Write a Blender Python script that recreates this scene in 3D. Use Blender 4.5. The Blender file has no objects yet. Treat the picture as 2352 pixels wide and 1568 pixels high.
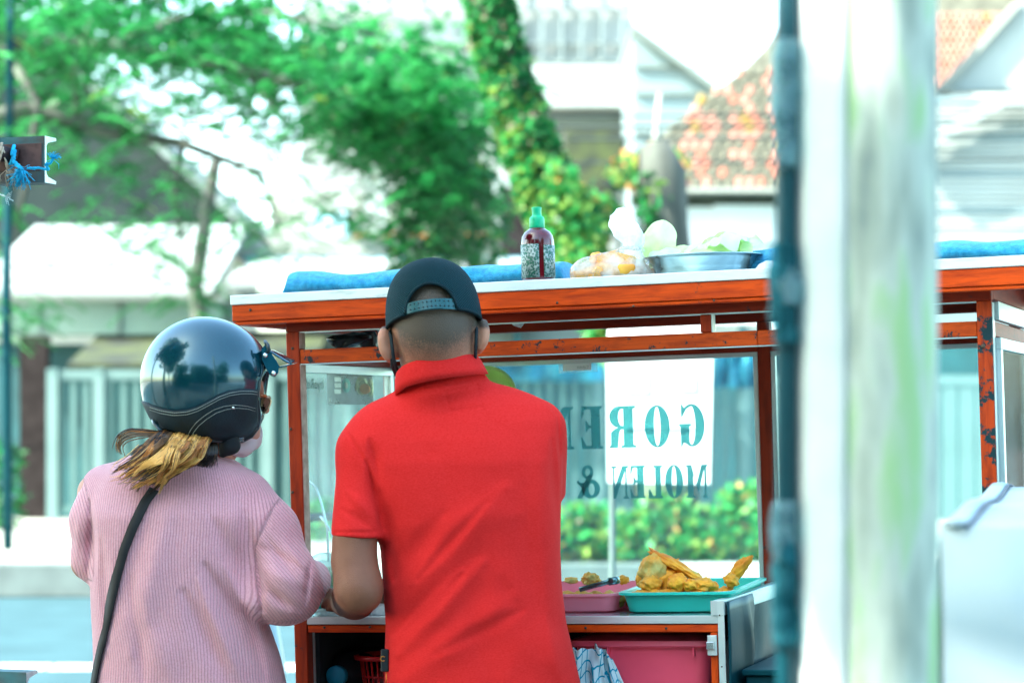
import bpy, bmesh, math, random
import numpy as np
from mathutils import Vector, Matrix, noise
random.seed(7)
rng = np.random.default_rng(7)
R = math.radians
sc = bpy.context.scene
COL = sc.collection

# ------------------------------------------------------------------ camera
FPX, CX, HOR, CAMZ = 5400.0, 1176.0, 950.0, 1.33   # focal length, centre column and horizon row on a 2352 px wide picture
cam_d = bpy.data.cameras.new('camera')
cam = bpy.data.objects.new('camera', cam_d)
COL.objects.link(cam)
cam.location = (0, 0, CAMZ)
cam.rotation_euler = (R(90), 0, 0)
cam_d.sensor_width = 36
cam_d.lens = FPX / 2352 * 36
cam_d.shift_y = (HOR - 784) / 2352
cam_d.clip_start = 0.05
cam_d.clip_end = 2000
cam_d.dof.use_dof = True
cam_d.dof.focus_distance = 4.62
cam_d.dof.aperture_fstop = 3.6
cam_d.dof.aperture_blades = 0
sc.camera = cam

# ------------------------------------------------------------------ light
SUN = Vector((-0.68, -0.30, 0.67)).normalized()
world = bpy.data.worlds.new('World')
sc.world = world
world.use_nodes = True
wn = world.node_tree
sky = wn.nodes.new('ShaderNodeTexSky')
sky.sky_type = 'NISHITA'
sky.sun_disc = False
sky.sun_elevation = math.asin(SUN.z)
sky.sun_rotation = math.atan2(SUN.x, SUN.y)
sky.air_density = 1.0
sky.dust_density = 2.0
bg = wn.nodes['Background']
bg.inputs['Strength'].default_value = 0.15
tint = wn.nodes.new('ShaderNodeMix'); tint.data_type = 'RGBA'; tint.blend_type = 'MULTIPLY'; tint.inputs[0].default_value = 1.0
tint.inputs[7].default_value = (0.92, 1.05, 0.95, 1)
wn.links.new(sky.outputs[0], tint.inputs[6])
wn.links.new(tint.outputs[2], bg.inputs['Color'])
sun_d = bpy.data.lights.new('sun', 'SUN')
sun_d.energy = 2.7
sun_d.angle = R(0.6)
sun_d.color = (1.0, 0.95, 0.86)
sun = bpy.data.objects.new('sun', sun_d)
COL.objects.link(sun)
sun.rotation_euler = SUN.to_track_quat('Z', 'Y').to_euler()
sc.view_settings.view_transform = 'Standard'
sc.view_settings.look = 'None'
sc.view_settings.exposure = 3.0
sc.view_settings.gamma = 1
sc.render.engine = 'CYCLES'
sc.cycles.max_bounces = 8
sc.cycles.transparent_max_bounces = 24
sc.cycles.caustics_reflective = False
sc.cycles.caustics_refractive = False
sc.cycles.sample_clamp_indirect = 6

# ------------------------------------------------------------------ materials
def mat(name, col, rough=0.6, metal=0.0, var=0.12, scale=8.0, col2=None, bump=0.0, bscale=60.0, spec=0.5,
        coat=0.0, trans=0.0, stretch=(1, 1, 1), ior=1.45, thr=(0.35, 0.65), sss=0.0, sheen=0.0, emit=0.0):
    m = bpy.data.materials.new(name)
    m.use_nodes = True
    nt = m.node_tree
    N, L = nt.nodes, nt.links
    b = N['Principled BSDF']
    tc = N.new('ShaderNodeTexCoord')
    mp = N.new('ShaderNodeMapping')
    mp.inputs['Scale'].default_value = stretch
    L.new(tc.outputs['Object'], mp.inputs['Vector'])
    nz = N.new('ShaderNodeTexNoise')
    nz.inputs['Scale'].default_value = scale
    nz.inputs['Detail'].default_value = 5
    L.new(mp.outputs[0], nz.inputs['Vector'])
    cr = N.new('ShaderNodeValToRGB')
    c2 = col2 or tuple(c * (1 - var) for c in col)
    hi = col if col2 else tuple(min(1, c * (1 + var)) for c in col)
    cr.color_ramp.elements[0].position = thr[0]
    cr.color_ramp.elements[1].position = thr[1]
    cr.color_ramp.elements[0].color = (*c2, 1)
    cr.color_ramp.elements[1].color = (*hi, 1)
    L.new(nz.outputs[0], cr.inputs[0])
    L.new(cr.outputs[0], b.inputs['Base Color'])
    b.inputs['Roughness'].default_value = rough
    b.inputs['Metallic'].default_value = metal
    b.inputs['Specular IOR Level'].default_value = spec
    b.inputs['Coat Weight'].default_value = coat
    b.inputs['IOR'].default_value = ior
    if sss:
        b.inputs['Subsurface Weight'].default_value = sss
        b.inputs['Subsurface Radius'].default_value = (0.012, 0.005, 0.003)
        b.inputs['Subsurface Scale'].default_value = 1.0
    if sheen:
        b.inputs['Sheen Weight'].default_value = sheen
    if bump:
        n2 = N.new('ShaderNodeTexNoise')
        n2.inputs['Scale'].default_value = bscale
        n2.inputs['Detail'].default_value = 4
        L.new(mp.outputs[0], n2.inputs['Vector'])
        bp = N.new('ShaderNodeBump')
        bp.inputs['Strength'].default_value = bump
        bp.inputs['Distance'].default_value = 0.004
        L.new(n2.outputs[0], bp.inputs['Height'])
        L.new(bp.outputs[0], b.inputs['Normal'])
    if trans:
        tr = N.new('ShaderNodeBsdfTranslucent')
        L.new(cr.outputs[0], tr.inputs['Color'])
        mx = N.new('ShaderNodeMixShader')
        mx.inputs[0].default_value = trans
        L.new(b.outputs[0], mx.inputs[1])
        L.new(tr.outputs[0], mx.inputs[2])
        L.new(mx.outputs[0], N['Material Output'].inputs['Surface'])
    m['cr'] = cr.name
    return m

def clear_mat(name, tint=(0.9, 0.97, 0.97), gloss=0.12, haze=0.0, hazecol=(0.9, 0.95, 0.95), rough=0.03, hscale=6, bump=0.0,
              thr=(0.35, 0.75)):
    """thin clear pane or film: see-through, with a mirror share and a dusty diffuse share"""
    m = bpy.data.materials.new(name)
    m.use_nodes = True
    nt = m.node_tree
    N, L = nt.nodes, nt.links
    N.remove(N['Principled BSDF'])
    out = N['Material Output']
    tr = N.new('ShaderNodeBsdfTransparent'); tr.inputs[0].default_value = (*tint, 1)
    gl = N.new('ShaderNodeBsdfGlossy'); gl.inputs['Roughness'].default_value = rough
    df = N.new('ShaderNodeBsdfDiffuse'); df.inputs[0].default_value = (*hazecol, 1)
    tl = N.new('ShaderNodeBsdfTranslucent'); tl.inputs[0].default_value = (*hazecol, 1)
    mh = N.new('ShaderNodeMixShader'); mh.inputs[0].default_value = 0.5
    L.new(df.outputs[0], mh.inputs[1]); L.new(tl.outputs[0], mh.inputs[2])
    tc = N.new('ShaderNodeTexCoord')
    nz = N.new('ShaderNodeTexNoise'); nz.inputs['Scale'].default_value = hscale; nz.inputs['Detail'].default_value = 6
    L.new(tc.outputs['Object'], nz.inputs['Vector'])
    mr = N.new('ShaderNodeMapRange')
    mr.inputs[1].default_value = thr[0]; mr.inputs[2].default_value = thr[1]
    mr.inputs[3].default_value = haze * 0.4; mr.inputs[4].default_value = haze * 1.6
    L.new(nz.outputs[0], mr.inputs[0])
    m1 = N.new('ShaderNodeMixShader')
    L.new(mr.outputs[0], m1.inputs[0]); L.new(tr.outputs[0], m1.inputs[1]); L.new(mh.outputs[0], m1.inputs[2])
    lw = N.new('ShaderNodeLayerWeight'); lw.inputs[0].default_value = gloss
    m2 = N.new('ShaderNodeMixShader')
    L.new(lw.outputs['Fresnel'], m2.inputs[0]); L.new(m1.outputs[0], m2.inputs[1]); L.new(gl.outputs[0], m2.inputs[2])
    L.new(m2.outputs[0], out.inputs['Surface'])
    if bump:
        bp = N.new('ShaderNodeBump'); bp.inputs['Strength'].default_value = bump; bp.inputs['Distance'].default_value = 0.01
        n3 = N.new('ShaderNodeTexNoise'); n3.inputs['Scale'].default_value = hscale * 4
        L.new(tc.outputs['Object'], n3.inputs['Vector']); L.new(n3.outputs[0], bp.inputs['Height'])
        L.new(bp.outputs[0], gl.inputs['Normal'])
    return m

def wood_mat(name, col, dark, wear=0.0, wearcol=(0.02, 0.03, 0.035), wscale=22.0, base=0.5):
    """varnished wood: grain along the board (object x), a few knots, optional worn black patches"""
    m = bpy.data.materials.new(name); m.use_nodes = True
    N, L = m.node_tree.nodes, m.node_tree.links
    b = N['Principled BSDF']
    tc = N.new('ShaderNodeTexCoord')
    mp = N.new('ShaderNodeMapping'); mp.inputs['Scale'].default_value = (1.6, 14, 14)
    L.new(tc.outputs['Object'], mp.inputs['Vector'])
    n1 = N.new('ShaderNodeTexNoise'); n1.inputs['Scale'].default_value = 6; n1.inputs['Detail'].default_value = 8
    n1.inputs['Roughness'].default_value = 0.65; n1.inputs['Distortion'].default_value = 0.6
    L.new(mp.outputs[0], n1.inputs['Vector'])
    cr = N.new('ShaderNodeValToRGB')
    cr.color_ramp.elements[0].position = 0.32; cr.color_ramp.elements[0].color = (*dark, 1)
    cr.color_ramp.elements[1].position = 0.60; cr.color_ramp.elements[1].color = (*col, 1)
    L.new(n1.outputs[0], cr.inputs[0])
    last = cr.outputs[0]
    n3 = N.new('ShaderNodeTexNoise'); n3.inputs['Scale'].default_value = wscale; n3.inputs['Detail'].default_value = 6
    n3.inputs['Roughness'].default_value = 0.7
    L.new(tc.outputs['Object'], n3.inputs['Vector'])
    mr = N.new('ShaderNodeMapRange')
    mr.inputs[1].default_value = 0.72 - wear * 0.22; mr.inputs[2].default_value = 0.76 - wear * 0.22
    L.new(n3.outputs[0], mr.inputs[0])
    mx = N.new('ShaderNodeMix'); mx.data_type = 'RGBA'
    L.new(mr.outputs[0], mx.inputs[0]); L.new(last, mx.inputs[6]); mx.inputs[7].default_value = (*wearcol, 1)
    L.new(mx.outputs[2], b.inputs['Base Color'])
    b.inputs['Roughness'].default_value = 0.5
    b.inputs['Specular IOR Level'].default_value = 0.22
    bp = N.new('ShaderNodeBump'); bp.inputs['Strength'].default_value = 0.25; bp.inputs['Distance'].default_value = 0.002
    L.new(n1.outputs[0], bp.inputs['Height']); L.new(bp.outputs[0], b.inputs['Normal'])
    return m

# ------------------------------------------------------------------ object helpers
def tag(o, label=None, cat=None, group=None, kind=None):
    if label: o['label'] = label
    if cat: o['category'] = cat
    if group: o['group'] = group
    if kind: o['kind'] = kind
    return o

def thing(name, label, cat, loc=(0, 0, 0), rz=0.0, group=None, M=None):
    o = bpy.data.objects.new(name, None)
    COL.objects.link(o)
    o.empty_display_size = 0.05
    if M is not None: o.matrix_world = M
    else:
        o.location = loc; o.rotation_euler = (0, 0, rz)
    return tag(o, label, cat, group)

def link(name, me, m, parent=None, smooth=False, M=None):
    o = bpy.data.objects.new(name, me)
    COL.objects.link(o)
    if m is not None:
        for q in (m if isinstance(m, (list, tuple)) else [m]): me.materials.append(q)
    if smooth:
        me.polygons.foreach_set('use_smooth', [True] * len(me.polygons))
    if parent: o.parent = parent
    if M is not None: o.matrix_local = M
    return o

def obj(name, verts, faces, m, parent=None, smooth=False, mi=None, M=None):
    me = bpy.data.meshes.new(name)
    if isinstance(verts, np.ndarray) and isinstance(faces, np.ndarray):
        k = faces.shape[1]
        me.vertices.add(len(verts)); me.vertices.foreach_set('co', verts.astype(np.float32).ravel())
        me.loops.add(faces.size); me.loops.foreach_set('vertex_index', faces.astype(np.int32).ravel())
        me.polygons.add(len(faces))
        me.polygons.foreach_set('loop_start', np.arange(0, faces.size, k, dtype=np.int32))
        if mi is not None: me.polygons.foreach_set('material_index', np.asarray(mi, dtype=np.int32))
        me.update(calc_edges=True)
    else:
        me.from_pydata([tuple(v) for v in verts], [], faces)
        if mi is not None: me.polygons.foreach_set('material_index', mi)
        me.update()
    return link(name, me, m, parent, smooth, M)

class MB:
    """collects simple solids, then builds them as one mesh object"""
    def __init__(s): s.v = []; s.f = []; s.mi = []
    def add(s, vs, fs, mi=0):
        n = len(s.v); s.v += [tuple(v) for v in vs]; s.f += [tuple(i + n for i in f) for f in fs]; s.mi += [mi] * len(fs)
        return s
    def box(s, a, b, mi=0, M=None, bev=0.0):
        x0, y0, z0 = a; x1, y1, z1 = b
        x0, x1 = min(x0, x1), max(x0, x1); y0, y1 = min(y0, y1), max(y0, y1); z0, z1 = min(z0, z1), max(z0, z1)
        if bev > 0:
            bm = bmesh.new()
            bmesh.ops.create_cube(bm, size=1)
            for v in bm.verts:
                v.co = Vector(((x0 + x1) / 2 + v.co.x * (x1 - x0), (y0 + y1) / 2 + v.co.y * (y1 - y0), (z0 + z1) / 2 + v.co.z * (z1 - z0)))
            bmesh.ops.bevel(bm, geom=list(bm.edges), offset=bev, segments=1, affect='EDGES')
            bm.verts.index_update()
            vs = [v.co.copy() for v in bm.verts]; fs = [tuple(v.index for v in f.verts) for f in bm.faces]
            bm.free()
        else:
            vs = [Vector(p) for p in ((x0,y0,z0),(x1,y0,z0),(x1,y1,z0),(x0,y1,z0),(x0,y0,z1),(x1,y0,z1),(x1,y1,z1),(x0,y1,z1))]
            fs = [(0,3,2,1),(4,5,6,7),(0,1,5,4),(1,2,6,5),(2,3,7,6),(3,0,4,7)]
        if M is not None: vs = [M @ v for v in vs]
        return s.add(vs, fs, mi)
    def tube(s, pts, r, n=8, mi=0, cap=True, flat=1.0):
        pts = [Vector(p) for p in pts]
        rr = r if isinstance(r, (list, tuple)) else [r] * len(pts)
        rings = []; up = None
        for i, p in enumerate(pts):
            t = (pts[min(i + 1, len(pts) - 1)] - pts[max(i - 1, 0)]).normalized()
            if up is None:
                up = Vector((0, 0, 1)) if abs(t.z) < 0.9 else Vector((1, 0, 0))
            a = t.cross(up).normalized(); up = a.cross(t).normalized()
            rings.append([p + a * math.cos(2 * math.pi * k / n) * rr[i] + up * math.sin(2 * math.pi * k / n) * rr[i] * flat for k in range(n)])
        vs = [v for q in rings for v in q]
        fs = [(i * n + k, i * n + (k + 1) % n, (i + 1) * n + (k + 1) % n, (i + 1) * n + k) for i in range(len(pts) - 1) for k in range(n)]
        if cap:
            fs.append(tuple(reversed(range(n)))); fs.append(tuple(range((len(pts) - 1) * n, len(pts) * n)))
        return s.add(vs, fs, mi)
    def lathe(s, prof, n=24, c=(0, 0, 0), mi=0, sx=1.0, sy=1.0, cap=True):
        c = Vector(c); vs = []
        for r, z in prof:
            for k in range(n):
                a = 2 * math.pi * k / n
                vs.append(c + Vector((r * math.cos(a) * sx, r * math.sin(a) * sy, z)))
        m = len(prof)
        fs = [(i * n + k, i * n + (k + 1) % n, (i + 1) * n + (k + 1) % n, (i + 1) * n + k) for i in range(m - 1) for k in range(n)]
        if cap:
            fs.append(tuple(reversed(range(n)))); fs.append(tuple(range((m - 1) * n, m * n)))
        return s.add(vs, fs, mi)
    def prism(s, poly, a, b, axis=1, mi=0):
        """extrude a polygon given in the two other axes from a to b along axis"""
        def mk(p, t):
            q = list(p); q.insert(axis, t); return Vector(q)
        n = len(poly)
        vs = [mk(p, a) for p in poly] + [mk(p, b) for p in poly]
        fs = [tuple(range(n)), tuple(reversed(range(n, 2 * n)))] + [(i, i + n, (i + 1) % n + n, (i + 1) % n) for i in range(n)]
        return s.add(vs, fs, mi)
    def build(s, name, m, parent=None, smooth=False, M=None):
        o = obj(name, s.v, s.f, m, parent, smooth, s.mi, M)
        bm = bmesh.new(); bm.from_mesh(o.data)
        bmesh.ops.recalc_face_normals(bm, faces=bm.faces[:]); bm.to_mesh(o.data); bm.free()
        return o

def copy_part(o, parent, M=None, name=None):
    c = o.copy(); COL.objects.link(c); c.parent = parent
    if M is not None: c.matrix_local = M
    return c

def W(px, py, Y):
    return Vector(((px - CX) * Y / FPX, Y, CAMZ - (py - HOR) * Y / FPX))

def shell(name, parts, cat=None): ...
# ------------------------------------------------------------------ the setting
asphalt = mat('asphalt', (0.042, 0.090, 0.104), 0.9, spec=.1, var=0.10, scale=3, bump=0.4, bscale=200)
paint_white = mat('road_paint', (0.78, 0.82, 0.82), 0.7, col2=(0.5, 0.62, 0.64), scale=20)
pavement = mat('pavement', (0.36, 0.38, 0.33), 0.9, var=0.15, scale=5, bump=0.4)
dirt = mat('dirt', (0.30, 0.27, 0.22), 0.95, var=0.3, scale=7)
kerb_w = mat('kerb_white', (0.42, 0.46, 0.43), 0.85, var=0.12, scale=4)
kerb_g = mat('kerb_grey', (0.10, 0.13, 0.125), 0.85, var=0.18, scale=4)

gm = MB().box((-90, -60, -0.2), (90, 140, 0.0))
tag(gm.build('ground', dirt), kind='structure')
tag(MB().box((-60, 6.2, -0.1), (60, 17.0, 0.004)).build('road', asphalt), kind='structure')
near_pav = mat('near_paving', (0.07, 0.085, 0.085), 0.9, var=0.2, scale=5, bump=0.4)
tag(MB().box((-60, -14, -0.1), (60, 6.2, 0.012)).build('near_pavement', near_pav), kind='structure')
tag(MB().box((-60, 17.15, -0.1), (60, 24.6, 0.246)).build('sidewalk', pavement), kind='structure')
mk = MB()
for i in range(-7, 8):
    x0 = i * 1.2 + random.uniform(-.03, .03)
    mk.box((x0, 12.15 - i * 0.008, 0.004), (x0 + 1.17, 12.42 - i * 0.008, 0.009))
tag(mk.build('road_marking', paint_white), kind='structure')
kerb = thing('kerb', None, None, (0, 17.0, 0)); tag(kerb, kind='structure')
kme = MB().box((0.01, 0, 0), (0.99, 0.15, 0.25), bev=0.015).build('kerb_block', kerb_w, kerb)
kme.location = (-6, 0, 0)
kmg = kme.data.copy(); kmg.materials[0] = kerb_g
for i in range(1, 13):
    c = copy_part(kme, kerb); c.location = (-6 + i, random.uniform(-.006, .006), random.uniform(-.006, .004))
    if i in (2, 6, 9): c.data = kmg

# ------------------------------------------------------------------ leaves
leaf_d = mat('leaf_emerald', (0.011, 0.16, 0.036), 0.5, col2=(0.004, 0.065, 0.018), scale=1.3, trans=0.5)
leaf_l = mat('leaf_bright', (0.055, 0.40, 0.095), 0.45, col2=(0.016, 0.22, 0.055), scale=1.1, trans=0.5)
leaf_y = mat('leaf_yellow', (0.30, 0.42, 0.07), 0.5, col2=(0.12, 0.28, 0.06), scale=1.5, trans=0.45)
leaf_o = mat('leaf_orange', (0.55, 0.27, 0.08), 0.5, var=0.2, trans=0.4)
leaf_b = mat('leaf_brown', (0.13, 0.11, 0.07), 0.7, var=0.3)
bark = mat('bark', (0.065, 0.075, 0.062), 0.9, var=0.35, scale=6, stretch=(1, 1, 0.2), bump=0.6, bscale=20)
bark_g = mat('bark_mossy', (0.16, 0.20, 0.12), 0.9, col2=(0.08, 0.09, 0.08), scale=5, bump=0.6, bscale=20)

def quads(base, leaf, wid):
    """diamond leaves: base (N,3), leaf vector (N,3), half width vector (N,3)"""
    n = len(base)
    v = np.empty((n, 4, 3)); v[:, 0] = base; v[:, 1] = base + leaf * .5 + wid; v[:, 2] = base + leaf; v[:, 3] = base + leaf * .5 - wid
    return v.reshape(-1, 3), np.arange(4 * n).reshape(n, 4)

def rand_leaves(c, size, down=0.3, ratio=0.38):
    n = len(c)
    d = rng.normal(size=(n, 3)); d[:, 2] -= down; d /= np.linalg.norm(d, axis=1)[:, None]
    e = rng.normal(size=(n, 3)); e -= (e * d).sum(1)[:, None] * d; e /= np.linalg.norm(e, axis=1)[:, None]
    s = size * rng.uniform(.6, 1.3, (n, 1))
    return quads(c, d * s, e * s * ratio)

def fronds(o, length, n=11, ll=0.075, lw=0.017):
    m = len(o)
    a = rng.uniform(0, 2 * np.pi, m)
    d = np.stack([np.cos(a), np.sin(a), rng.uniform(-.35, .15, m)], 1); d /= np.linalg.norm(d, axis=1)[:, None]
    s = np.stack([-np.sin(a), np.cos(a), rng.uniform(-.35, .35, m)], 1)
    L_ = length * rng.uniform(.6, 1.25, m)
    B = []; Lv = []; Wv = []
    for k in range(n):
        t = (k + .6) / n
        p = o + d * (L_ * t)[:, None]; p[:, 2] -= .35 * L_ * t * t
        for sg in (-1, 1):
            lf = s * sg * ll + d * ll * .35; lf = lf * (1.1 - .5 * abs(t - .4))
            lf[:, 2] -= ll * rng.uniform(0, .5, m)
            B.append(p); Lv.append(lf); Wv.append(d * lw)
    return quads(np.concatenate(B), np.concatenate(Lv), np.concatenate(Wv))

def px_cloud(n, cx, cy, rx, ry, y0, y1):
    """points filling an ellipse-shaped mass with real depth between y0 and y1"""
    r = np.sqrt(rng.uniform(0, 1, n)) * (1 + .12 * rng.normal(size=n)); a = rng.uniform(0, 2 * np.pi, n)
    px = cx + rx * r * np.cos(a); py = cy + ry * r * np.sin(a); Y = rng.uniform(y0, y1, n)
    ym = (y0 + y1) / 2
    return np.stack([(px - CX) * ym / FPX, Y, CAMZ - (py - HOR) * ym / FPX], 1)

def clumped(pts, k, spread, gaps, ym):
    """turn cloud points into small clumps, leaving out the clumps that fall in the crown's openings"""
    p = np.repeat(pts, k, 0) + rng.normal(size=(len(pts) * k, 3)) * np.array([spread, spread, spread * .45])
    sx = CX + p[:, 0] * FPX / ym; sy = HOR - (p[:, 2] - CAMZ) * FPX / ym
    keep = np.ones(len(p), bool)
    for gx, gy, rx, ry, ang, pr in gaps:
        c, s_ = math.cos(R(ang)), math.sin(R(ang))
        u = ((sx - gx) * c + (sy - gy) * s_) / rx; w = (-(sx - gx) * s_ + (sy - gy) * c) / ry
        keep &= ~((u * u + w * w < 1) & (rng.uniform(size=len(p)) < pr))
    return p[keep]

def multi(name, chunks, mats, parent, kind='stuff'):
    V = []; F = []; MI = []; n = 0
    for (v, f), mi in chunks:
        V.append(v); F.append(f + n); n += len(v)
        MI.append(np.full(len(f), mi) if np.isscalar(mi) else mi)
    o = obj(name, np.concatenate(V), np.concatenate(F), mats, parent, False, np.concatenate(MI))
    if kind: o['kind'] = kind
    return o

def rmi(n, probs): return rng.choice(len(probs), n, p=probs)

# big feathery street tree at the left
YM = 19.6
tree = thing('rain_tree', 'wide feathery green tree spreading over the upper left in front of the dark gable roof', 'tree', (-8.3, YM, 0.2))
tl_ = Matrix.Translation(-Vector((-8.3, YM, 0.2)))
tk = MB()
trunk_path = [(-8.3, YM, .2), (-8.25, YM, 1.8), (-8.0, YM, 3.3), (-7.2, YM, 4.3), (-5.6, YM + .2, 4.9)]
tk.tube([tl_ @ Vector(p) for p in trunk_path], [.26, .22, .19, .16, .12], 12)
tk.build('trunk', bark, tree, True)
bc = MB()
def branch(ps, r0, r1, Y=YM, col=bc):
    pts = [W(x, y, Y + dy) for x, y, dy in ps]
    n = len(pts)
    col.tube([tl_ @ p for p in pts], [r0 + (r1 - r0) * i / (n - 1) for i in range(n)], 7)
branch([(-250, 60, 0), (0, 90, 0), (250, 110, .4), (500, 150, .2), (760, 210, 0), (980, 300, -.3)], .10, .02)
branch([(-150, 300, 0), (60, 250, 0), (240, 300, .3), (420, 330, .3), (600, 400, .2), (640, 520, 0)], .08, .015)
branch([(250, 110, .4), (420, 40, 1), (640, 30, 1), (880, 90, .6)], .05, .015)
branch([(760, 210, 0), (880, 260, 0), (1000, 380, 0), (1060, 500, 0)], .04, .01)
branch([(0, 90, 0), (90, 240, -.5), (60, 420, -.6), (30, 560, -.6)], .05, .012)
branch([(420, 330, .3), (400, 450, 0), (420, 560, -.2), (430, 640, -.2)], .03, .008)
branch([(560, 160, .2), (640, 260, .2), (700, 330, .1)], .03, .01)
branch([(180, 300, .2), (170, 160, .2), (210, 40, .2)], .03, .01)
bc.build('branches', bark, tree, True)
gaps = [(440, 330, 165, 26, 42, .92), (640, 350, 50, 58, 0, .9), (740, 400, 50, 52, 20, .8), (550, 440, 60, 70, 35, .95), (690, 470, 50, 60, 0, .85),
        (90, 20, 80, 22, 0, .5), (240, 90, 60, 22, 30, .45), (330, 175, 60, 22, 25, .5), (780, 130, 60, 22, 0, .6),
        (900, 480, 90, 40, 0, .75), (905, 400, 28, 26, 0, .95), (420, 10, 40, 18, 0, .7), (640, 20, 60, 16, 0, .6), (700, 110, 40, 18, 0, .6),
        (860, 200, 90, 30, 0, .5), (960, 260, 60, 24, 0, .5), (500, 250, 70, 24, 20, .75), (600, 210, 45, 15, 0, .5)]
_r = random.Random(11)
for _ in range(170):
    gx_, gy_ = _r.uniform(0, 1130), _r.uniform(0, 480)
    gaps.append((gx_, gy_, _r.uniform(11, 27), _r.uniform(8, 17), 0, .96))
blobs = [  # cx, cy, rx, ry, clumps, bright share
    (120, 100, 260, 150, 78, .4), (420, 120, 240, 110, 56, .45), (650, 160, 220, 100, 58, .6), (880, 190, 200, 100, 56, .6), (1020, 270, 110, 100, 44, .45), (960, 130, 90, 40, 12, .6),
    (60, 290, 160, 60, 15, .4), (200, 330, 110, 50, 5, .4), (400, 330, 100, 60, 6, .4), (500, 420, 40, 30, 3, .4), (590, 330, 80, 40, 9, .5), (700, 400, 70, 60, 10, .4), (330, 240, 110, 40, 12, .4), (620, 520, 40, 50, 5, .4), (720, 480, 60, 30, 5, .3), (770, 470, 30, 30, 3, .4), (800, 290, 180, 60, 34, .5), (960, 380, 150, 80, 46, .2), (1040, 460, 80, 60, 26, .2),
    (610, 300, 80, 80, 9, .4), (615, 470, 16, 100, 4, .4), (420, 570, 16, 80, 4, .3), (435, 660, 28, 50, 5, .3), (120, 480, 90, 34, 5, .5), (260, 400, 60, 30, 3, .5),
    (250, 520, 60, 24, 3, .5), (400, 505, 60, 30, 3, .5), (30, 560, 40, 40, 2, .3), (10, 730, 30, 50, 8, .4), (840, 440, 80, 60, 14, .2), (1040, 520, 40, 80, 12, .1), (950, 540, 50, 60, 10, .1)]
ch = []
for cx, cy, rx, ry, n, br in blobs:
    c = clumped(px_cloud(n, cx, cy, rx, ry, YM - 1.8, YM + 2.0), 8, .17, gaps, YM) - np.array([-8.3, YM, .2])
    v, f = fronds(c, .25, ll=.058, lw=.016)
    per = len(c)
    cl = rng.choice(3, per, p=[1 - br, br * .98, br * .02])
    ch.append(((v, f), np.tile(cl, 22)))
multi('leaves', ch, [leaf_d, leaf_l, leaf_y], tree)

# darker tree standing behind it
t_b = thing('dark_tree', 'darker dense tree behind the feathery one, showing between its sprays', 'tree', (-3.0, 23, .2))
MB().tube([(0, 0, 0), (.05, 0, 1.2), (-.1, 0, 2.4), (.1, 0, 3.6)], [.13, .10, .08, .06], 10).build('trunk', bark, t_b, True)
ch = []
for cx, cy, rx, ry, n in ((60, 60, 200, 130, 240), (330, 60, 180, 70, 110), (620, 110, 230, 80, 150), (860, 190, 200, 90, 150), (1000, 320, 120, 90, 120), (1050, 430, 70, 50, 50), (60, 240, 130, 60, 36), (840, 330, 100, 50, 40), (990, 450, 70, 50, 30)):
    c = clumped(px_cloud(n, cx, cy, rx, ry, 22, 24.5), 7, .15, gaps, 23.2) - np.array([-3.0, 23, .2])
    v, f = rand_leaves(c, .13, .3, .4); ch.append(((v, f), rmi(len(f), [.86, .12, .02])))
multi('leaves', ch, [leaf_d, leaf_l, leaf_y], t_b)

# leaning trunk wrapped in creeper
YV = 17.7
vt = thing('creeper_tree', 'leaning tree trunk wrapped in green and yellow creeper, leaving the frame at the top centre', 'tree', (2.2, YV, 0.01))
pp = [(1085, -300, 48), (1100, -120, 50), (1120, 0, 54), (1150, 130, 60), (1195, 270, 66), (1240, 400, 72), (1300, 540, 82), (1390, 700, 86), (1480, 850, 84), (1520, 1060, 84), (1530, 1270, 96)]
off = Vector((2.2, YV, 0.0))
cen = [W(x, y, YV) - off for x, y, r in pp]; rad = [r * .80 * YV / FPX for x, y, r in pp]
vt.location.z = 0.0
MB().tube(cen, [r * .82 for r in rad], 14).build('trunk', bark_g, vt, True)
n = 26000
t = rng.uniform(0, 8.0, n); i = t.astype(int); fr = (t - i)[:, None]
ca = np.array([list(c) for c in cen]); ra = np.array(rad)
p = ca[i] * (1 - fr) + ca[i + 1] * fr; r = ra[i] * (1 - fr[:, 0]) + ra[i + 1] * fr[:, 0]
a = rng.uniform(0, 2 * np.pi, n); rr = r * rng.uniform(.8, 1.18, n) * (1 + .13 * np.sin(t * 9 + 3 * a))
p = p + np.stack([np.cos(a) * rr, np.sin(a) * rr, rng.normal(size=n) * .03], 1)
v, f = rand_leaves(p, .066, .6, .34)
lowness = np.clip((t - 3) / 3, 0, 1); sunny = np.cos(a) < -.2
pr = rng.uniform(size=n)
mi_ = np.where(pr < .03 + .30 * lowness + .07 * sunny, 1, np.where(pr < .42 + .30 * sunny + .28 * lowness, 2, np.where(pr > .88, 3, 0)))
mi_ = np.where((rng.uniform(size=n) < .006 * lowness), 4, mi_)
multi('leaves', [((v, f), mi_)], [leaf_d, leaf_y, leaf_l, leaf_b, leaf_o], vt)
n = 2600   # loose outgrowth at the foot of the creeper
p = np.concatenate([px_cloud(1300, 1325, 520, 52, 90, YV - .4, YV + .3), px_cloud(400, 1280, 430, 40, 60, YV - .4, YV + .3), px_cloud(260, 1385, 500, 36, 50, YV, YV + .6)]) - np.array(off)
v, f = rand_leaves(p, .08, .8)
multi('creeper_growth', [((v, f), rmi(len(f), [.18, .44, .37, .01]))], [leaf_d, leaf_y, leaf_l, leaf_o], vt)

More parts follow.
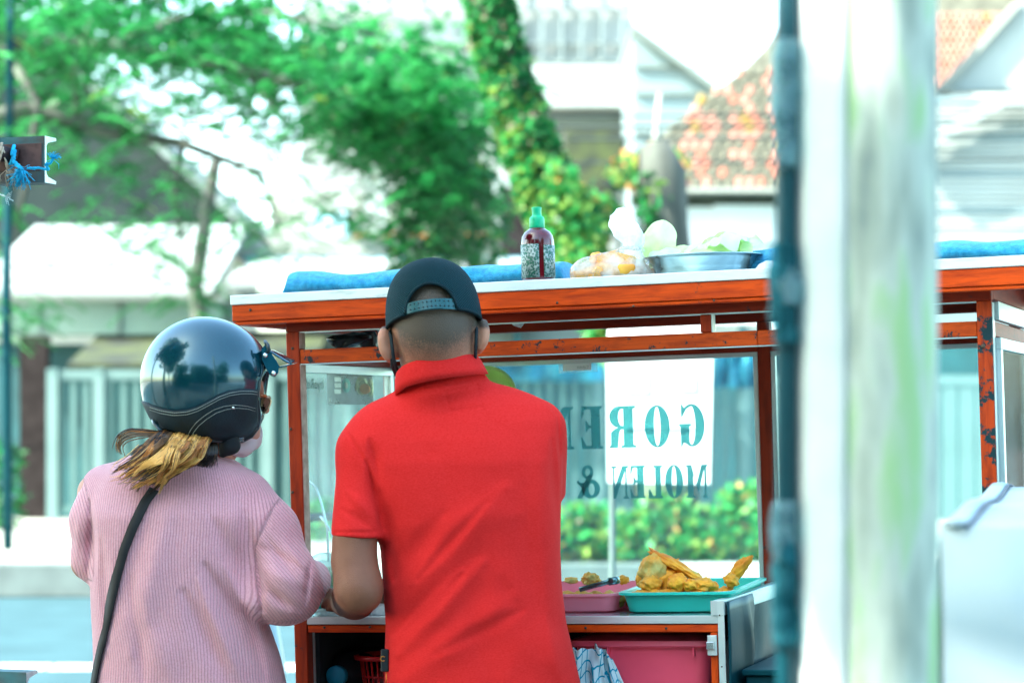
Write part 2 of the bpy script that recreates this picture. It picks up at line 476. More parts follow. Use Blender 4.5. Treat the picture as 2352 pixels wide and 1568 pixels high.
# grey trunk with a mossy side
gt = thing('grey_tree', 'short thick grey tree trunk with mossy left side standing before the white wall', 'tree', (3.55, 18, .2))
o3 = Vector((3.55, 18, .2))
MB().tube([W(1540, 1260, 18) - o3, W(1535, 900, 18) - o3, W(1545, 640, 18) - o3, W(1530, 520, 18) - o3, W(1520, 400, 18) - o3, W(1500, 330, 18) - o3], [.24, .20, .17, .17, .19, .12], 12).build('trunk', bark, gt, True)
p = np.concatenate([px_cloud(150, 1490, 490, 26, 100, 17.6, 18.2), px_cloud(50, 1420, 400, 30, 40, 17.6, 18.2)]) - np.array(o3)
v, f = rand_leaves(p, .09, .5)
multi('leaves', [((v, f), rmi(len(f), [.6, .25, .15]))], [leaf_d, leaf_y, leaf_l], gt)

# orange flowering bush under the tiled roof
fb = thing('flowering_bush', 'orange and yellow flowering bush growing under the mossy tiled roof', 'bush', tuple(W(1480, 1240, 19.5)))
p = px_cloud(560, 1490, 392, 75, 34, 19.2, 20.0) - np.array(fb.location)
v, f = rand_leaves(p, .10, .2, .45)
multi('flowers', [((v, f), rmi(len(f), [.35, .35, .30]))], [leaf_l, leaf_y, leaf_o], fb)
st = MB()
for dx in (-.12, 0, .14): st.tube([(dx * .4, 0, 0), (dx, 0, 1.6), (dx * 2, 0, 2.85)], [.03, .025, .012], 6)
st.build('stem', bark, fb, True)

# dark hanging foliage and shrubs in the middle distance
def shrub(px, py_base, Y, w, h, n, label, probs, group, name='shrub', size=.09, mats_=None):
    b = W(px, py_base, Y)
    s = thing(name, label, 'shrub', tuple(b), 0, group)
    n = int(n * 1.5); h = h * (.70 if px > 1200 and Y < 18 else 1)
    a = rng.uniform(0, 2 * np.pi, n); u = rng.uniform(0, 1, n) ** .5; z = rng.uniform(0, 1, n)
    rr = w * np.sqrt(np.clip(1 - (2 * z - .9) ** 2 * .7, .1, 1)) * u
    c = np.stack([rr * np.cos(a), rr * np.sin(a), z * h], 1)
    v, f = rand_leaves(c, size, -.3, .3)
    multi('leaves', [((v, f), rmi(len(f), probs))], mats_ or [leaf_d, leaf_l, leaf_y, leaf_o, leaf_b], s)
    m_ = MB()
    for k in range(4):
        q = R(k * 90 + 20); m_.tube([(0, 0, -.02), (w * .3 * math.cos(q), w * .3 * math.sin(q), h * .5), (w * .5 * math.cos(q), w * .5 * math.sin(q), h * .8)], [.014, .01, .005], 5)
    m_.build('stem', bark, s, True)
    return s
G1 = 'shrubs in the planting strip before the fence'
shrub_desc = ['shrub with yellow blooms seen just right of the red shirt through the glass', 'pale green shrub below the ampersand on the glass',
              'dense emerald shrub below the word on the lower line of the glass', 'shrub with one big yellow bloom behind the glass',
              'tall green shrub at the right end of the glass case', 'tallest leafy shrub beside the back corner post of the cart']
for k, (px, w, h, pr) in enumerate([(1250, .30, .36, [.12, .48, .30, .07, .03]), (1345, .28, .56, [.10, .52, .32, .04, .02]), (1435, .28, .44, [.10, .56, .28, .04, .02]),
                                    (1530, .30, .62, [.12, .54, .26, .04, .04]), (1625, .30, .50, [.12, .58, .24, .02, .04]), (1715, .28, .76, [.06, .64, .24, .04, .02])]):
    shrub(px, 1287, 17.36, w * .95, h * 1.02, 620, shrub_desc[k], pr, G1)
shrub(1140, 1287, 17.36, .3, .5, 300, 'shrub mostly hidden behind the man in the red shirt', [.4, .3, .2, .06, .04], G1)
shrub(1000, 1287, 17.36, .3, .5, 300, 'low shrub behind the divider post of the glass case', [.4, .3, .2, .06, .04], G1)
shrub(740, 1235, 20, .22, .3, 260, 'small green shrub behind the left glass panel of the cart', [.6, .3, .1, 0, 0], G1)
shrub(8, 1240, 22, .22, .9, 300, 'dark climbing shrub at the far left beside the blue pole', [.85, .15, 0, 0, 0], G1)
shrub(1085, 640, 21, .35, 1.0, 500, 'dark green bush standing on the white terrace wall behind the cap', [.85, .05, .1, 0, 0], 'bushes on the terrace')
shrub(955, 650, 21, .3, .7, 350, 'small dark bush on the terrace left of the cap', [.8, .1, .1, 0, 0], 'bushes on the terrace')

# ------------------------------------------------------------------ fence
fence_p = mat('fence_paint', (0.060, 0.130, 0.127), 0.6, var=0.12, scale=2)
fence_w = mat('fence_white', (0.11, 0.19, 0.187), 0.6, var=0.08, scale=2)
YF = 24.0
def fx(px): return (px - CX) * YF / FPX
fence = thing('bar_fence', 'long pale green fence of upright metal bars across the street', 'fence', (0, YF, .245))
top_z = CAMZ + (HOR - 850) * YF / FPX - .245
m_ = MB(); m_.box((fx(108), -.03, top_z - .10), (fx(1760), .03, top_z)); m_.build('top_rail', fence_w, fence)
m_ = MB(); m_.box((fx(108), -.03, .08), (fx(1760), .03, .15)); m_.build('bottom_rail', fence_p, fence)
bar0 = MB().box((-.030, -.015, .15), (.030, .015, top_z - .1)).build('bar', fence_p, fence)
bar0.location.x = fx(140)
x = fx(140)
while x < fx(1740):
    x += .128
    c = copy_part(bar0, fence); c.location.x = x
pst = MB().box((-.055, -.06, 0), (.055, .05, top_z + .02)).build('post', fence_w, fence)
pst.location.x = fx(122)
for q in (228, 395, 615, 800, 1010, 1130, 1375, 1555, 1712):
    c = copy_part(pst, fence); c.location.x = fx(q)
rf = thing('board_fence', 'white fence of wide upright boards seen through the right bay of the cart', 'fence', (0, YF - .1, .245))
m_ = MB(); m_.box((fx(1765), -.03, top_z - .16), (fx(2420), .03, top_z - .05)); m_.build('top_rail', fence_w, rf)
bw = .175
b0 = MB().box((0, -.02, 0), (bw - .022, .012, top_z - .17)).build('board', fence_w, rf)
b0.location.x = fx(1765)
for k in range(1, 17):
    c = copy_part(b0, rf); c.location.x = fx(1765) + k * bw
# ------------------------------------------------------------------ buildings across the street
white = mat('white_wall', (0.80, 0.82, 0.79), 0.8, var=0.05, scale=1)
farwhite = mat('weathered_white', (0.30, 0.345, 0.33), 0.85, var=0.10, scale=.8, spec=.1)
towerwhite = mat('tower_render', (0.30, 0.335, 0.33), 0.9, var=0.07, scale=.3, spec=0)
cream = mat('cream_wall', (0.27, 0.29, 0.25), 0.8, var=0.08, scale=1)
greywall = mat('grey_wall', (0.14, 0.18, 0.165), 0.85, var=0.18, scale=1.5)
greengrey = mat('pale_green_wall', (0.20, 0.29, 0.245), 0.8, var=0.12, scale=1.2)
darkteal = mat('dark_shopfront', (0.010, 0.070, 0.078), 0.7, var=0.3, scale=2)
mossy = mat('mossy_roof', (0.048, 0.066, 0.022), 0.95, col2=(0.016, 0.023, 0.020), scale=2.2, stretch=(1, 1, 1), bump=.5)
roofdark = mat('dark_roof', (0.030, 0.042, 0.040), 0.9, col2=(0.020, 0.030, 0.030), scale=2, bump=.3, bscale=30, spec=.0)
brown = mat('brown_paint', (0.024, 0.020, 0.020), 0.9, var=0.2, spec=0)
blueline = mat('blue_trim', (0.04, 0.25, 0.33), 0.6)
paleblue = mat('pale_blue_glass', (0.35, 0.62, 0.72), 0.2)
polemat = mat('blue_pole_paint', (0.004, 0.045, 0.058), 0.7, spec=.1)
def prism_px(mb, pts, Y0, Y1, mi=0):
    q = [W(x, y, Y0) for x, y in pts]
    mb.prism([(p.x, p.z) for p in q], Y0, Y1, 1, mi)
    return mb
def boxpx(mb, x0, y0, x1, y1, Y0, Y1, mi=0, **k):
    a = W(x0, y0, Y0); b = W(x1, y1, Y0)
    mb.box((a.x, Y0, a.z), (b.x, Y1, b.z), mi, **k)
    return mb
# shop behind the fence, left
b = thing('shop_building', 'low shop with dark shopfront, mossy lean-to roof and white awning behind the fence', 'building', (0, 27, .0))
ML = Matrix.Translation((0, -27, 0))
def bp(mb, name, m, parent=b, **k):
    return mb.build(name, m, parent, M=Matrix.Translation(-parent.location), **k)
m_ = MB(); boxpx(m_, -260, 790, 2420, 1250, 27.2, 33); bp(m_, 'wall', darkteal)  # wall in shade: its darkness is put into the colour
m_ = MB()   # lean-to roof: slopes towards the street
zt = W(0, 772, 26).z; zb = W(0, 846, 25).z
m_.prism([(25.0, zb), (25.0, zb + .05), (27.15, zt + .10), (27.15, zt + .02)], fx(112) , fx(700), 0); bp(m_, 'lean_to_roof', mossy)
m_ = MB(); boxpx(m_, 700, 742, 1765, 800, 27.0, 27.18); bp(m_, 'upper_wall', greywall)
m_ = MB()   # white awning, sloping
za = W(0, 684, 27).z; zc = W(0, 530, 30).z
m_.prism([(26.3, za), (26.3, za + .07), (30, zc + .07), (30, zc)], (-40 - CX) * 27 / FPX, (505 - CX) * 27 / FPX, 0); bp(m_, 'awning', farwhite)
m_ = MB(); boxpx(m_, -60, 690, 510, 768, 26.6, 27.15); bp(m_, 'fascia', greengrey)  # white fascia, the shade under the awning put into its colour
for q in (92, 275, 465): 
    m_ = MB(); boxpx(m_, q - 3, 690, q + 3, 768, 26.57, 26.6); bp(m_, 'panel_joint', greywall)
m_ = MB(); boxpx(m_, 45, 772, 108, 1190, 24.3, 24.5); bp(m_, 'gate_post', brown)
for q in (1180, 1700):
    m_ = MB(); boxpx(m_, q, 745, q + 14, 850, 26.8, 26.98); bp(m_, 'column', darkteal)
# second shop
b2 = thing('white_terrace', 'white terrace roof with thin blue edge line behind the cap', 'building', (0, 28, 0))
m_ = MB(); za = W(0, 655, 26.5).z; zc = W(0, 603, 29.5).z
m_.prism([(26.5, za), (26.5, za + .06), (29.5, zc + .06), (29.5, zc)], (520 - CX) * 26.5 / FPX, (1250 - CX) * 26.5 / FPX, 0); bp(m_, 'roof', farwhite, b2)
m_ = MB(); boxpx(m_, 560, 590, 1250, 602, 29.4, 29.6); bp(m_, 'blue_edge', blueline, b2)
m_ = MB(); boxpx(m_, 520, 668, 1240, 745, 26.7, 26.9); bp(m_, 'fascia', greywall, b2)
m_ = MB(); boxpx(m_, 540, 545, 1240, 588, 30, 34); bp(m_, 'cream_parapet', cream, b2)
for q in (835, 1130):
    m_ = MB(); boxpx(m_, q, 405, q + 48, 545, 30.5, 31); bp(m_, 'column', farwhite, b2)
m_ = MB(); boxpx(m_, 620, 440, 1240, 545, 34, 36); bp(m_, 'rear_wall', cream, b2)
m_ = MB(); boxpx(m_, 715, 488, 800, 545, 33.8, 33.98); bp(m_, 'window', paleblue, b2)
m_ = MB(); boxpx(m_, 805, 535, 1215, 543, 29.9, 29.98); bp(m_, 'orange_trim', leaf_o, b2)
m_ = MB(); boxpx(m_, 1150, 430, 1215, 600, 29.7, 29.9); bp(m_, 'dark_doorway', brown, b2)
# dark gabled roof
b3 = thing('gabled_house', 'house with a huge dark gable roof behind the feathery tree', 'house', (-7, 36, 0))
m_ = MB(); prism_px(m_, [(-700, 500), (-420, 160), (120, 110), (555, 512), (528, 556), (300, 556), (-700, 556)], 36, 44); bp(m_, 'roof', roofdark, b3)
m_ = MB(); prism_px(m_, [(120, 98), (566, 508), (556, 524), (112, 118)], 35.6, 44.2); bp(m_, 'roof_edge', greywall, b3)
m_ = MB(); boxpx(m_, -600, 557, 500, 1170, 37, 43); bp(m_, 'wall', cream, b3)
# pale tower block
palegrey0 = mat('dim_glass', (0.20, 0.25, 0.25), 0.5, spec=.2)
b4 = thing('tower_block', 'pale high building filling the bright centre top behind the leaning trunk', 'building', (2, 70, 0))
m_ = MB(); boxpx(m_, 690, -900, 1452, 1040, 70, 80); bp(m_, 'wall', towerwhite, b4)
for yy in (18, 96, 138, 176):
    m_ = MB(); boxpx(m_, 690, yy, 1452, yy + 5, 69.6, 69.88); bp(m_, 'ledge', farwhite, b4)
for c_ in range(7):
    m_ = MB(); boxpx(m_, 1150 + c_ * 46, -60, 1155 + c_ * 46, 136, 69.4, 69.58); bp(m_, 'facade_fin', palegrey0, b4)
m_ = MB()
for r_ in range(3):
    for c_ in range(9):
        boxpx(m_, 720 + c_ * 82, -330 + r_ * 190, 722 + c_ * 82, -180 + r_ * 190, 69.9, 70.0)
bp(m_, 'wall_joint', greywall, b4)
m_ = MB(); boxpx(m_, 1210, 150, 1452, 245, 66, 69.5); bp(m_, 'balcony', farwhite, b4)
m_ = MB(); boxpx(m_, 1150, 262, 1500, 285, 67, 69.7); bp(m_, 'balcony_shade', greywall, b4)
m_ = MB(); boxpx(m_, 1300, 300, 1430, 430, 64, 66); bp(m_, 'lower_wing', mossy, b4)
b5 = thing('grey_gable_house', 'pale blue grey gabled house between the tower block and the tiled roof', 'house', (6, 60, 0))
palegrey = mat('pale_grey_render', (0.16, 0.23, 0.24), 0.8, var=0.08, scale=.6)
m_ = MB(); prism_px(m_, [(1455, 70), (1640, 205), (1640, 1030), (1455, 1030)], 60, 66); bp(m_, 'wall', palegrey, b5)
m_ = MB(); prism_px(m_, [(1452, 52), (1650, 196), (1646, 208), (1452, 70)], 59.5, 67); bp(m_, 'roof', greywall, b5)
for yy in (150, 212, 300):
    m_ = MB(); boxpx(m_, 1455, yy, 1640, yy + 5, 59.85, 59.98); bp(m_, 'ledge', greywall, b5)
m_ = MB(); boxpx(m_, 1530, 330, 1580, 400, 59.85, 59.99); bp(m_, 'window', darkteal, b5)
# tiled roofs: each tile its own piece
tile_a = mat('tile_terracotta', (0.235, 0.085, 0.055), 0.85, var=0.2, scale=4)
tile_b = mat('tile_faded', (0.27, 0.130, 0.095), 0.85, var=0.15, scale=4)
tile_m = mat('tile_mossy', (0.075, 0.078, 0.056), 0.95, var=0.35, scale=6)
tile_o = mat('tile_ochre', (0.20, 0.13, 0.03), 0.95, var=0.3, scale=6)
def tiled(label, poly, Y, tw, th, probs, name, slope, wallbox):
    b_ = thing(name, label, 'house', tuple(W(poly[0][0], 1240, Y)))
    m_ = MB()
    lo = max(y for x, y in poly)
    zlow = W(0, lo, Y).z
    def P(px, py):    # a point on the sloping roof plane that shows at this height
        z = W(0, py, Y).z; dy = (z - zlow) / slope
        q = W(px, py, Y); return Vector((q.x * (Y + dy) / Y, Y + dy, CAMZ + (q.z - CAMZ) * (Y + dy) / Y))
    pts = [P(*p) for p in poly]
    off_ = b_.location
    dn = Vector((0, .3, -.25))
    vs = [p - off_ + Vector((0, .06, 0)) for p in pts] + [p - off_ + dn for p in pts]
    n = len(pts)
    m_.add(vs, [tuple(range(n)), tuple(range(n, 2 * n))[::-1]] + [(i, (i + 1) % n, (i + 1) % n + n, i + n) for i in range(n)])
    m_.build('roof', tile_m, b_)
    def inside(x, y):
        c = False; j = len(poly) - 1
        for i in range(len(poly)):
            xi, yi = poly[i]; xj, yj = poly[j]
            if (yi > y) != (yj > y) and x < (xj - xi) * (y - yi) / (yj - yi) + xi: c = not c
            j = i
        return c
    proto = MB(); s = Y / FPX
    hw = tw * s * .47; hh = th * s * .62
    proto.add([(-hw, 0, -hh), (0, -.07, -hh - .02), (hw, 0, -hh), (hw, .0, hh), (0, -.05, hh), (-hw, 0, hh), (-hw, .04, -hh), (hw, .04, -hh)],
              [(0, 1, 4, 5), (1, 2, 3, 4), (0, 6, 7, 2, 1)])
    meshes = []
    for q in (tile_a, tile_b, tile_m, tile_o):
        me = bpy.data.meshes.new('tile'); me.from_pydata(proto.v, [], proto.f); me.materials.append(q); meshes.append(me)
    y0 = min(p[1] for p in poly); x0 = min(p[0] for p in poly); x1 = max(p[0] for p in poly)
    cnt = 0; row = 0; y = lo - th / 2
    while y > y0:
        x = x0 + (tw / 2 if row % 2 else 0)
        while x < x1:
            if inside(x, y) and cnt < 300:
                edge = not inside(x - tw * 1.3, y - th * 1.2)
                nv = noise.noise(Vector((x * .018, y * .02, 3)))
                pr = list(probs)
                if nv > .1: pr[2] *= 3.0
                if edge: pr[2] *= 3; pr[3] *= 5
                pr = np.array(pr) / sum(pr)
                o = bpy.data.objects.new('tile', meshes[int(rng.choice(4, p=pr))]); COL.objects.link(o); o.parent = b_
                o.location = P(x, y) - off_ + Vector((0, random.uniform(-.02, .01), 0))
                o.rotation_euler = (-math.atan(1 / slope) * .75 + random.uniform(-.04, .04), 0, random.uniform(-.05, .05))
                cnt += 1
            x += tw
        y -= th; row += 1
    w_ = MB(); boxpx(w_, *wallbox[:4], Y + .3, Y + 6); w_.build('wall', white, b_, M=Matrix.Translation(-off_))
    return b_
t1 = tiled('house with a mossy terracotta tiled roof between the grey trunk and the foreground pole', [(1450, 430), (1500, 330), (1640, 205), (1700, 165), (1790, 75), (1900, -30), (2140, -30), (2150, 430)], 33, 25, 21, [.28, .34, .36, .05], 'tiled_house', .75, (1575, 432, 2140, 1240))
m_ = MB(); boxpx(m_, 1450, 430, 2150, 441, 32.7, 33.2); m_.build('gutter', cream, t1, M=Matrix.Translation(-t1.location))
ban = MB(); boxpx(ban, 1640, 470, 1780, 560, 33.2, 33.28); ban.build('notice_board', white, t1, M=Matrix.Translation(-t1.location))
def word(name, body, size, M, m, parent=None, extrude=.002):
    cu = bpy.data.curves.new(name, 'FONT'); cu.body = body; cu.size = size; cu.extrude = extrude
    o = bpy.data.objects.new(name, cu); COL.objects.link(o)
    dg = bpy.context.evaluated_depsgraph_get(); me = bpy.data.meshes.new_from_object(o.evaluated_get(dg))
    bpy.data.objects.remove(o)
    me.materials.clear()
    return link(name, me, m, parent, False, M)
t2 = tiled('house with a clean orange tiled roof and white gable at the far right', [(1900, 200), (1900, -40), (2420, -40), (2352, -2), (2320, 30), (2185, 198)], 38, 15, 14, [.3, .68, .01, .01], 'orange_tiled_house', .9, (2100, 205, 2700, 1240))
m_ = MB(); prism_px(m_, [(2165, 206), (2350, 0), (2440, -60), (2700, -60), (2700, 206)], 37.2, 37.5); m_.build('gable', farwhite, t2, M=Matrix.Translation(-t2.location))
m_ = MB(); prism_px(m_, [(2150, 206), (2340, -4), (2352, 4), (2165, 214)], 37.0, 37.19); m_.build('barge_board', cream, t2, M=Matrix.Translation(-t2.location))
m_ = MB(); prism_px(m_, [(2100, 208), (2700, 200), (2700, 206), (2100, 215)], 37.0, 37.18); m_.build('gutter', greywall, t2, M=Matrix.Translation(-t2.location))
b6 = thing('shutter_building', 'white building with horizontal metal shutters to the right of the foreground pole', 'building', tuple(W(2300, 1240, 30)))
m_ = MB(); boxpx(m_, 2100, 222, 2700, 850, 30.1, 31); m_.build('wall', palegrey, b6, M=Matrix.Translation(-b6.location))
yy = 226; k = 0
while yy < 600:
    hh = 12
    m_ = MB(); boxpx(m_, 2100, yy, 2700, yy + hh - 2, 30.0 + (.02 if k % 3 else 0), 30.09); m_.build('shutter_slat', farwhite if (k % 7) else palegrey, b6, M=Matrix.Translation(-b6.location))
    yy += hh; k += 1
m_ = MB(); prism_px(m_, [(2100, 330), (2290, 218), (2700, 218), (2700, 240), (2310, 240), (2100, 360)], 29.6, 29.9); m_.build('sloping_canopy', farwhite, b6, M=Matrix.Translation(-b6.location))
m_ = MB(); boxpx(m_, 2100, 604, 2700, 660, 29.3, 29.5); m_.build('sign_band', farwhite, b6, M=Matrix.Translation(-b6.location))
# overhead wires
wire = mat('wire', (0.05, 0.065, 0.062), 0.9, spec=0)
for ya, yb, Y, lab in ((262, 270, 20, 'sagging grey overhead cable crossing the tree crown'), (238, 246, 22, 'thin overhead cable crossing in front of the mossy tiled roof'), (300, 292, 21, 'lower overhead cable behind the leaning trunk'), (345, 352, 23, 'lowest overhead cable passing the tiled roof')):
    m_ = MB(); o_ = W(1176, ya, Y)
    m_.tube([W(-900 + 330 * i, ya + (yb - ya) * i / 12 + 26 * math.sin(math.pi * i / 12), Y) - o_ for i in range(13)], .012, 5)
    o = m_.build('overhead_cable', wire, None, True); o.location = o_
    tag(o, lab, 'cable', 'overhead cables')
# thin cream pole leaning behind the bush
m_ = MB(); o_ = W(1495, 1240, 22)
m_.tube([Vector((0, 0, 0)), W(1500, 380, 22) - o_, W(1515, 215, 22) - o_], [.035, .03, .02], 8)
o = m_.build('cream_pole', cream, None, True); o.location = o_; tag(o, 'thin cream pole rising out of the orange flowering bush', 'pole')
# blue pole far left
m_ = MB(); o_ = W(18, 1262, 18.6)
m_.tube([Vector((0, 0, 0)), W(14, 700, 18.6) - o_, W(22, 300, 18.6) - o_, W(24, -200, 18.6) - o_], [.04, .04, .03, .025], 10)
o = m_.build('blue_pole', polemat, None, True); o.location = o_; tag(o, 'slim dark blue street pole at the left edge behind the steel channel', 'pole')
# white banner standing behind the cart
bn = thing('banner_stand', 'tall blank white banner on a stand directly behind the lettering of the glass', 'banner', tuple(W(1400, 950, 9.0) - Vector((0, 0, W(1400, 950, 9.0).z))))
o_ = bn.location
m_ = MB(); prism_px(m_, [(1402, 700), (1608, 700), (1640, 735), (1632, 1112), (1395, 1108), (1392, 800)], 9.0, 9.012)
m_.build('cloth', white, bn, M=Matrix.Translation(-o_))
m_ = MB(); a_ = W(1407, 700, 9.03); m_.tube([(a_.x - o_.x, .04, 0.02), (a_.x - o_.x, .04, a_.z)], .013, 8); m_.build('pole', greywall, bn)
m_ = MB(); m_.box((-.15, -.2, .012), (.42, .25, .04)); m_.build('base', white, bn)
faint = mat('faint_print', (0.62, 0.76, 0.77), 0.8)
for x0, y0, x1, y1 in ((1440, 860, 1490, 905), (1560, 860, 1600, 900), (1435, 980, 1500, 985), (1530, 980, 1590, 985)):
    m_ = MB(); boxpx(m_, x0, y0, x1, y1, 8.994, 8.999); m_.build('print_patch', faint, bn, M=Matrix.Translation(-o_))
# blue sheets whose colour stands for shade and a towel's reflection
sheet_blue = mat('blue_tarpaulin', (0.02, 0.30, 0.42), 0.5, col2=(0.005, 0.10, 0.17), scale=3, bump=.5, bscale=6)
for x0, x1, y0, y1, lab in ((1095, 1385, 800, 876, 'dark teal tarpaulin hung along the fence top left of the banner'), (1625, 1760, 790, 892, 'blue tarpaulin bundled on the fence top right of the banner')):
    o_ = W((x0 + x1) / 2, y1, 22.0); m_ = MB(); nx = 24
    vs = []; 
    for j in range(7):
        for i in range(nx + 1):
            p = W(x0 + (x1 - x0) * i / nx, y0 + (y1 - y0) * j / 6, 22.0) - o_
            p.y += .05 * math.sin(i * 1.1) + .04 * math.sin(i * .5 + j); vs.append(p)
    fs = [(j * (nx + 1) + i, j * (nx + 1) + i + 1, (j + 1) * (nx + 1) + i + 1, (j + 1) * (nx + 1) + i) for j in range(6) for i in range(nx)]
    o = obj('tarpaulin', vs, fs, sheet_blue, None, True); o.location = o_
    sm = o.modifiers.new('thickness', 'SOLIDIFY'); sm.thickness = .01
    tag(o, lab, 'tarpaulin', 'tarpaulins on the fence')
# flag-like red white blue poster far right
fl = thing('striped_sign', 'red white and blue board behind the right glass of the cart', 'sign', tuple(W(2330, 1240, 21)))
o_ = fl.location
red_b = mat('sign_red', (0.7, 0.08, 0.09), .6); blue_b = mat('sign_blue', (0.03, 0.17, 0.6), .6)
m_ = MB(); prism_px(m_, [(2290, 860), (2352, 850), (2420, 860), (2420, 960), (2300, 940)], 21, 21.03); m_.build('white_panel', white, fl, M=Matrix.Translation(-o_))
m_ = MB(); prism_px(m_, [(2322, 840), (2420, 830), (2420, 900), (2350, 890)], 20.95, 20.99); m_.build('red_panel', red_b, fl, M=Matrix.Translation(-o_))
m_ = MB(); prism_px(m_, [(2296, 905), (2340, 950), (2420, 965), (2420, 985), (2306, 985)], 20.95, 20.99); m_.build('blue_panel', blue_b, fl, M=Matrix.Translation(-o_))
m_ = MB(); m_.tube([(.05, .06, 0), (.05, .06, 1.3)], .03, 8); m_.tube([(.42, .06, 0), (.42, .06, 1.3)], .03, 8); m_.build('leg', greywall, fl)

# ------------------------------------------------------------------ behind the camera: what the helmet mirrors
def back_tree(x, y, h, label, n=1500, rad=1.7, rz=1.0, sz=.34):
    t_ = thing('street_tree', label, 'tree', (x, y, .01), 0, 'street trees behind the viewer')
    MB().tube([(0, 0, 0), (.1, 0, h * .35), (-.1, .2, h * .7)], [.28, .2, .1], 10).build('trunk', bark, t_, True)
    c = rng.normal(size=(n, 3)); c = c / np.linalg.norm(c, axis=1)[:, None]; c = c * (1 + .28 * np.sin(c[:, :1] * 5 + x) + .22 * np.sin(c[:, 1:2] * 7 + c[:, 2:] * 6)) * rng.uniform(.2, 1, (n, 1)) ** .5 * np.array([rad * 1.5, rad * 1.5, rz * 1.6]) + np.array([0, 0, h * .8])
    v, f = rand_leaves(c, sz, .3, .45)
    multi('leaves', [((v, f), rmi(len(f), [.8, .2]))], [leaf_d, leaf_l], t_)
back_tree(-6.2, -4.5, 6.2, 'street tree behind the viewer on the left')
back_tree(-5.0, 2.9, 6.4, 'dense shade tree left of the cart whose crown keeps the customers in shade', 5200, 1.75, 1.15, .36)  # added out of view to block the sun from the customers
for tx, ty, th_, td in ((-2.2, -8.5, 6.4, 'in the middle'), (-9.5, -7, 7.0, 'at the far left'), (-13, -3, 7.5, 'beyond the left kerb'), (.6, -11.5, 7.5, 'before the long roof'), (7.5, -6.5, 7, 'at the far right')):
    back_tree(tx, ty, th_, 'street tree behind the viewer ' + td, 2600, 1.9 + .25 * math.sin(tx * 3), 1.7 + .3 * math.cos(tx * 5), .36)
back_tree(3.5, -9, 5.5, 'street tree behind the viewer beside the row of houses')
hg = thing('hedge', 'tall dark hedge behind the viewer along the near pavement', 'hedge', (0, -12, .01))
c = rng.uniform(-1, 1, (5200, 3)) * np.array([15, .9, 1.7]) + np.array([0, 0, 1.9]); c[:, 2] *= 1 + .35 * np.sin(c[:, 0] * 1.3) + .2 * np.sin(c[:, 0] * 3.7)
v, f = rand_leaves(c, .42, .1, .5); multi('leaves', [((v, f), rmi(len(f), [.92, .08]))], [leaf_d, leaf_l], hg)
hg2 = thing('hedge', 'shorter hedge behind the viewer at the left kerb', 'hedge', (-6.5, -3.2, .012))
c = rng.uniform(-1, 1, (2600, 3)) * np.array([3.2, .8, 1.35]) + np.array([0, 0, 1.4]); c[:, 2] *= 1 + .3 * np.sin(c[:, 0] * 2.1)
v, f = rand_leaves(c, .30, .1, .5); multi('leaves', [((v, f), rmi(len(f), [.9, .1]))], [leaf_d, leaf_l], hg2)
bb = thing('row_house', 'long two storey house behind the viewer across the near pavement', 'building', (0, -13.5, 0))
m_ = MB(); m_.box((-16, -4, 0), (16, 0, 3.6)); m_.build('wall', greywall, bb)
m_ = MB(); m_.prism([(.5, 3.6), (-2, 4.9), (-4.5, 3.6)], -16.5, 16.5, 0); m_.build('roof', roofdark, bb)
for k in range(8):
    m_ = MB(); m_.box((-14 + k * 3.7, -.05, .9), (-12.4 + k * 3.7, .06, 2.4)); m_.build('window', paleblue, bb)
# ------------------------------------------------------------------ the food cart: its own frame (s along the front, d depth, w height)
TILT, YAW = R(1.74), R(18.6)
CM = Matrix.Translation((-0.120, 4.738, 0)) @ Matrix.Rotation(-YAW, 4, 'Z') @ Matrix.Rotation(-TILT, 4, 'Y')
CMI = CM.inverted()
def loc(px, py, d):
    """cart coordinates of what shows at (px, py) in the plane at depth d of the cart"""
    o = CMI @ Vector((0, 0, CAMZ)); q = CMI @ W(px, py, 5.0); v = q - o
    return o + v * ((d - o.y) / v.y)
def ls(px, py, d): return loc(px, py, d).x
def onc(name, label, cat, s, d, w, rz=0, group=None):
    return thing(name, label, cat, group=group, M=CM @ Matrix.Translation((s, d, w)) @ Matrix.Rotation(rz, 4, 'Z'))

wood = wood_mat('varnished_wood', (0.70, 0.070, 0.002), (0.36, 0.026, 0.002), .25)
wood_worn = wood_mat('worn_varnish', (0.62, 0.075, 0.005), (0.30, 0.030, 0.004), .60, wscale=38)
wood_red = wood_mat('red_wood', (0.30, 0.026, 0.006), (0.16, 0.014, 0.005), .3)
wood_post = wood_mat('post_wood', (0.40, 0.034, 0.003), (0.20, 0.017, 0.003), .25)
wood_burn = wood_mat('scorched_post', (0.50, 0.052, 0.006), (0.25, 0.024, 0.005), .9, (0.006, 0.035, 0.045), 24)
wood_lit = mat('raw_wood', (0.58, 0.42, 0.33), .8, col2=(0.36, 0.24, 0.18), scale=5, stretch=(8, 8, .6))
alu = mat('aluminium', (0.72, 0.82, 0.81), .38, .55, col2=(0.52, 0.63, 0.62), scale=14, stretch=(.4, 3, 3), bump=.1)
alu_worn = mat('pitted_aluminium', (0.78, 0.87, 0.86), .45, .35, col2=(0.55, 0.66, 0.65), scale=20, stretch=(.6, 3, 3), thr=(.28, .42))
steel = mat('stainless', (0.55, 0.66, 0.70), .22, .9, var=.12, scale=3, bump=.15, bscale=5)
steel_b = mat('blue_steel', (0.001, 0.050, 0.064), .45, .15, spec=.15, col2=(0.003, 0.035, 0.05), scale=3, bump=.35, bscale=9)
dark_in = mat('dark_interior', (0.012, 0.022, 0.028), .8, var=.3)
glass = clear_mat('cart_glass', (0.90, 0.985, 0.98), .06, .05, (0.75, 0.93, 0.93), .04, 5)
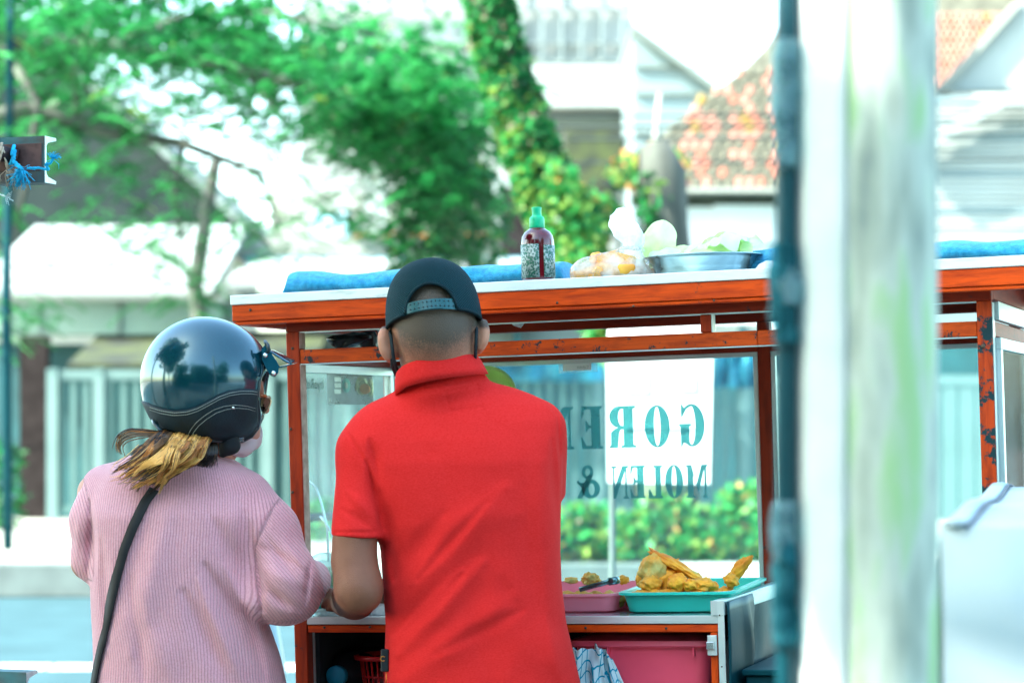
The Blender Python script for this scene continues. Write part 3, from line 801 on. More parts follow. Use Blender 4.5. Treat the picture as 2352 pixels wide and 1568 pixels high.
glass_s = clear_mat('side_glass', (0.90, 0.985, 0.975), .012, .16, (0.84, 0.96, 0.94), .05, 4)
screw = mat('screw_head', (0.10, 0.07, 0.05), .5, .6)

cart = thing('food_cart', 'varnished red wood and glass fried snack cart with aluminium edged roof', 'food cart', M=CM)
def cb(name, a, b, m, bev=.0015, parent=cart):
    """one piece of the cart; long pieces keep their grain along their length"""
    a = Vector(a); b = Vector(b); c = (a + b) / 2; h = b - a
    h = Vector((abs(h.x), abs(h.y), abs(h.z)))
    if h.z > h.x and h.z > h.y:   # upright: build along x, then stand it up
        o = MB().box((-h.z / 2, -h.y / 2, -h.x / 2), (h.z / 2, h.y / 2, h.x / 2), bev=bev).build(name, m, parent)
        o.matrix_local = Matrix.Translation(c) @ Matrix.Rotation(R(-90), 4, 'Y')
    elif h.y > h.x:
        o = MB().box((-h.y / 2, -h.x / 2, -h.z / 2), (h.y / 2, h.x / 2, h.z / 2), bev=bev).build(name, m, parent)
        o.matrix_local = Matrix.Translation(c) @ Matrix.Rotation(R(90), 4, 'Z')
    else:
        o = MB().box(-h / 2, h / 2, bev=bev).build(name, m, parent)
        o.matrix_local = Matrix.Translation(c)
    return o
S0, S1 = ls(530, 700, -.06), 1.42
D0, D1, DB = -.06, .64, .55
# roof
cb('roof_sheet', (S0 + .003, D0 + .004, 1.562), (S1, D1, 1.580), alu, .001)
cb('roof_edge', (S0, D0 - .003, 1.5665), (S1, D0 + .003, 1.586), alu_worn, .001)
cb('roof_edge', (S0 - .003, D0 + .004, 1.5665), (S0 + .002, D1, 1.586), alu_worn, .001)
cb('fascia_board', (S0 + .002, D0, 1.5325), (S1, D0 + .022, 1.5655), wood)
cb('fascia_board', (S0 + .002, D0 + .003, 1.5245), (S1, D0 + .022, 1.5318), wood)
cb('fascia_board', (S0 + .002, D0 + .023, 1.5245), (S0 + .022, D1, 1.5655), wood)
cb('fascia_board', (S0 + .023, D1 - .022, 1.5245), (S1, D1, 1.5655), wood_red)
# frame
lp0, lp1 = ls(660, 900, 0), ls(689.5, 900, 0)
rp0, rp1 = ls(2247, 850, 0), ls(2282, 850, 0)
cb('top_beam', (lp0, 0, 1.5085), (rp1, .030, 1.560), wood_red)
cb('top_beam', (lp0, DB, 1.5135), (rp1, DB + .030, 1.560), wood_red)
cb('top_beam', (lp0, .0305, 1.512), (lp0 + .028, DB - .0005, 1.560), wood_red)
cb('top_beam', (rp1 - .028, .0305, 1.512), (rp1, DB - .0005, 1.560), wood_red)
cb('trim_strip', (lp1 + .002, .001, 1.5062), (rp0 - .001, .024, 1.5082), alu, 0)
cb('post', (lp0, 0, .08), (lp1, .030, 1.508), wood_post)
cb('post_lining', (lp1 + .0002, .002, .925), (lp1 + .0014, .0295, 1.441), wood_lit, 0)  # pale strips: light on the post's side put into their colour
cb('post_lining', (lp1 + .0002, .002, 1.474), (lp1 + .0014, .0295, 1.5055), wood_lit, 0)
cb('post', (rp0, 0, .08), (rp1, .030, 1.508), wood_burn)
cb('post_lining', (rp1 + .0003, .002, .60), (rp1 + .0016, .0295, 1.505), alu, 0)
bl0, bl1 = ls(880, 900, DB), ls(898, 900, DB)
bm0, bm1 = ls(1745, 1000, DB), ls(1774, 1000, DB)
br0, br1 = ls(2316, 720, DB), ls(2341, 720, DB)
cb('post', (bl0, DB, .08), (bl1, DB + .030, 1.513), wood_red)
cb('post', (bm0, DB, .40), (bm1, DB + .030, 1.513), wood_red)
cb('post', (br0, DB, .08), (br1, DB + .030, 1.513), wood_red)
st0, st1 = ls(1608, 742, 0), ls(1633, 742, 0)
cb('short_post', (st0, .001, 1.4716), (st1, .029, 1.506), wood_post)
cb('short_post_trim', (st1 + .0003, .002, 1.4716), (st1 + .002, .028, 1.506), alu, 0)
cb('front_rail', (lp1 + .0016, .001, 1.4425), (st1 + .09, .028, 1.4712), wood_worn)
cb('front_rail', (st1 + .0903, .001, 1.4425), (rp0 - .0005, .028, 1.4712), wood_worn)
cb('rail_edge', (lp1 + .0016, .0005, 1.4405), (rp0 - .0005, .0275, 1.4422), alu, 0)
cb('back_rail', (bl1 + .0005, DB, 1.449), (bm0 - .0005, DB + .028, 1.476), wood_red)
cb('back_rail', (bm1 + .0005, DB, 1.449), (br0 - .0005, DB + .028, 1.476), wood_red)
cb('side_rail', (lp0 + .002, .0305, 1.4445), (lp0 + .028, DB - .0005, 1.473), wood_post)
cb('side_rail', (rp1 - .028, .0305, 1.4425), (rp1, DB - .0005, 1.471), wood_red)
# back glass with aluminium frame
def pane(name, s0, s1, w0, w1, d=DB + .012, m=glass, fw=.010, sides=(1, 1, 1, 1)):
    if sides[0]: cb('glass_frame', (s0, d - .010, w1 - fw), (s1, d + .010, w1), alu, .0008)
    if sides[1]: cb('glass_frame', (s0, d - .010, w0), (s0 + fw, d + .010, w1 - fw - .0003), alu, .0008)
    if sides[2]: cb('glass_frame', (s1 - fw, d - .010, w0), (s1, d + .010, w1 - fw - .0003), alu, .0008)
    cb(name, (s0 + fw * .5, d - .0015, w0), (s1 - fw * .5, d + .0015, w1 - fw * .6), m, 0)
pane('glass_pane', bl1 + .0006, bm0 - .0006, .923, 1.4485)
pane('glass_pane', bm1 + .0006, br0 - .0006, .85, 1.4485)
# left side glass
def side_pane(s, d0, d1, w0, w1, fw=.014, m=glass_s, t=.016):
    cb('glass_frame', (s - t / 2, d0, w1 - fw), (s + t / 2, d1, w1), alu, .0008)
    cb('glass_frame', (s - t / 2, d0, w0), (s + t / 2, d0 + fw, w1 - fw - .0003), alu, .0008)
    cb('glass_frame', (s - t / 2, d1 - fw, w0), (s + t / 2, d1, w1 - fw - .0003), alu, .0008)
    cb('glass_pane', (s - .0015, d0 + .005, w0), (s + .0015, d1 - .005, w1 - fw * .6), m, 0)
side_pane(lp0 + .013, .0325, DB - .002, .923, 1.4435, .018)
side_pane(rp1 + .004, .032, DB - .002, .86, 1.44, .022)
cb('panel', (rp1 - .004, .033, 1.473), (rp1 + .010, DB - .002, 1.508), alu, .001)
# counter
CS1 = ls(1651, 1420, 0)
cb('counter_top', (lp1 + .002, .0005, .9195), (CS1 - .001, DB - .001, .9215), steel, 0)
cb('counter_edge', (lp1 + .002, -.002, .9065), (CS1 - .0005, .0, .9220), alu, .0006)
cb('counter_board', (lp1 + .002, .0015, .905), (CS1 - .002, DB - .002, .919), dark_in, 0)
cb('counter_rail', (lp1 + .002, .0005, .8895), (ls(1651, 1440, 0) - .0005, .022, .9045), wood)
cb('corner_trim', (ls(1650, 1450, 0), -.003, .40), (ls(1665, 1450, 0), .0, .935), alu, .0006)
cb('trim_plate', (ls(1634, 1400, .001), -.0045, .9225), (ls(1664, 1400, .001), -.0033, .951), alu, .0004)
cb('raised_trim', (CS1 - .011, .0, .9222), (CS1 + .012, DB - .004, .951), alu, .001)
cb('short_leg', (ls(1632, 1500, 0), .001, .40), (ls(1649, 1500, 0), .024, .8890), wood)
lt = cb('latch', (ls(1627, 1490, 0), -.008, .845), (ls(1648, 1490, 0), -.0002, .884), alu, .001)
cb('latch_bolt', (ls(1626, 1490, 0), -.014, .857), (ls(1644, 1490, 0), -.0083, .872), steel, .001)
# dented stainless side of the cabinet
nv, nw = 26, 30; vs = []; d_a, d_b, w_a, w_b = .0, .50, .40, .948
for j in range(nw + 1):
    for i in range(nv + 1):
        d = d_a + (d_b - d_a) * i / nv; w = w_a + (w_b - w_a) * j / nw
        e = .012 * math.exp(-((d - .17) / .03) ** 2 - ((w - .86) / .07) ** 2) - .018 * math.exp(-((d - .25 - (w - .8) * .5) / .035) ** 2 - ((w - .84) / .09) ** 2) + .006 * math.sin(w * 9 + d * 5)
        vs.append((CS1 + .014 + e, d, w))
fs = [(j * (nv + 1) + i, j * (nv + 1) + i + 1, (j + 1) * (nv + 1) + i + 1, (j + 1) * (nv + 1) + i) for j in range(nw) for i in range(nv)]
sp = obj('side_panel', vs, fs, steel_b, cart, True)
md = sp.modifiers.new('thickness', 'SOLIDIFY'); md.thickness = .002
# cabinet under the counter
cb('cabinet_back', (lp1, DB - .01, .40), (CS1, DB - .002, .904), dark_in, 0)
cb('cabinet_side', (lp1 + .004, .031, .40), (lp1 + .014, DB - .012, .904), dark_in, 0)
cb('door_runner', (ls(718, 1500, .02), .022, .40), (ls(722, 1500, .02), .026, .889), alu, 0)
cb('cabinet_floor', (lp1 + .015, .003, .655), (CS1 - .003, DB - .012, .672), wood_red)
cb('bottom_rail', (lp1 + .002, .0, .40), (rp0, .022, .44), wood_post)
cb('bottom_rail', (bl1, DB + .001, .40), (br0, DB + .022, .44), wood_post)
# frying station at the right end
cb('stove_cabinet', (CS1 + .035, .06, .44), (rp0 - .004, DB - .02, .80), steel_b, .004)
cb('stove_top', (CS1 + .03, .05, .8005), (rp0 - .002, DB - .01, .812), steel_b, .002)
# wheels
tyre = mat('tyre_rubber', (0.02, 0.022, 0.025), .85, var=.3)
for sw, dd in ((.40, -.075), (.40, DB + .115)):
    wz = CMI @ Vector((CM @ Vector((sw, dd, 0))).xyz)
    zc = .262 - math.sin(TILT) * sw
    m_ = MB(); rr = .24
    m_.tube([(rr * math.cos(a * math.pi / 16), 0, rr * math.sin(a * math.pi / 16)) for a in range(33)], .022, 8, cap=False)
    t_ = m_.build('wheel', tyre, cart, True); t_.location = (sw, dd, zc)
    m_ = MB(); m_.tube([(.21 * math.cos(a * math.pi / 16), 0, .21 * math.sin(a * math.pi / 16)) for a in range(33)], .010, 6, cap=False)
    for a in range(12): m_.tube([(0, 0, 0), (.2 * math.cos(a * math.pi / 6), 0, .2 * math.sin(a * math.pi / 6))], .002, 4)
    m_.tube([(0, -.03, 0), (0, .03, 0)], .02, 10); m_.build('rim', alu, t_, True)
m_ = MB(); m_.tube([(.40, -.06, .262 - .012), (.40, DB + .10, .262 - .012)], .012, 8); m_.box((.385, .0, .24), (.415, .02, .40)); m_.box((.385, DB, .24), (.415, DB + .02, .40)); m_.build('axle', tyre, cart)
# screws and nail heads
def screw_at(px, py, d, r=.003):
    p = loc(px, py, d); o = MB().lathe([(r, 0), (r, .0012), (0.0005, .0016)], 8).build('screw', screw, cart, True)
    o.matrix_local = Matrix.Translation(p) @ Matrix.Rotation(R(90), 4, 'X')
for x, y in ((672, 800), (672, 1130), (575, 712), (668, 985)): screw_at(x, y, -.0605 if x == 575 else -.0004)
for x, y in ((745, 1440), (850, 1439), (1345, 1441), (1530, 1442)): screw_at(x, y, -.0004, .0028)
for x, y in ((1280, 695), (1455, 703), (1640, 690)): screw_at(x, y, -.0604, .0025)
screw_at(2258, 795, -.0004, .0045)
screw_at(1653, 1412, -.0048, .0015); screw_at(1658, 1530, -.0034, .0015)
screw_at(1638, 1475, -.0085, .002); screw_at(1638, 1503, -.0003, .003)

# ------------------------------------------------------------------ lettering on the glass (seen from its back, so mirrored)
letter = clear_mat('frosted_letter', (0.26, 0.56, 0.56), .05, .36, (0.36, 0.60, 0.60), .3, 3)
def ell(cx, cy, rx, ry, a0, a1, n=18): return [(cx + rx * math.cos(R(a0 + (a1 - a0) * i / n)), cy + ry * math.sin(R(a0 + (a1 - a0) * i / n))) for i in range(n + 1)]
GL = {
 'O': ([ell(.5, .5, .5, .5, 0, 350, 30)], [ell(.5, .5, .13, .46, 0, 345, 24)]),
 'E': ([[(0,0),(0,.05),(.1,.07),(.1,.93),(0,.95),(0,1),(.93,1),(.98,.72),(.92,.72),(.78,.93),(.52,.93),(.52,.55),(.62,.57),(.72,.66),(.77,.66),(.77,.40),(.72,.40),(.62,.48),(.52,.49),(.52,.07),(.75,.08),(.93,.28),(1,.28),(.96,0)]], []),
 'L': ([[(0,0),(0,.05),(.12,.07),(.12,.93),(0,.95),(0,1),(.62,1),(.62,.95),(.5,.93),(.5,.07),(.68,.08),(.88,.27),(.97,.27),(1,0)]], []),
 'N': ([[(0,0),(0,.05),(.11,.08),(.11,.93),(0,.95),(0,1),(.36,1),(.82,.34),(.82,.93),(.68,.95),(.68,1),(1,1),(1,.95),(.92,.93),(.92,0),(.78,0),(.20,.84),(.20,.08),(.32,.05),(.32,0)]], []),
 'M': ([[(0,0),(0,.05),(.07,.07),(.07,.93),(0,.95),(0,1),(.28,1),(.53,.40),(.74,1),(1,1),(1,.95),(.93,.93),(.93,.07),(1,.05),(1,0),(.58,0),(.58,.05),(.67,.07),(.67,.70),(.44,.16),(.16,.86),(.16,.07),(.25,.05),(.25,0)]], []),
 'R': ([[(0,0),(0,.05),(.1,.07),(.1,.93),(0,.95),(0,1),(.55,1)] + ell(.60, .74, .38, .26, 80, -80, 12) + [(.78,.46),(.93,.38),(.94,.07),(1,.05),(1,0),(.68,0),(.62,.36),(.56,.44),(.46,.44),(.46,.07),(.56,.05),(.56,0)]], [[(.46,.93)] + ell(.52, .73, .13, .20, 80, -80, 8) + [(.46,.52)]]),
 'G': ([ell(.5, .5, .5, .5, 55, 285, 24) + [(.70,.06),(.82,.10),(.90,0),(.94,0),(.94,.47),(1,.49),(1,.54),(.52,.54),(.52,.49),(.60,.47),(.60,.16)] + ell(.5, .14, .10, .09, 0, -90, 5) + ell(.52, .5, .16, .45, -100, -265, 16) + [(.70,.88),(.86,.70),(.91,.70),(.91,1),(.87,1),(.80,.92)]], []),
 'A': ([[(0,0),(0,.05),(.08,.07),(.42,1),(.62,1),(.94,.07),(1,.05),(1,0),(.54,0),(.54,.05),(.63,.07),(.58,.26),(.24,.26),(.17,.07),(.27,.05),(.27,0)]], [[(.27,.32),(.56,.32),(.42,.75)]]),
}
AMP = [([ell(.52, .79, .26, .21, 0, 345, 20)], [ell(.52, .79, .10, .12, 0, 340, 14)]), ([ell(.40, .29, .40, .29, 0, 345, 24)], [ell(.36, .28, .13, .18, 0, 340, 14)]),
       ([[(.30,.66),(.48,.74),(.95,.10),(1,.02),(.78,0)]], []), ([[(.62,.48),(.98,.48),(.98,.53),(.88,.56),(.74,.30),(.66,.16),(.72,.12)]], [])]
def glyph(parts, x0, y0, x1, y1, d, parent, name='letter', m=letter):
    """x0 is the letter's own left edge, which shows on the right"""
    for k, (outer, holes) in enumerate(parts):
        cu = bpy.data.curves.new(name, 'CURVE'); cu.dimensions = '2D'; cu.fill_mode = 'BOTH'; cu.extrude = .0004
        pl = [loc(x0, y0, d), loc(x1, y1, d)]
        for ring in outer + holes:
            sp_ = cu.splines.new('POLY'); sp_.points.add(len(ring) - 1); sp_.use_cyclic_u = True
            for i, (u, v) in enumerate(ring):
                s = pl[0].x + (pl[1].x - pl[0].x) * u; w = pl[1].z + (pl[0].z - pl[1].z) * v
                sp_.points[i].co = (s, w, 0, 1)
        o = bpy.data.objects.new(name, cu); COL.objects.link(o)
        me = bpy.data.meshes.new_from_object(o.evaluated_get(bpy.context.evaluated_depsgraph_get()))
        bpy.data.objects.remove(o); me.materials.clear()
        link(name, me, m, parent, False, Matrix.Translation((0, d - k * .001, 0)) @ Matrix.Rotation(R(90), 4, 'X'))
DL = DB + .0085
for chh, a, b_, t_, bt in (('G', 1617, 1561, 926, 1026), ('O', 1537, 1482, 929, 1028), ('R', 1459, 1400, 931, 1029), ('E', 1382, 1335, 932, 1031), ('N', 1317, 1252, 934, 1033),
                           ('G', 1232, 1176, 935, 1034), ('A', 1155, 1096, 937, 1036), ('N', 1078, 1016, 938, 1037),
                           ('M', 1625, 1577, 1066, 1143), ('O', 1568, 1529, 1066, 1144), ('L', 1521, 1490, 1068, 1144), ('E', 1481, 1448, 1068, 1144), ('N', 1443, 1406, 1069, 1145)):
    glyph([GL[chh]], a, t_, b_, bt, DL, cart)
glyph(AMP, 1377, 1067, 1326, 1145, DL, cart)
glyph([([ell(.5, .6, .5, .4, 0, 345, 12)], [])], 1297, 1126, 1284, 1146, DL, cart)
# paper note taped to the glass
paper = mat('taped_paper', (0.88, 0.92, 0.92), .6, var=.06)
tape = clear_mat('clear_tape', (.8, .93, .93), .2, .25)
ink = mat('pencil_ink', (0.35, 0.42, 0.42), .8)
def patch(name, x0, y0, x1, y1, d, m, parent=cart, t=.0005, skew=0.0):
    a = loc(x0, y1, d); b = loc(x1, y0, d)
    pts = [(a.x, a.z), (b.x, a.z + skew), (b.x, b.z + skew), (a.x, b.z)]
    return MB().prism(pts, d - t, d, 1).build(name, m, parent)
patch('tape', 1284, 829, 1372, 857, DL - .0002, tape)
pn = patch('paper_note', 1293, 833, 1358, 852, DL - .001, paper)
word('scribble', 'Cekakik', .0085, Matrix.Translation(loc(1352, 845, DL - .0020)) @ Matrix.Rotation(R(90), 4, 'X') @ Matrix.Rotation(R(180), 4, 'Y'), ink, cart, .0001)
# mirrored script sticker and pale translucent patch with coloured blobs on the left side glass
SG = lp0 + .013 + .0019
def sideloc(px, py):
    o = CMI @ Vector((0, 0, CAMZ)); q = CMI @ W(px, py, 5.0); v = q - o
    return o + v * ((SG - o.x) / v.x)
def side_patch(name, x0, y0, x1, y1, m, t=.0004):
    a = sideloc(x0, y1); b = sideloc(x1, y0)
    return MB().prism([(a.y, a.z), (b.y, a.z), (b.y, b.z), (a.y, b.z)], SG, SG + t, 0).build(name, m, cart)
st_f = clear_mat('faded_sticker', (.72, .80, .84), .08, .35, (.62, .72, .78))
st_t = clear_mat('sticker_teal', (.35, .80, .76), .08, .5, (.42, .74, .72))
st_o = clear_mat('sticker_orange', (.9, .55, .42), .08, .5, (.85, .48, .36))
st_y = clear_mat('sticker_cream', (.8, .85, .7), .08, .4, (.72, .76, .60))
st_w = clear_mat('sticker_white', (.9, .95, .95), .08, .4, (.85, .92, .92))
side_patch('sticker', 752, 851, 857, 928, st_f)
SG += .001
for (cx, cy, rx, ry, mm) in ((795, 885, 9, 17, st_t), (830, 885, 14, 22, st_y), (850, 890, 7, 20, st_y)):
    a = sideloc(cx - rx, cy); b = sideloc(cx + rx, cy); t_ = sideloc(cx, cy - ry); u_ = sideloc(cx, cy + ry)
    MB().prism([((a.y + b.y) / 2 + (b.y - a.y) / 2 * math.cos(R(k * 18)), (t_.z + u_.z) / 2 + (t_.z - u_.z) / 2 * math.sin(R(k * 18))) for k in range(20)], SG, SG + .0004, 0).build('sticker_print', mm, cart)
SG += .001
for (cx, cy, rx, ry, mm) in ((838, 893, 12, 12, st_o), (795, 885, 4, 8, st_w)):
    a = sideloc(cx - rx, cy); b = sideloc(cx + rx, cy); t_ = sideloc(cx, cy - ry); u_ = sideloc(cx, cy + ry)
    MB().prism([((a.y + b.y) / 2 + (b.y - a.y) / 2 * math.cos(R(k * 18)), (t_.z + u_.z) / 2 + (t_.z - u_.z) / 2 * math.sin(R(k * 18))) for k in range(20)], SG, SG + .0004, 0).build('sticker_print', mm, cart)
for k in range(5):
    for y0, y1 in ((866, 876), (880, 890), (894, 904)): side_patch('sticker_print', 769 + k * 3, y0, 770.6 + k * 3, y1, st_w)
q = sideloc(744, 893)
word('sticker_script', 'InyoRide', .030, Matrix.Translation(q) @ Matrix.Rotation(R(-90), 4, 'Z') @ Matrix.Rotation(R(90), 4, 'X') , mat('sticker_line', (0.16, 0.30, 0.26), .6), cart, .0002)
# ------------------------------------------------------------------ things on and in the cart
def hull(name, rings, m, parent=None, n=28, amp=.006, freq=60, seed=0, M=None, smooth=True, cap=True, crease=0.0):
    """a crumpled closed skin: rings of (x, y, z, rx, ry)"""
    vs = []
    for j, (cx, cy, cz, rx, ry) in enumerate(rings):
        for k in range(n):
            a = 2 * math.pi * k / n
            p = Vector((cx + rx * math.cos(a), cy + ry * math.sin(a), cz))
            e = noise.noise(p * freq + Vector((seed * 7.1, 0, 0))) * amp + crease * abs(noise.noise(Vector((a * 3 + seed, cz * 18, seed))))
            p += Vector((math.cos(a), math.sin(a), .3)) * e
            vs.append(p)
    m_ = len(rings)
    fs = [(i * n + k, i * n + (k + 1) % n, (i + 1) * n + (k + 1) % n, (i + 1) * n + k) for i in range(m_ - 1) for k in range(n)]
    if cap: fs += [tuple(reversed(range(n))), tuple(range((m_ - 1) * n, m_ * n))]
    return obj(name, vs, fs, m, parent, smooth, None, M)
def dense(rings, k=4):
    out = []
    for a, b in zip(rings, rings[1:]):
        for i in range(k): out.append(tuple(p + (q - p) * i / k for p, q in zip(a, b)))
    return out + [rings[-1]]
ROOFW = 1.580
towel = mat('blue_towel', (0.0, 0.26, 0.52), .95, col2=(0.03, 0.44, 0.72), scale=90, bump=1.0, bscale=500, sheen=.3)
def towel_roll(label, s0, s1, d, h, name='rolled_towel', hump=0.0):
    o_ = onc(name, label, 'towel', s0, d, ROOFW + .0005, 0, 'blue towels rolled on the cart roof')
    n, mm = 20, 60; vs = []
    for i in range(mm + 1):
        x = (s1 - s0) * i / mm; t = i / mm
        hh = h * (1 + hump * math.exp(-(t / .08) ** 2) + .12 * noise.noise(Vector((x * 9, 1, 0)))) * (min(1, (t * 40) ** .5 + .15)) * (min(1, ((1 - t) * 40) ** .5 + .15))
        for k in range(n):
            a = 2 * math.pi * k / n
            e = 1 + .13 * noise.noise(Vector((x * 16, math.cos(a) * 1.6, math.sin(a) * 1.6)))
            vs.append((x, .075 * math.cos(a) * e, max(0.0, hh * (.5 + .5 * math.sin(a) * e))))
    fs = [(i * n + k, i * n + (k + 1) % n, (i + 1) * n + (k + 1) % n, (i + 1) * n + k) for i in range(mm) for k in range(n)] + [tuple(range(n)), tuple(range(mm * n, mm * n + n))[::-1]]
    obj('cloth', vs, fs, towel, o_, True)
    return o_
towel_roll('blue towel rolled along the roof from its left end to behind the red bottle', ls(668, 650, .12), ls(1312, 640, .12), .14, .054, hump=.18)
towel_roll('blue towel end lying on the roof between the steel bowl and the blue pipe', ls(1722, 615, .15), ls(1800, 610, .15), .17, .056)
towel_roll('blue towel lying on the roof to the right of the foreground pole', ls(2120, 590, .12), ls(2430, 585, .12), .14, .050)
# sauce bottle
sb = onc('sauce_bottle', 'red sauce squeeze bottle with green cap and peeling label on the cart roof', 'bottle', ls(1237, 640, -.01), -.01, 1.5865)
k_ = 4.70 / FPX
redglass = mat('red_sauce', (0.14, 0.004, 0.010), .12, coat=.6, col2=(0.05, 0.003, 0.008), scale=9, stretch=(1, 1, 1))
greencap = mat('green_cap', (0.0, 0.42, 0.20), .4, var=.05)
prof = [(30, 0), (36.5, 2), (37.5, 10), (38.2, 80), (37.5, 92), (35, 103), (29, 112), (20, 118), (16, 121), (15.5, 128)]
MB().lathe([(r * k_, z * k_) for r, z in prof], 32).build('body', redglass, sb, True)
prof = [(16.8, 121), (17.6, 123), (17.4, 140), (16.5, 145), (13.5, 148), (11.3, 149), (11, 152), (10.6, 160), (11.4, 166), (11.2, 168.5), (9, 169)]
MB().lathe([(r * k_, z * k_) for r, z in prof], 28).build('cap', greencap, sb, True)
lab = bpy.data.materials.new('peeling_label'); lab.use_nodes = True
N, L = lab.node_tree.nodes, lab.node_tree.links
tc = N.new('ShaderNodeTexCoord'); vo = N.new('ShaderNodeTexVoronoi'); vo.inputs['Scale'].default_value = 240
nz = N.new('ShaderNodeTexNoise'); nz.inputs['Scale'].default_value = 60; nz.inputs['Detail'].default_value = 8
mx = N.new('ShaderNodeMath'); mx.operation = 'MULTIPLY'
L.new(tc.outputs['Object'], vo.inputs['Vector']); L.new(tc.outputs['Object'], nz.inputs['Vector'])
L.new(vo.outputs['Distance'], mx.inputs[0]); L.new(nz.outputs[0], mx.inputs[1])
cr = N.new('ShaderNodeValToRGB'); e = cr.color_ramp
e.elements[0].position = .14; e.elements[0].color = (0.0, .13, .075, 1); e.elements[1].position = .52; e.elements[1].color = (.40, .47, .44, 1)
q = e.elements.new(.20); q.color = (.005, .06, .045, 1); q = e.elements.new(.27); q.color = (.20, .26, .24, 1)
L.new(mx.outputs[0], cr.inputs[0]); L.new(cr.outputs[0], N['Principled BSDF'].inputs['Base Color'])
v2 = N.new('ShaderNodeBump'); v2.inputs['Strength'].default_value = .6; v2.inputs['Distance'].default_value = .002; L.new(mx.outputs[0], v2.inputs['Height']); L.new(v2.outputs[0], N['Principled BSDF'].inputs['Normal'])
def arc_label(a0, a1, z0, z1):
    n = 16; vs = []
    for z in (z0, z1):
        for r in (38.0, 38.9):
            for i in range(n + 1):
                a = R(a0 + (a1 - a0) * i / n); vs.append((r * k_ * math.cos(a), r * k_ * math.sin(a), z * k_))
    m1 = n + 1
    fs = []
    for i in range(n):
        fs += [(i, i + 1, m1 + i + 1, m1 + i), (2 * m1 + i, 3 * m1 + i, 3 * m1 + i + 1, 2 * m1 + i + 1), (m1 + i, m1 + i + 1, 3 * m1 + i + 1, 3 * m1 + i), (i, 2 * m1 + i, 2 * m1 + i + 1, i + 1)]
    fs += [(0, m1, 3 * m1, 2 * m1), (n, 2 * m1 + n, 3 * m1 + n, m1 + n)]
    obj('label', vs, fs, lab, sb, True)
arc_label(150, 292, 7, 83); arc_label(308, 400, 7, 80)
# bag of fried tofu wedges
bx = ls(1395, 635, .03)
fb_ = onc('snack_bag', 'clear plastic bag of orange fried wedges with twisted white top', 'bag', bx, .06, 1.581)
wedge_m = mat('fried_wedge', (0.95, 0.50, 0.06), .55, col2=(0.85, 0.33, 0.03), scale=25, bump=.4)
for x, y, z, s, r in ((-.055, 0, .018, .036, .4), (-.03, -.02, .02, .034, 1.2), (.0, .0, .022, .04, .2), (.03, -.02, .020, .04, 2.1), (.034, .008, .02, .034, .7), (.02, .01, .046, .034, .1), (-.02, .01, .044, .032, .9), (.030, -.018, .018, .028, .5)):
    m_ = MB(); m_.box((-s * .8, -s * .45, -.010), (s * .8, s * .45, .012), bev=.004)
    m_.build('wedge', wedge_m, fb_, True, Matrix.Translation((x, y, z)) @ Matrix.Rotation(r, 4, 'Z') @ Matrix.Rotation(.35 * math.sin(r * 9), 4, 'Y'))
film = clear_mat('bag_film', (.98, 1, 1), .05, .50, (.95, .98, .98), .12, 26, .8, (.42, .62))
film_w = clear_mat('bag_film_bunched', (.95, .99, .99), .05, .95, (1, 1, 1), .2, 20, .8)
hull('film', dense([(0, 0, .001, .078, .05), (0, 0, .015, .083, .058), (-.005, 0, .035, .076, .055), (.0, 0, .052, .060, .045), (.035, 0, .062, .034, .032), (.045, 0, .070, .018, .02)], 3), film, fb_, 44, .007, 55, 1)
hull('twisted_top', dense([(.045, 0, .064, .018, .018), (.048, 0, .076, .022, .018), (.038, 0, .092, .030, .022), (.028, 0, .112, .031, .022), (.024, 0, .132, .022, .018), (.026, 0, .146, .010, .008), (.028, 0, .150, .003, .003)], 4), film_w, fb_, 32, .006, 70, 2)
hb = onc('snack_bag', 'small clear bag of orange pieces half behind the steel bowl', 'bag', ls(1500, 630, .12), .13, 1.581)
for k in range(4):
    MB().box((-.014, -.01, -.008), (.014, .01, .008), bev=.003).build('wedge', wedge_m, hb, True, Matrix.Translation((-.012 + .012 * k, .006 * (k % 2), .012 + .009 * (k % 2))) @ Matrix.Rotation(k * 1.1, 4, 'Z'))
hull('film', dense([(0, 0, .001, .034, .03), (0, 0, .02, .034, .03), (0, 0, .038, .02, .02), (0, 0, .044, .006, .006)], 3), film, hb, 24, .005, 60, 5)
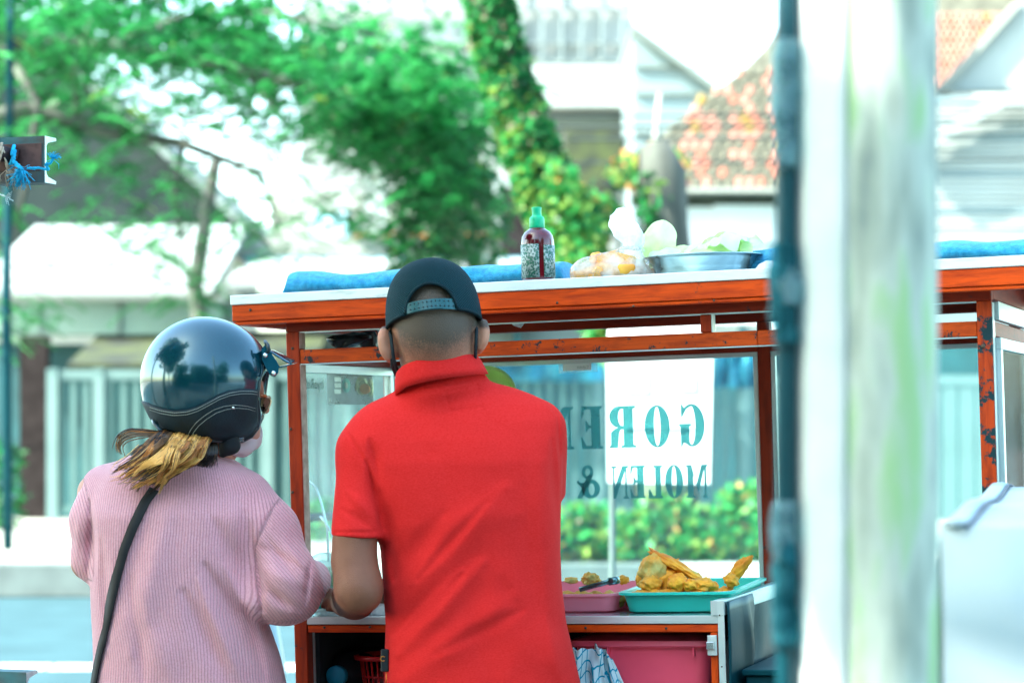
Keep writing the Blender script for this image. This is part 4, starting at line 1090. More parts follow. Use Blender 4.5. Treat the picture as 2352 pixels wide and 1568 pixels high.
# steel bowl with cabbage
bc_ = loc(1615, 600, .10)
bowl = onc('steel_bowl', 'wide stainless steel bowl heaped with cabbage on the cart roof', 'bowl', bc_.x, .10, ROOFW + .001)
bowl_m = mat('bowl_steel', (0.35, 0.48, 0.50), .16, .95, var=.1, scale=3)
MB().lathe([(.085, 0), (.094, .002), (.098, .020), (.1005, .024), (.102, .026), (.109, .038), (.112, .042), (.119, .044), (.1195, .0455), (.112, .0450), (.104, .036), (.092, .006), (.01, .004)], 56, cap=False).build('basin', bowl_m, bowl, True)
cab_m = mat('cabbage_leaf', (0.58, 0.90, 0.30), .5, col2=(0.80, 0.97, 0.56), scale=14, trans=.45, bump=.4, bscale=40)
cab_w = mat('cabbage_heart', (0.85, 0.93, 0.78), .5, col2=(0.7, 0.9, 0.55), scale=14, trans=.4)
def leaf_sheet(name, s, parent, M, m, seed, curl=.6):
    n = 14; vs = []
    for j in range(n + 1):
        for i in range(n + 1):
            u = i / n * 2 - 1; v = j / n * 2 - 1
            rr = math.sqrt(u * u + v * v); fq = 1 / max(1, rr ** .3)
            x = u * s * math.sqrt(max(0, 1 - v * v / 2)); y = v * s * math.sqrt(max(0, 1 - u * u / 2)); rr = min(rr, 1.1)
            z = -curl * s * (u * u + v * v) * .6 + .16 * s * noise.noise(Vector((u * 2.5, v * 2.5, seed))) + .08 * s * math.sin(9 * math.atan2(v, u) + seed) * rr ** 2
            vs.append((x, y, z))
    fs = [(j * (n + 1) + i, j * (n + 1) + i + 1, (j + 1) * (n + 1) + i + 1, (j + 1) * (n + 1) + i) for j in range(n) for i in range(n)]
    return obj(name, vs, fs, m, parent, True, None, M)
cab = onc('cabbage_heap', 'heap of pale green torn cabbage leaves in the steel bowl', 'cabbage', bc_.x, .10, ROOFW + .046)
for k, (x, y, z, s, a, t, u) in enumerate(((.02, 0, .028, .062, 0, .1, .1), (-.03, .01, .022, .06, 2, -.2, .1), (.05, .02, .030, .055, 1, .3, .2), (.045, -.02, .040, .05, 3, .15, -.1), (.075, .0, .024, .038, 4, .7, 0), (0, -.03, .018, .06, 5, 0, .3),
                                           (-.06, -.02, .016, .045, 1.5, -.3, .2), (.02, .04, .02, .06, 2.5, .1, -.3), (.055, .0, .046, .034, 5.5, .2, .0))):
    leaf_sheet('leaf', s, cab, Matrix.Translation((x, y, z)) @ Matrix.Rotation(a, 4, 'Z') @ Matrix.Rotation(t, 4, 'Y') @ Matrix.Rotation(u, 4, 'X'), cab_m if k % 3 else cab_w, k * 3.3)
lobe = leaf_sheet('leaf', .036, cab, Matrix.Translation((-.092, 0, .038)) @ Matrix.Rotation(R(12), 4, 'Y') @ Matrix.Rotation(R(78), 4, 'X'), cab_m, 44, .4)
lobe.scale = (1, 1.25, 1)
hull('bag_bit', dense([(0, 0, 0, .03, .02), (0, 0, .012, .022, .016), (0, 0, .018, .006, .006)], 3), film_w, None, 16, .004, 60, 9, CM @ Matrix.Translation((ls(1768, 618, .0), .0, 1.5866)))
tag(bpy.context.scene.objects['bag_bit'], 'small scrap of white plastic on the roof edge next to the blue pipe', 'plastic scrap')

# trays
def tray(name, label, cat, M, w, d, h, lip, m, slope=.07, parent_=None):
    t_ = thing(name, label, cat, M=M)
    def rr(hw, hd, r, z, n=5):
        out = []
        for cx, cy, a0 in ((hw - r, hd - r, 0), (-hw + r, hd - r, 90), (-hw + r, -hd + r, 180), (hw - r, -hd + r, 270)):
            for i in range(n + 1):
                a = R(a0 + 90 * i / n); out.append((cx + r * math.cos(a), cy + r * math.sin(a), z))
        return out
    b_ = slope * h / h * h
    rings = [rr(w / 2 - .012 - slope * .1, d / 2 - .012 - slope * .1, .02, 0), rr(w / 2 - slope * .12, d / 2 - slope * .12, .024, .003), rr(w / 2, d / 2, .026, h - .006), rr(w / 2 + lip, d / 2 + lip, .03, h - .005),
             rr(w / 2 + lip, d / 2 + lip, .03, h), rr(w / 2 - .002, d / 2 - .002, .024, h), rr(w / 2 - slope * .12 - .002, d / 2 - slope * .12 - .002, .022, .005), rr(w / 2 - .03, d / 2 - .03, .015, .003)]
    vs = [v for r_ in rings for v in r_]; n = len(rings[0])
    fs = [(i * n + k, i * n + (k + 1) % n, (i + 1) * n + (k + 1) % n, (i + 1) * n + k) for i in range(len(rings) - 1) for k in range(n)]
    fs += [tuple(reversed(range(n))), tuple(range((len(rings) - 1) * n, len(rings) * n))]
    o = obj('shell', vs, fs, m, t_, True)
    md = o.modifiers.new('b', 'EDGE_SPLIT'); md.split_angle = R(50)
    return t_
teal_p = mat('teal_plastic', (0.03, 0.72, 0.60), .32, var=.04, spec=.5, trans=.2)
pink_p = mat('pink_plastic', (1.0, 0.38, 0.48), .34, var=.04, trans=.35)
CT = .9217
a = loc(1412, 1394, .06); b = loc(1638, 1394, .06)
tw = b.x - a.x
tray('teal_tray', 'teal plastic tray of fritters at the right end of the counter', 'tray', CM @ Matrix.Translation(((a.x + b.x) / 2 + .012, .06 + .21, CT)) @ Matrix.Rotation(R(3.5), 4, 'Z'), tw + .016, .42, .042, .010, teal_p)
a2 = loc(1409, 1390, .075)
tray('pink_tray', 'pink plastic tray with tongs left of the teal tray', 'tray', CM @ Matrix.Translation((a2.x - .15, .08 + .20, CT)), .30, .40, .038, .004, pink_p, .04)
# fritters
fry_a = mat('fritter_batter', (0.90, 0.40, 0.03), .6, col2=(0.66, 0.36, 0.07), scale=28, bump=1.0, bscale=90, thr=(.42, .58))
fry_b = mat('fritter_golden', (0.95, 0.46, 0.03), .55, col2=(0.72, 0.20, 0.015), scale=30, bump=1.0, bscale=90)
fry_g = mat('fritter_green', (0.48, 0.46, 0.14), .6, col2=(0.85, 0.38, 0.04), scale=30, bump=1.0, bscale=90)
def lump(name, label, px, py, d, sx, sy, sz, m, rot, seed, group='fritters in the teal tray', rough=.28, cat='fritter'):
    py += 9
    bm = bmesh.new(); bmesh.ops.create_icosphere(bm, subdivisions=4, radius=1)
    for v in bm.verts:
        n_ = v.co.normalized()
        e = 1 + 1.1 * rough * noise.noise(n_ * 1.8 + Vector((seed * 3.7, 0, 0))) + rough * .55 * noise.noise(n_ * 4.3 + Vector((0, seed * 1.7, 0))) + rough * .35 * noise.noise(n_ * 9 + Vector((seed, 0, 0)))
        v.co = Vector((n_.x * sx, n_.y * sy, n_.z * sz)) * e
    me = bpy.data.meshes.new(name); bm.to_mesh(me); bm.free()
    p = loc(px, py, d)
    o = link(name, me, m, None, True); o.matrix_world = CM @ Matrix.Translation(p) @ Matrix.Rotation(rot, 4, 'Y') @ Matrix.Rotation(seed, 4, 'Z')
    o.matrix_world = CM @ Matrix.Translation(p) @ Matrix.Rotation(rot, 4, 'Y')
    tag(o, label, cat, group)
    return o
lump('fritter', 'long flat fritter leaning across the top of the pile', 1550, 1287, .15, .060, .020, .009, fry_b, R(30), 1)
lump('fritter', 'green and orange fritter standing upright at the left of the pile', 1500, 1300, .14, .026, .022, .034, fry_g, R(20), 2)
lump('fritter', 'small orange fritter low at the left front of the pile', 1495, 1332, .12, .022, .02, .016, fry_a, 0, 3)
lump('fritter', 'orange fritter in the middle of the pile under the long one', 1525, 1320, .15, .028, .024, .024, fry_a, R(-20), 4)
lump('fritter', 'cube shaped golden fritter at the front of the pile', 1557, 1328, .11, .020, .018, .019, fry_b, R(8), 5, rough=.18)
lump('fritter', 'pale green fritter right behind the cube shaped one', 1583, 1316, .16, .024, .02, .014, fry_g, R(14), 6)
lump('fritter', 'knobbly golden fritter at the right front of the pile', 1612, 1333, .12, .026, .018, .014, fry_a, R(6), 7, rough=.4)
lump('fritter', 'dark orange fritter showing between the long one and the bottom layer', 1545, 1308, .19, .024, .02, .024, fry_b, R(30), 8)
lump('fritter', 'flat torn fritter leaning alone at the right edge of the teal tray', 1697, 1302, .22, .012, .012, .036, fry_b, R(38), 9, rough=.35)
lump('fritter', 'small golden lump at the foot of the lone fritter', 1680, 1322, .21, .016, .014, .014, fry_a, R(20), 10)
lump('fritter', 'small green crumb fritter at the left in the pink tray', 1312, 1323, .12, .014, .01, .007, fry_g, 0, 11, 'fritters in the pink tray')
lump('fritter', 'pointed brown green fritter behind the tongs in the pink tray', 1357, 1321, .16, .018, .012, .014, fry_g, 0, 12, 'fritters in the pink tray', .45)
lump('fritter', 'small brown bit at the right end of the pink tray', 1432, 1322, .17, .012, .01, .009, fry_a, 0, 13, 'fritters in the pink tray')
lump('fritter', 'small round golden fritter between the cube shaped one and the knobbly one', 1586, 1334, .105, .016, .015, .012, fry_b, 0, 14)
lump('fritter', 'brown fritter at the far left foot of the pile', 1478, 1322, .17, .016, .016, .018, fry_a, R(10), 15)
lump('fritter', 'short flat orange fritter behind the top of the pile', 1528, 1296, .20, .030, .018, .010, fry_b, R(-32), 16)
lump('fritter', 'tiny golden crumb fritter at the right end of the pile', 1636, 1337, .13, .012, .011, .009, fry_b, 0, 17)
def base_lump(label, s_, d_, w_, r_, m, seed, group):
    q = lump('fritter', label, 1500, 1300, .1, r_, r_ * .9, r_ * .8, m, 0, seed, group, .22)
    q.matrix_world = CM @ Matrix.Translation((s_, d_, w_)); return q
tcx = loc(1540, 1394, .12).x
G2 = 'fritters lying on the bottom of the teal tray'
ORD = ('first', 'second', 'third', 'fourth', 'fifth', 'sixth')
for k in range(12):
    base_lump('%s fritter from the left in the %s bottom row of the teal tray' % (ORD[k % 6], ('front', 'rear')[k // 6]), tcx - .060 + .024 * (k % 6) + .006 * (k // 6), .115 + .050 * (k // 6), .9215 + .026 + .003 * (k % 2), .022, (fry_a, fry_b)[k % 2], 30 + k, G2)
for k in range(2):
    base_lump('%s lump under the lone leaning fritter at the right of the teal tray' % ('left', 'right')[k], loc(1690, 1350, .2).x - .045 + .018 * k, .20 + .02 * (k % 2), .9215 + .026, .020, (fry_b, fry_a)[k % 2], 50 + k, 'fritters under the lone one')
pcx = loc(1370, 1390, .15).x
for k in range(10):
    base_lump('%s olive brown fritter from the left in the %s row of the pink tray' % (ORD[k % 5], ('front', 'rear')[k // 5]), pcx - .075 + .030 * (k % 5), .14 + .05 * (k // 5), .9215 + .021, .019, (fry_g, fry_a)[k % 2], 60 + k, 'fritters lying on the bottom of the pink tray')
# tongs
tg = onc('tongs', 'dark steel tongs lying across the pink tray', 'tongs', *loc(1385, 1341, .10))
tong_m = mat('tong_steel', (0.10, 0.20, 0.22), .25, .9)
for dy in (-.006, .008):
    MB().box((-.05, -.0015, -.005), (.018, .0015, .005), bev=.001).build('arm', tong_m, tg, True, Matrix.Translation((0, dy, .002)) @ Matrix.Rotation(R(-14), 4, 'Y'))
MB().box((.012, -.012, -.004), (.034, .013, .011), bev=.003).build('hinge', tong_m, tg, True, Matrix.Rotation(R(-8), 4, 'Y'))
# lime round thing behind the man's shoulder
lime = mat('lime_plastic', (0.55, 0.95, 0.25), .4, var=.05)
lr = onc('lime_basin', 'lime green plastic basin standing against the glass behind the shoulder of the red shirt', 'basin', ls(1125, 900, .43), .44, CT + .001)
MB().lathe([(.006, 0), (.045, .003), (.060, .012), (.068, .035), (.073, .037), (.073, .039), (.066, .038)], 40, cap=False).build('bowl', lime, lr, True, Matrix.Translation((0, 0, .437)) @ Matrix.Rotation(R(84), 4, 'X'))
MB().box((-.05, -.05, 0), (.05, .045, .36), bev=.008).build('stand', mat('tin_box', (.45, .6, .6), .4, .6), lr)
# plastic bags and bowls at the left of the counter
hull('produce_bag', dense([(0, 0, 0, .05, .04), (0, 0, .03, .058, .045), (0, 0, .07, .05, .04), (.005, 0, .10, .03, .03), (.01, 0, .115, .012, .012)], 4), clear_mat('pale_bag', (.8, .95, .93), .2, .6, (.70, .90, .88), .15, 18, .8), None, 36, .010, 50, 3, CM @ Matrix.Translation((ls(735, 1300, .30), .30, CT + .001)))
tag(sc.objects['produce_bag'], 'crumpled pale see-through bag standing behind the left front post', 'bag')
lump('vegetable', 'dark green brown vegetable lump behind the bare forearm', 752, 1320, .2, .030, .03, .026, mat('olive_veg', (.10, .14, .05), .7, var=.4), 0, 21, None, .2, 'vegetable')
gb = onc('teal_bowl', 'teal plastic bowl on the counter beside the hand', 'bowl', ls(745, 1395, .14), .14, CT + .0005)
MB().lathe([(.03, 0), (.035, .002), (.048, .03), (.052, .032), (.050, .034), (.045, .030), (.032, .004)], 28, cap=False).build('shell', mat('deep_teal_plastic', (0.0, .36, .30), .4), gb, True)
hull('plastic_sheet', dense([(0, 0, 0, .075, .03), (0, 0, .008, .078, .03), (.01, 0, .016, .05, .02), (.02, 0, .020, .02, .01)], 3), film_w, None, 40, .008, 70, 6, CM @ Matrix.Translation((ls(800, 1405, .05), .055, CT + .001)))
tag(sc.objects['plastic_sheet'], 'crumpled white plastic sheet under the hand on the counter', 'plastic sheet')
hull('plastic_bag', dense([(0, 0, 0, .04, .03), (0, 0, .02, .042, .03), (0, 0, .035, .02, .02)], 3), film, None, 30, .008, 60, 8, CM @ Matrix.Translation((ls(872, 1398, .05), .055, CT + .001)))
tag(sc.objects['plastic_bag'], 'clear wrinkled bag on the counter beside the waist of the red shirt', 'bag')
for (pts, lab_) in ((((704, 1130), (712, 1105), (726, 1120), (738, 1155), (752, 1215), (756, 1330)), 'curved steel ladle handle behind the left glass'), (((736, 1185), (748, 1200), (764, 1228), (776, 1330)), 'shorter steel utensil handle beside the forearm')):
    ps = [loc(x, y, .27) for x, y in pts]; o0 = ps[-1]
    m_ = MB(); m_.tube([p - o0 for p in ps], .0045, 8, flat=.5); o = m_.build('ladle', steel, None, True); o.matrix_world = CM @ Matrix.Translation(o0)
    tag(o, lab_, 'ladle')
ut = onc('utensil_jar', 'grey utensil jar at the back left of the counter', 'jar', loc(764, 1330, .27).x, .27, CT + .0005)
MB().lathe([(.028, 0), (.030, .002), (.032, .10), (.029, .10), (.027, .004)], 24, cap=False).build('jar', mat('grey_tin', (.25, .38, .38), .4, .5), ut, True)
# things hanging under the roof
hull('black_bag', dense([(0, 0, 0, .004, .004), (.0, 0, -.006, .045, .02), (-.01, 0, -.014, .05, .025), (-.02, 0, -.026, .034, .02), (-.025, 0, -.034, .015, .015), (-.028, 0, -.040, .004, .004)], 4), mat('black_plastic', (0.006, 0.018, 0.022), .25, var=.2), None, 30, .010, 45, 4, CM @ Matrix.Translation((ls(815, 770, .12), .12, 1.5085)))
tag(sc.objects['black_bag'], 'crumpled black plastic bag tucked under the left end of the roof', 'bag')
hull('black_bag', dense([(0, 0, 0, .02, .015), (.005, 0, -.02, .022, .014), (.012, 0, -.045, .018, .01), (.014, 0, -.06, .01, .006)], 4), bpy.data.materials['black_plastic'], None, 24, .008, 50, 7, CM @ Matrix.Translation((ls(838, 770, .14), .14, 1.508)))
tag(sc.objects['black_bag.001'], 'loose black bag end hanging just left of the ear of the man', 'bag')
m_ = MB(); a = loc(862, 752, .22); b = loc(900, 752, .22); c = loc(897, 812, .22)
m_.prism([(a.x, a.z), (b.x, b.z), (c.x, c.z)], .22, .223, 1); o = m_.build('hanging_sheet', mat('blue_grey_card', (.30, .50, .56), .5), None); o.matrix_world = CM; tag(o, 'blue grey card hanging slanted beside the ear of the man', 'card')
m_ = MB(); a = loc(1165, 738, .06); b = loc(1212, 737, .06); c = loc(1196, 753, .06); e_ = loc(1180, 748, .06)
m_.prism([(a.x, a.z + .004), (b.x, b.z + .004), (c.x, c.z), (e_.x, e_.z)], .06, .0615, 1); o = m_.build('plastic_scrap', film_w, None); o.matrix_world = CM; tag(o, 'clear plastic corner hanging under the roof right of the cap', 'plastic scrap')
# under the counter
SH = .6725
tub_m = mat('pink_tub_plastic', (0.98, 0.10, 0.18), .35, var=.05, sss=0)
tub_l = mat('pink_lid_plastic', (0.98, 0.12, 0.21), .35, var=.05)
a = loc(1340, 1490, .05); b = loc(1628, 1490, .05)
tub = onc('storage_tub', 'large bright pink plastic tub with a lid under the counter', 'tub', (a.x + b.x) / 2 - .01, .05 + .18, SH)
hw = (b.x - a.x) / 2 + .02
def rbox(hw, hd, z, r=.03):
    out = []
    for cx, cy, a0 in ((hw - r, hd - r, 0), (-hw + r, hd - r, 90), (-hw + r, -hd + r, 180), (hw - r, -hd + r, 270)):
        for i in range(6): out.append((cx + r * math.cos(R(a0 + 18 * i)), cy + r * math.sin(R(a0 + 18 * i)), z))
    return out
def loftr(name, rings, m, parent):
    n = len(rings[0]); vs = [v for r_ in rings for v in r_]
    fs = [(i * n + k, i * n + (k + 1) % n, (i + 1) * n + (k + 1) % n, (i + 1) * n + k) for i in range(len(rings) - 1) for k in range(n)]
    fs += [tuple(reversed(range(n))), tuple(range((len(rings) - 1) * n, len(rings) * n))]
    o = obj(name, vs, fs, m, parent, True); md = o.modifiers.new('b', 'EDGE_SPLIT'); md.split_angle = R(40); return o
loftr('body', [rbox(hw - .03, .155, 0), rbox(hw - .006, .178, .192)], tub_m, tub)
loftr('lid', [rbox(hw + .002, .188, .184), rbox(hw + .004, .190, .187), rbox(hw + .003, .188, .196), rbox(hw - .03, .15, .207), rbox(hw - .09, .10, .211)], tub_l, tub)
for px in (1398, 1594):
    p = loc(px, 1492, .05); MB().box((p.x - tub.matrix_world.to_translation().x * 0 - ((a.x + b.x) / 2 - .01) - .002, -.186, .166), (p.x - ((a.x + b.x) / 2 - .01) + .002, -.176, .184)).build('rib', tub_m, tub)
chk = bpy.data.materials.new('checked_cloth'); chk.use_nodes = True
N, L = chk.node_tree.nodes, chk.node_tree.links
uv = N.new('ShaderNodeAttribute'); uv.attribute_name = 'cloth_uv'
sep = N.new('ShaderNodeSeparateXYZ'); L.new(uv.outputs['Vector'], sep.inputs[0])
def stripe(sock, freq):
    a_ = N.new('ShaderNodeMath'); a_.operation = 'MULTIPLY'; a_.inputs[1].default_value = freq; L.new(sock, a_.inputs[0])
    f_ = N.new('ShaderNodeMath'); f_.operation = 'FRACT'; L.new(a_.outputs[0], f_.inputs[0])
    g_ = N.new('ShaderNodeMath'); g_.operation = 'LESS_THAN'; g_.inputs[1].default_value = .15; L.new(f_.outputs[0], g_.inputs[0]); return g_.outputs[0]
mxm = N.new('ShaderNodeMath'); mxm.operation = 'MAXIMUM'; L.new(stripe(sep.outputs[0], 22), mxm.inputs[0]); L.new(stripe(sep.outputs[1], 22), mxm.inputs[1])
mc = N.new('ShaderNodeMix'); mc.data_type = 'RGBA'; mc.inputs[6].default_value = (.55, .72, .76, 1); mc.inputs[7].default_value = (.0, .30, .46, 1); L.new(mxm.outputs[0], mc.inputs[0])
L.new(mc.outputs[2], N['Principled BSDF'].inputs['Base Color']); N['Principled BSDF'].inputs['Roughness'].default_value = .95
def cloth(label, x0, x1, w0, w1, d, seed, lean):
    nx, nz_ = 40, 46; vs = []; uvs = []
    for j in range(nz_ + 1):
        for i in range(nx + 1):
            u = i / nx; v = j / nz_
            x = x0 + (x1 - x0) * u + lean * v * (u - .2) ; z = w1 + (w0 - w1) * v - .03 * u * (1 - v) * (lean > 0)
            e = .008 * math.sin(u * 11 + v * 4 + seed) + .007 * math.sin(u * 19 - v * 6) * v + .01 * noise.noise(Vector((u * 4, v * 4, seed)))
            vs.append((x, d + e, z + .006 * noise.noise(Vector((u * 6, seed, 0))))); uvs.append((u * .16 + e * 3, v * .25 + e * 2, 0))
    fs = [(j * (nx + 1) + i, (j + 1) * (nx + 1) + i, (j + 1) * (nx + 1) + i + 1, j * (nx + 1) + i + 1) for j in range(nz_) for i in range(nx)]
    o = obj('checked_towel', vs, fs, chk, None, True); o.matrix_world = CM
    at = o.data.attributes.new('cloth_uv', 'FLOAT_VECTOR', 'POINT'); at.data.foreach_set('vector', [c for q in uvs for c in q])
    md = o.modifiers.new('t', 'SOLIDIFY'); md.thickness = .002
    tag(o, label, 'towel', 'checked towels under the counter'); return o
p = loc(1318, 1500, .012)
cloth('blue and white checked towel hanging in front of the pink tub', p.x - .01, loc(1385, 1500, .012).x, .70, loc(1350, 1490, .012).z, .014, 1, .0)
cloth('bunched checked towel falling to the right over the pink tub', loc(1362, 1500, .02).x, loc(1402, 1500, .02).x, .70, loc(1350, 1478, .02).z, .030, 2.6, .075)
# red basket, bottle with blue cap
bas = onc('red_basket', 'red plastic basket with upright slots under the counter', 'basket', loc(868, 1530, .06).x, .14, SH)
bk = mat('red_basket_plastic', (0.62, 0.015, 0.02), .4)
hb_, ht = .165, .068
top = loc(868, 1508, .06).z - SH
m_ = MB()
m_.lathe([(ht + .010, top - .010), (ht + .012, top - .009), (ht + .012, top), (ht + .002, top), (ht, top - .009)], 32, cap=False); m_.build('rim', bk, bas, True)
for k in range(30):
    a = R(12 * k); m_ = MB(); r0, r1 = .050, ht
    m_.tube([(r0 * math.cos(a), r0 * math.sin(a), .002), (r1 * math.cos(a), r1 * math.sin(a), top - .006)], .0024, 5); m_.build('slat', bk, bas, True)
m_ = MB()
for z in (.0, .4, .75):
    rr = .050 + (ht - .050) * z
    m_.tube([(rr * math.cos(R(15 * k)), rr * math.sin(R(15 * k)), .002 + (top - .008) * z) for k in range(25)], .0024, 5, cap=False)
m_.lathe([(.05, 0), (.05, .003)], 24); m_.build('hoop', bk, bas, True)
MB().lathe([(.03, .01), (.045, .04), (.05, .10), (.03, .13)], 16).build('contents', mat('dusty_rose', (.35, .12, .12), .6, var=.4, scale=30), bas, True)
p = loc(770, 1552, .05)
jug = onc('lying_bottle', 'dark bottle lying with its round blue cap facing out under the counter', 'bottle', p.x, .05, p.z)
MB().lathe([(.0205, 0), (.0215, .002), (.0215, .018), (.016, .0185)], 28).build('cap', mat('blue_cap', (.01, .34, .52), .4), jug, True, Matrix.Rotation(R(-90), 4, 'X'))
MB().lathe([(.016, .018), (.02, .03), (.045, .06), (.046, .20), (.04, .21)], 28).build('body', dark_in, jug, True, Matrix.Rotation(R(-90), 4, 'X'))
MB().box((-.05, .06, -.055), (.05, .24, SH - p.z + .0), bev=.004).build('rest', dark_in, jug) if False else None
bxs = onc('dark_crate', 'dark crate under the lying bottle in the cabinet', 'crate', p.x, .15, SH)
MB().box((-.06, -.07, 0), (.06, .12, max(.02, p.z - SH - .047)), bev=.004).build('crate', dark_in, bxs)
# wok on the stove
wk = onc('wok', 'steel wok on the frying station behind the blue pipe', 'wok', (CS1 + rp0) / 2, .28, .8125)
MB().lathe([(.02, .0), (.08, .02), (.14, .07), (.17, .11), (.176, .112), (.168, .108), (.13, .066), (.07, .02), (.01, .004)], 40, cap=False).build('pan', steel, wk, True)
MB().tube([(-.17, 0, .108), (-.19, 0, .125), (-.17, .04, .112)], .006, 8).build('handle', tong_m, wk, True)
# ------------------------------------------------------------------ foreground pole, pipe and cover
YP = 2.26
pm = bpy.data.materials.new('painted_pole'); pm.use_nodes = True
N, L = pm.node_tree.nodes, pm.node_tree.links
tc = N.new('ShaderNodeTexCoord'); mp = N.new('ShaderNodeMapping'); mp.inputs['Scale'].default_value = (20, 20, 5.0); L.new(tc.outputs['Object'], mp.inputs[0])
nz = N.new('ShaderNodeTexNoise'); nz.inputs['Scale'].default_value = 1.1; nz.inputs['Detail'].default_value = 3; L.new(mp.outputs[0], nz.inputs['Vector'])
cr = N.new('ShaderNodeValToRGB'); e = cr.color_ramp
e.elements[0].position = .33; e.elements[0].color = (.19, .25, .225, 1); e.elements[1].position = .62; e.elements[1].color = (.32, .52, .25, 1)
q = e.elements.new(.44); q.color = (.34, .40, .33, 1); q = e.elements.new(.52); q.color = (.46, .53, .45, 1)
L.new(nz.outputs[0], cr.inputs[0]); L.new(cr.outputs[0], N['Principled BSDF'].inputs['Base Color']); N['Principled BSDF'].inputs['Roughness'].default_value = .8
n2 = N.new('ShaderNodeTexNoise'); n2.inputs['Scale'].default_value = 3; L.new(tc.outputs['Object'], n2.inputs['Vector'])
bp = N.new('ShaderNodeBump'); bp.inputs['Strength'].default_value = .5; bp.inputs['Distance'].default_value = .01; L.new(nz.outputs[0], bp.inputs['Height']); L.new(bp.outputs[0], N['Principled BSDF'].inputs['Normal'])
px_c = W(1990, 0, YP + .07).x
pole = thing('painted_pole', 'thick pale green and white weathered pole close to the viewer', 'pole', (px_c, YP + .07, .0125))
m_ = MB(); n = 26; vs = []
pts = [(0, 0, 0), (0, 0, .6), (.001, 0, 1.2), (0, 0, 1.8), (-.001, 0, 2.4), (0, 0, 3.6)]
m_.tube(pts, [.075, .0705, .0695, .0690, .069, .066], 40); m_.build('shaft', pm, pole, True)
band = mat('white_band', (.60, .66, .66), .8, col2=(.46, .54, .53), scale=9)
# sunlight on the pole's left side, painted on as a white strip
vs = []
for z in (.3, .9, 1.5, 2.1, 3.0):
    for k in range(13):
        a = R(150 + 96 * k / 12); vs.append((.0722 * math.cos(a), .0722 * math.sin(a), z))
fs = [(j * 13 + k, j * 13 + k + 1, (j + 1) * 13 + k + 1, (j + 1) * 13 + k) for j in range(4) for k in range(12)]
o = obj('white_strip', vs, fs, band, pole, True); md = o.modifiers.new('t', 'SOLIDIFY'); md.thickness = .0015
pipe_x = W(1807, 0, YP + .05).x
pipe = thing('blue_pipe', 'slim dark teal pipe running up the left side of the pale pole', 'pipe', (pipe_x, YP + .05, .0125))
MB().tube([(0, 0, 0), (0, 0, 3.4)], .0106, 16).build('tube', mat('teal_pipe_paint', (0.0, 0.055, 0.075), .45), pipe, True)
tie_l = clear_mat('pale_blue_film', (.55, .85, .90), .06, .45, (.45, .75, .82), .3, 30)
tie_d = clear_mat('teal_film', (.30, .62, .68), .06, .45, (.06, .30, .36), .3, 30)
def tie(label, y0, y1, rx, ox, m, seed):
    z0 = W(0, y1, YP + .05).z; z1 = W(0, y0, YP + .05).z
    rings = []
    nn = 8
    for i in range(nn + 1):
        t = i / nn; f = max(.25, math.sin(math.pi * t)) ** .6
        rings.append((ox * f, -.006, (z1 - z0) * t, .0105 + rx * f, .013 + rx * f * .5))
    hull('plastic_tie', dense(rings, 2), m, None, 22, .004, 60, seed, Matrix.Translation((pipe_x, YP + .05, z0)))
    o = [q for q in sc.objects if q.name.startswith('plastic_tie')][-1]
    tag(o, label, 'plastic tie', 'plastic ties around the blue pipe')
tie('pale blue plastic wrap around the top of the blue pipe', 95, 385, .0025, -.002, tie_l, 1)
tie('teal plastic wrap around the pipe level with the cart roof', 560, 790, .0045, -.005, tie_d, 2)
tie('pale bulge of plastic on the pipe just under the cart roof', 620, 700, .006, .001, tie_l, 5)
tie('light blue plastic wrap around the pipe near the counter', 1150, 1290, .003, -.003, tie_l, 3)
tie('lowest teal plastic wrap around the pipe below the counter', 1240, 1480, .003, -.004, tie_d, 4)
# white covered box at the right
cov = thing('covered_stall', 'white tarpaulin covered stall box at the lower right', 'stall', (.9, 3.2, .0125))
o_ = Vector((.9, 3.2, .0125))
tarpw = mat('white_tarpaulin', (.42, .52, .55), .7, col2=(.30, .39, .42), scale=4, bump=1.0, bscale=9, thr=(.3, .5), spec=.2)
def zs(x, y): return 1.205 + .006 * noise.noise(Vector((x * 3, y * 3, 0))) + .004 * math.sin(y * 8 + x * 3)
A = Vector((.478, 2.62)); B = Vector((.846, 4.10)); nx, ny = 26, 24; vs = []; fs = []
for j in range(ny + 1):
    for i in range(nx + 1):
        p = A + (B - A) * (j / ny) + Vector((2.2 * i / nx, 0)); vs.append(Vector((p.x, p.y, zs(p.x, p.y))) - o_)
m1 = nx + 1
fs += [(j * m1 + i, j * m1 + i + 1, (j + 1) * m1 + i + 1, (j + 1) * m1 + i) for j in range(ny) for i in range(nx)]
base = len(vs); nd = 10
loop = [(0, i) for i in range(nx + 1)]
for k in range(1, nd + 1):      # front skirt
    for i in range(nx + 1):
        p = A + Vector((2.2 * i / nx, 0)); z = zs(p.x, p.y) * (1 - k / nd) + .06 * k / nd
        vs.append(Vector((p.x, p.y - .015 - .02 * math.sin(i * 1.3) * k / nd, z)) - o_)
for k in range(nd):
    for i in range(nx):
        a = i if k == 0 else base + (k - 1) * m1 + i; c = base + k * m1 + i; fs.append((a, c, c + 1, a + 1))
base2 = len(vs)
for k in range(1, nd + 1):      # left skirt
    for j in range(ny + 1):
        p = A + (B - A) * (j / ny); z = zs(p.x, p.y) * (1 - k / nd) + .06 * k / nd
        vs.append(Vector((p.x - .01, p.y - (.015 if j == 0 else 0), z)) - o_)
for k in range(nd):
    for j in range(ny):
        a = j * m1 if k == 0 else base2 + (k - 1) * (ny + 1) + j; a1 = (j + 1) * m1 if k == 0 else a + 1
        c = base2 + k * (ny + 1) + j; fs.append((a, a1, c + 1, c))
o = obj('cover', vs, fs, tarpw, cov, True); 
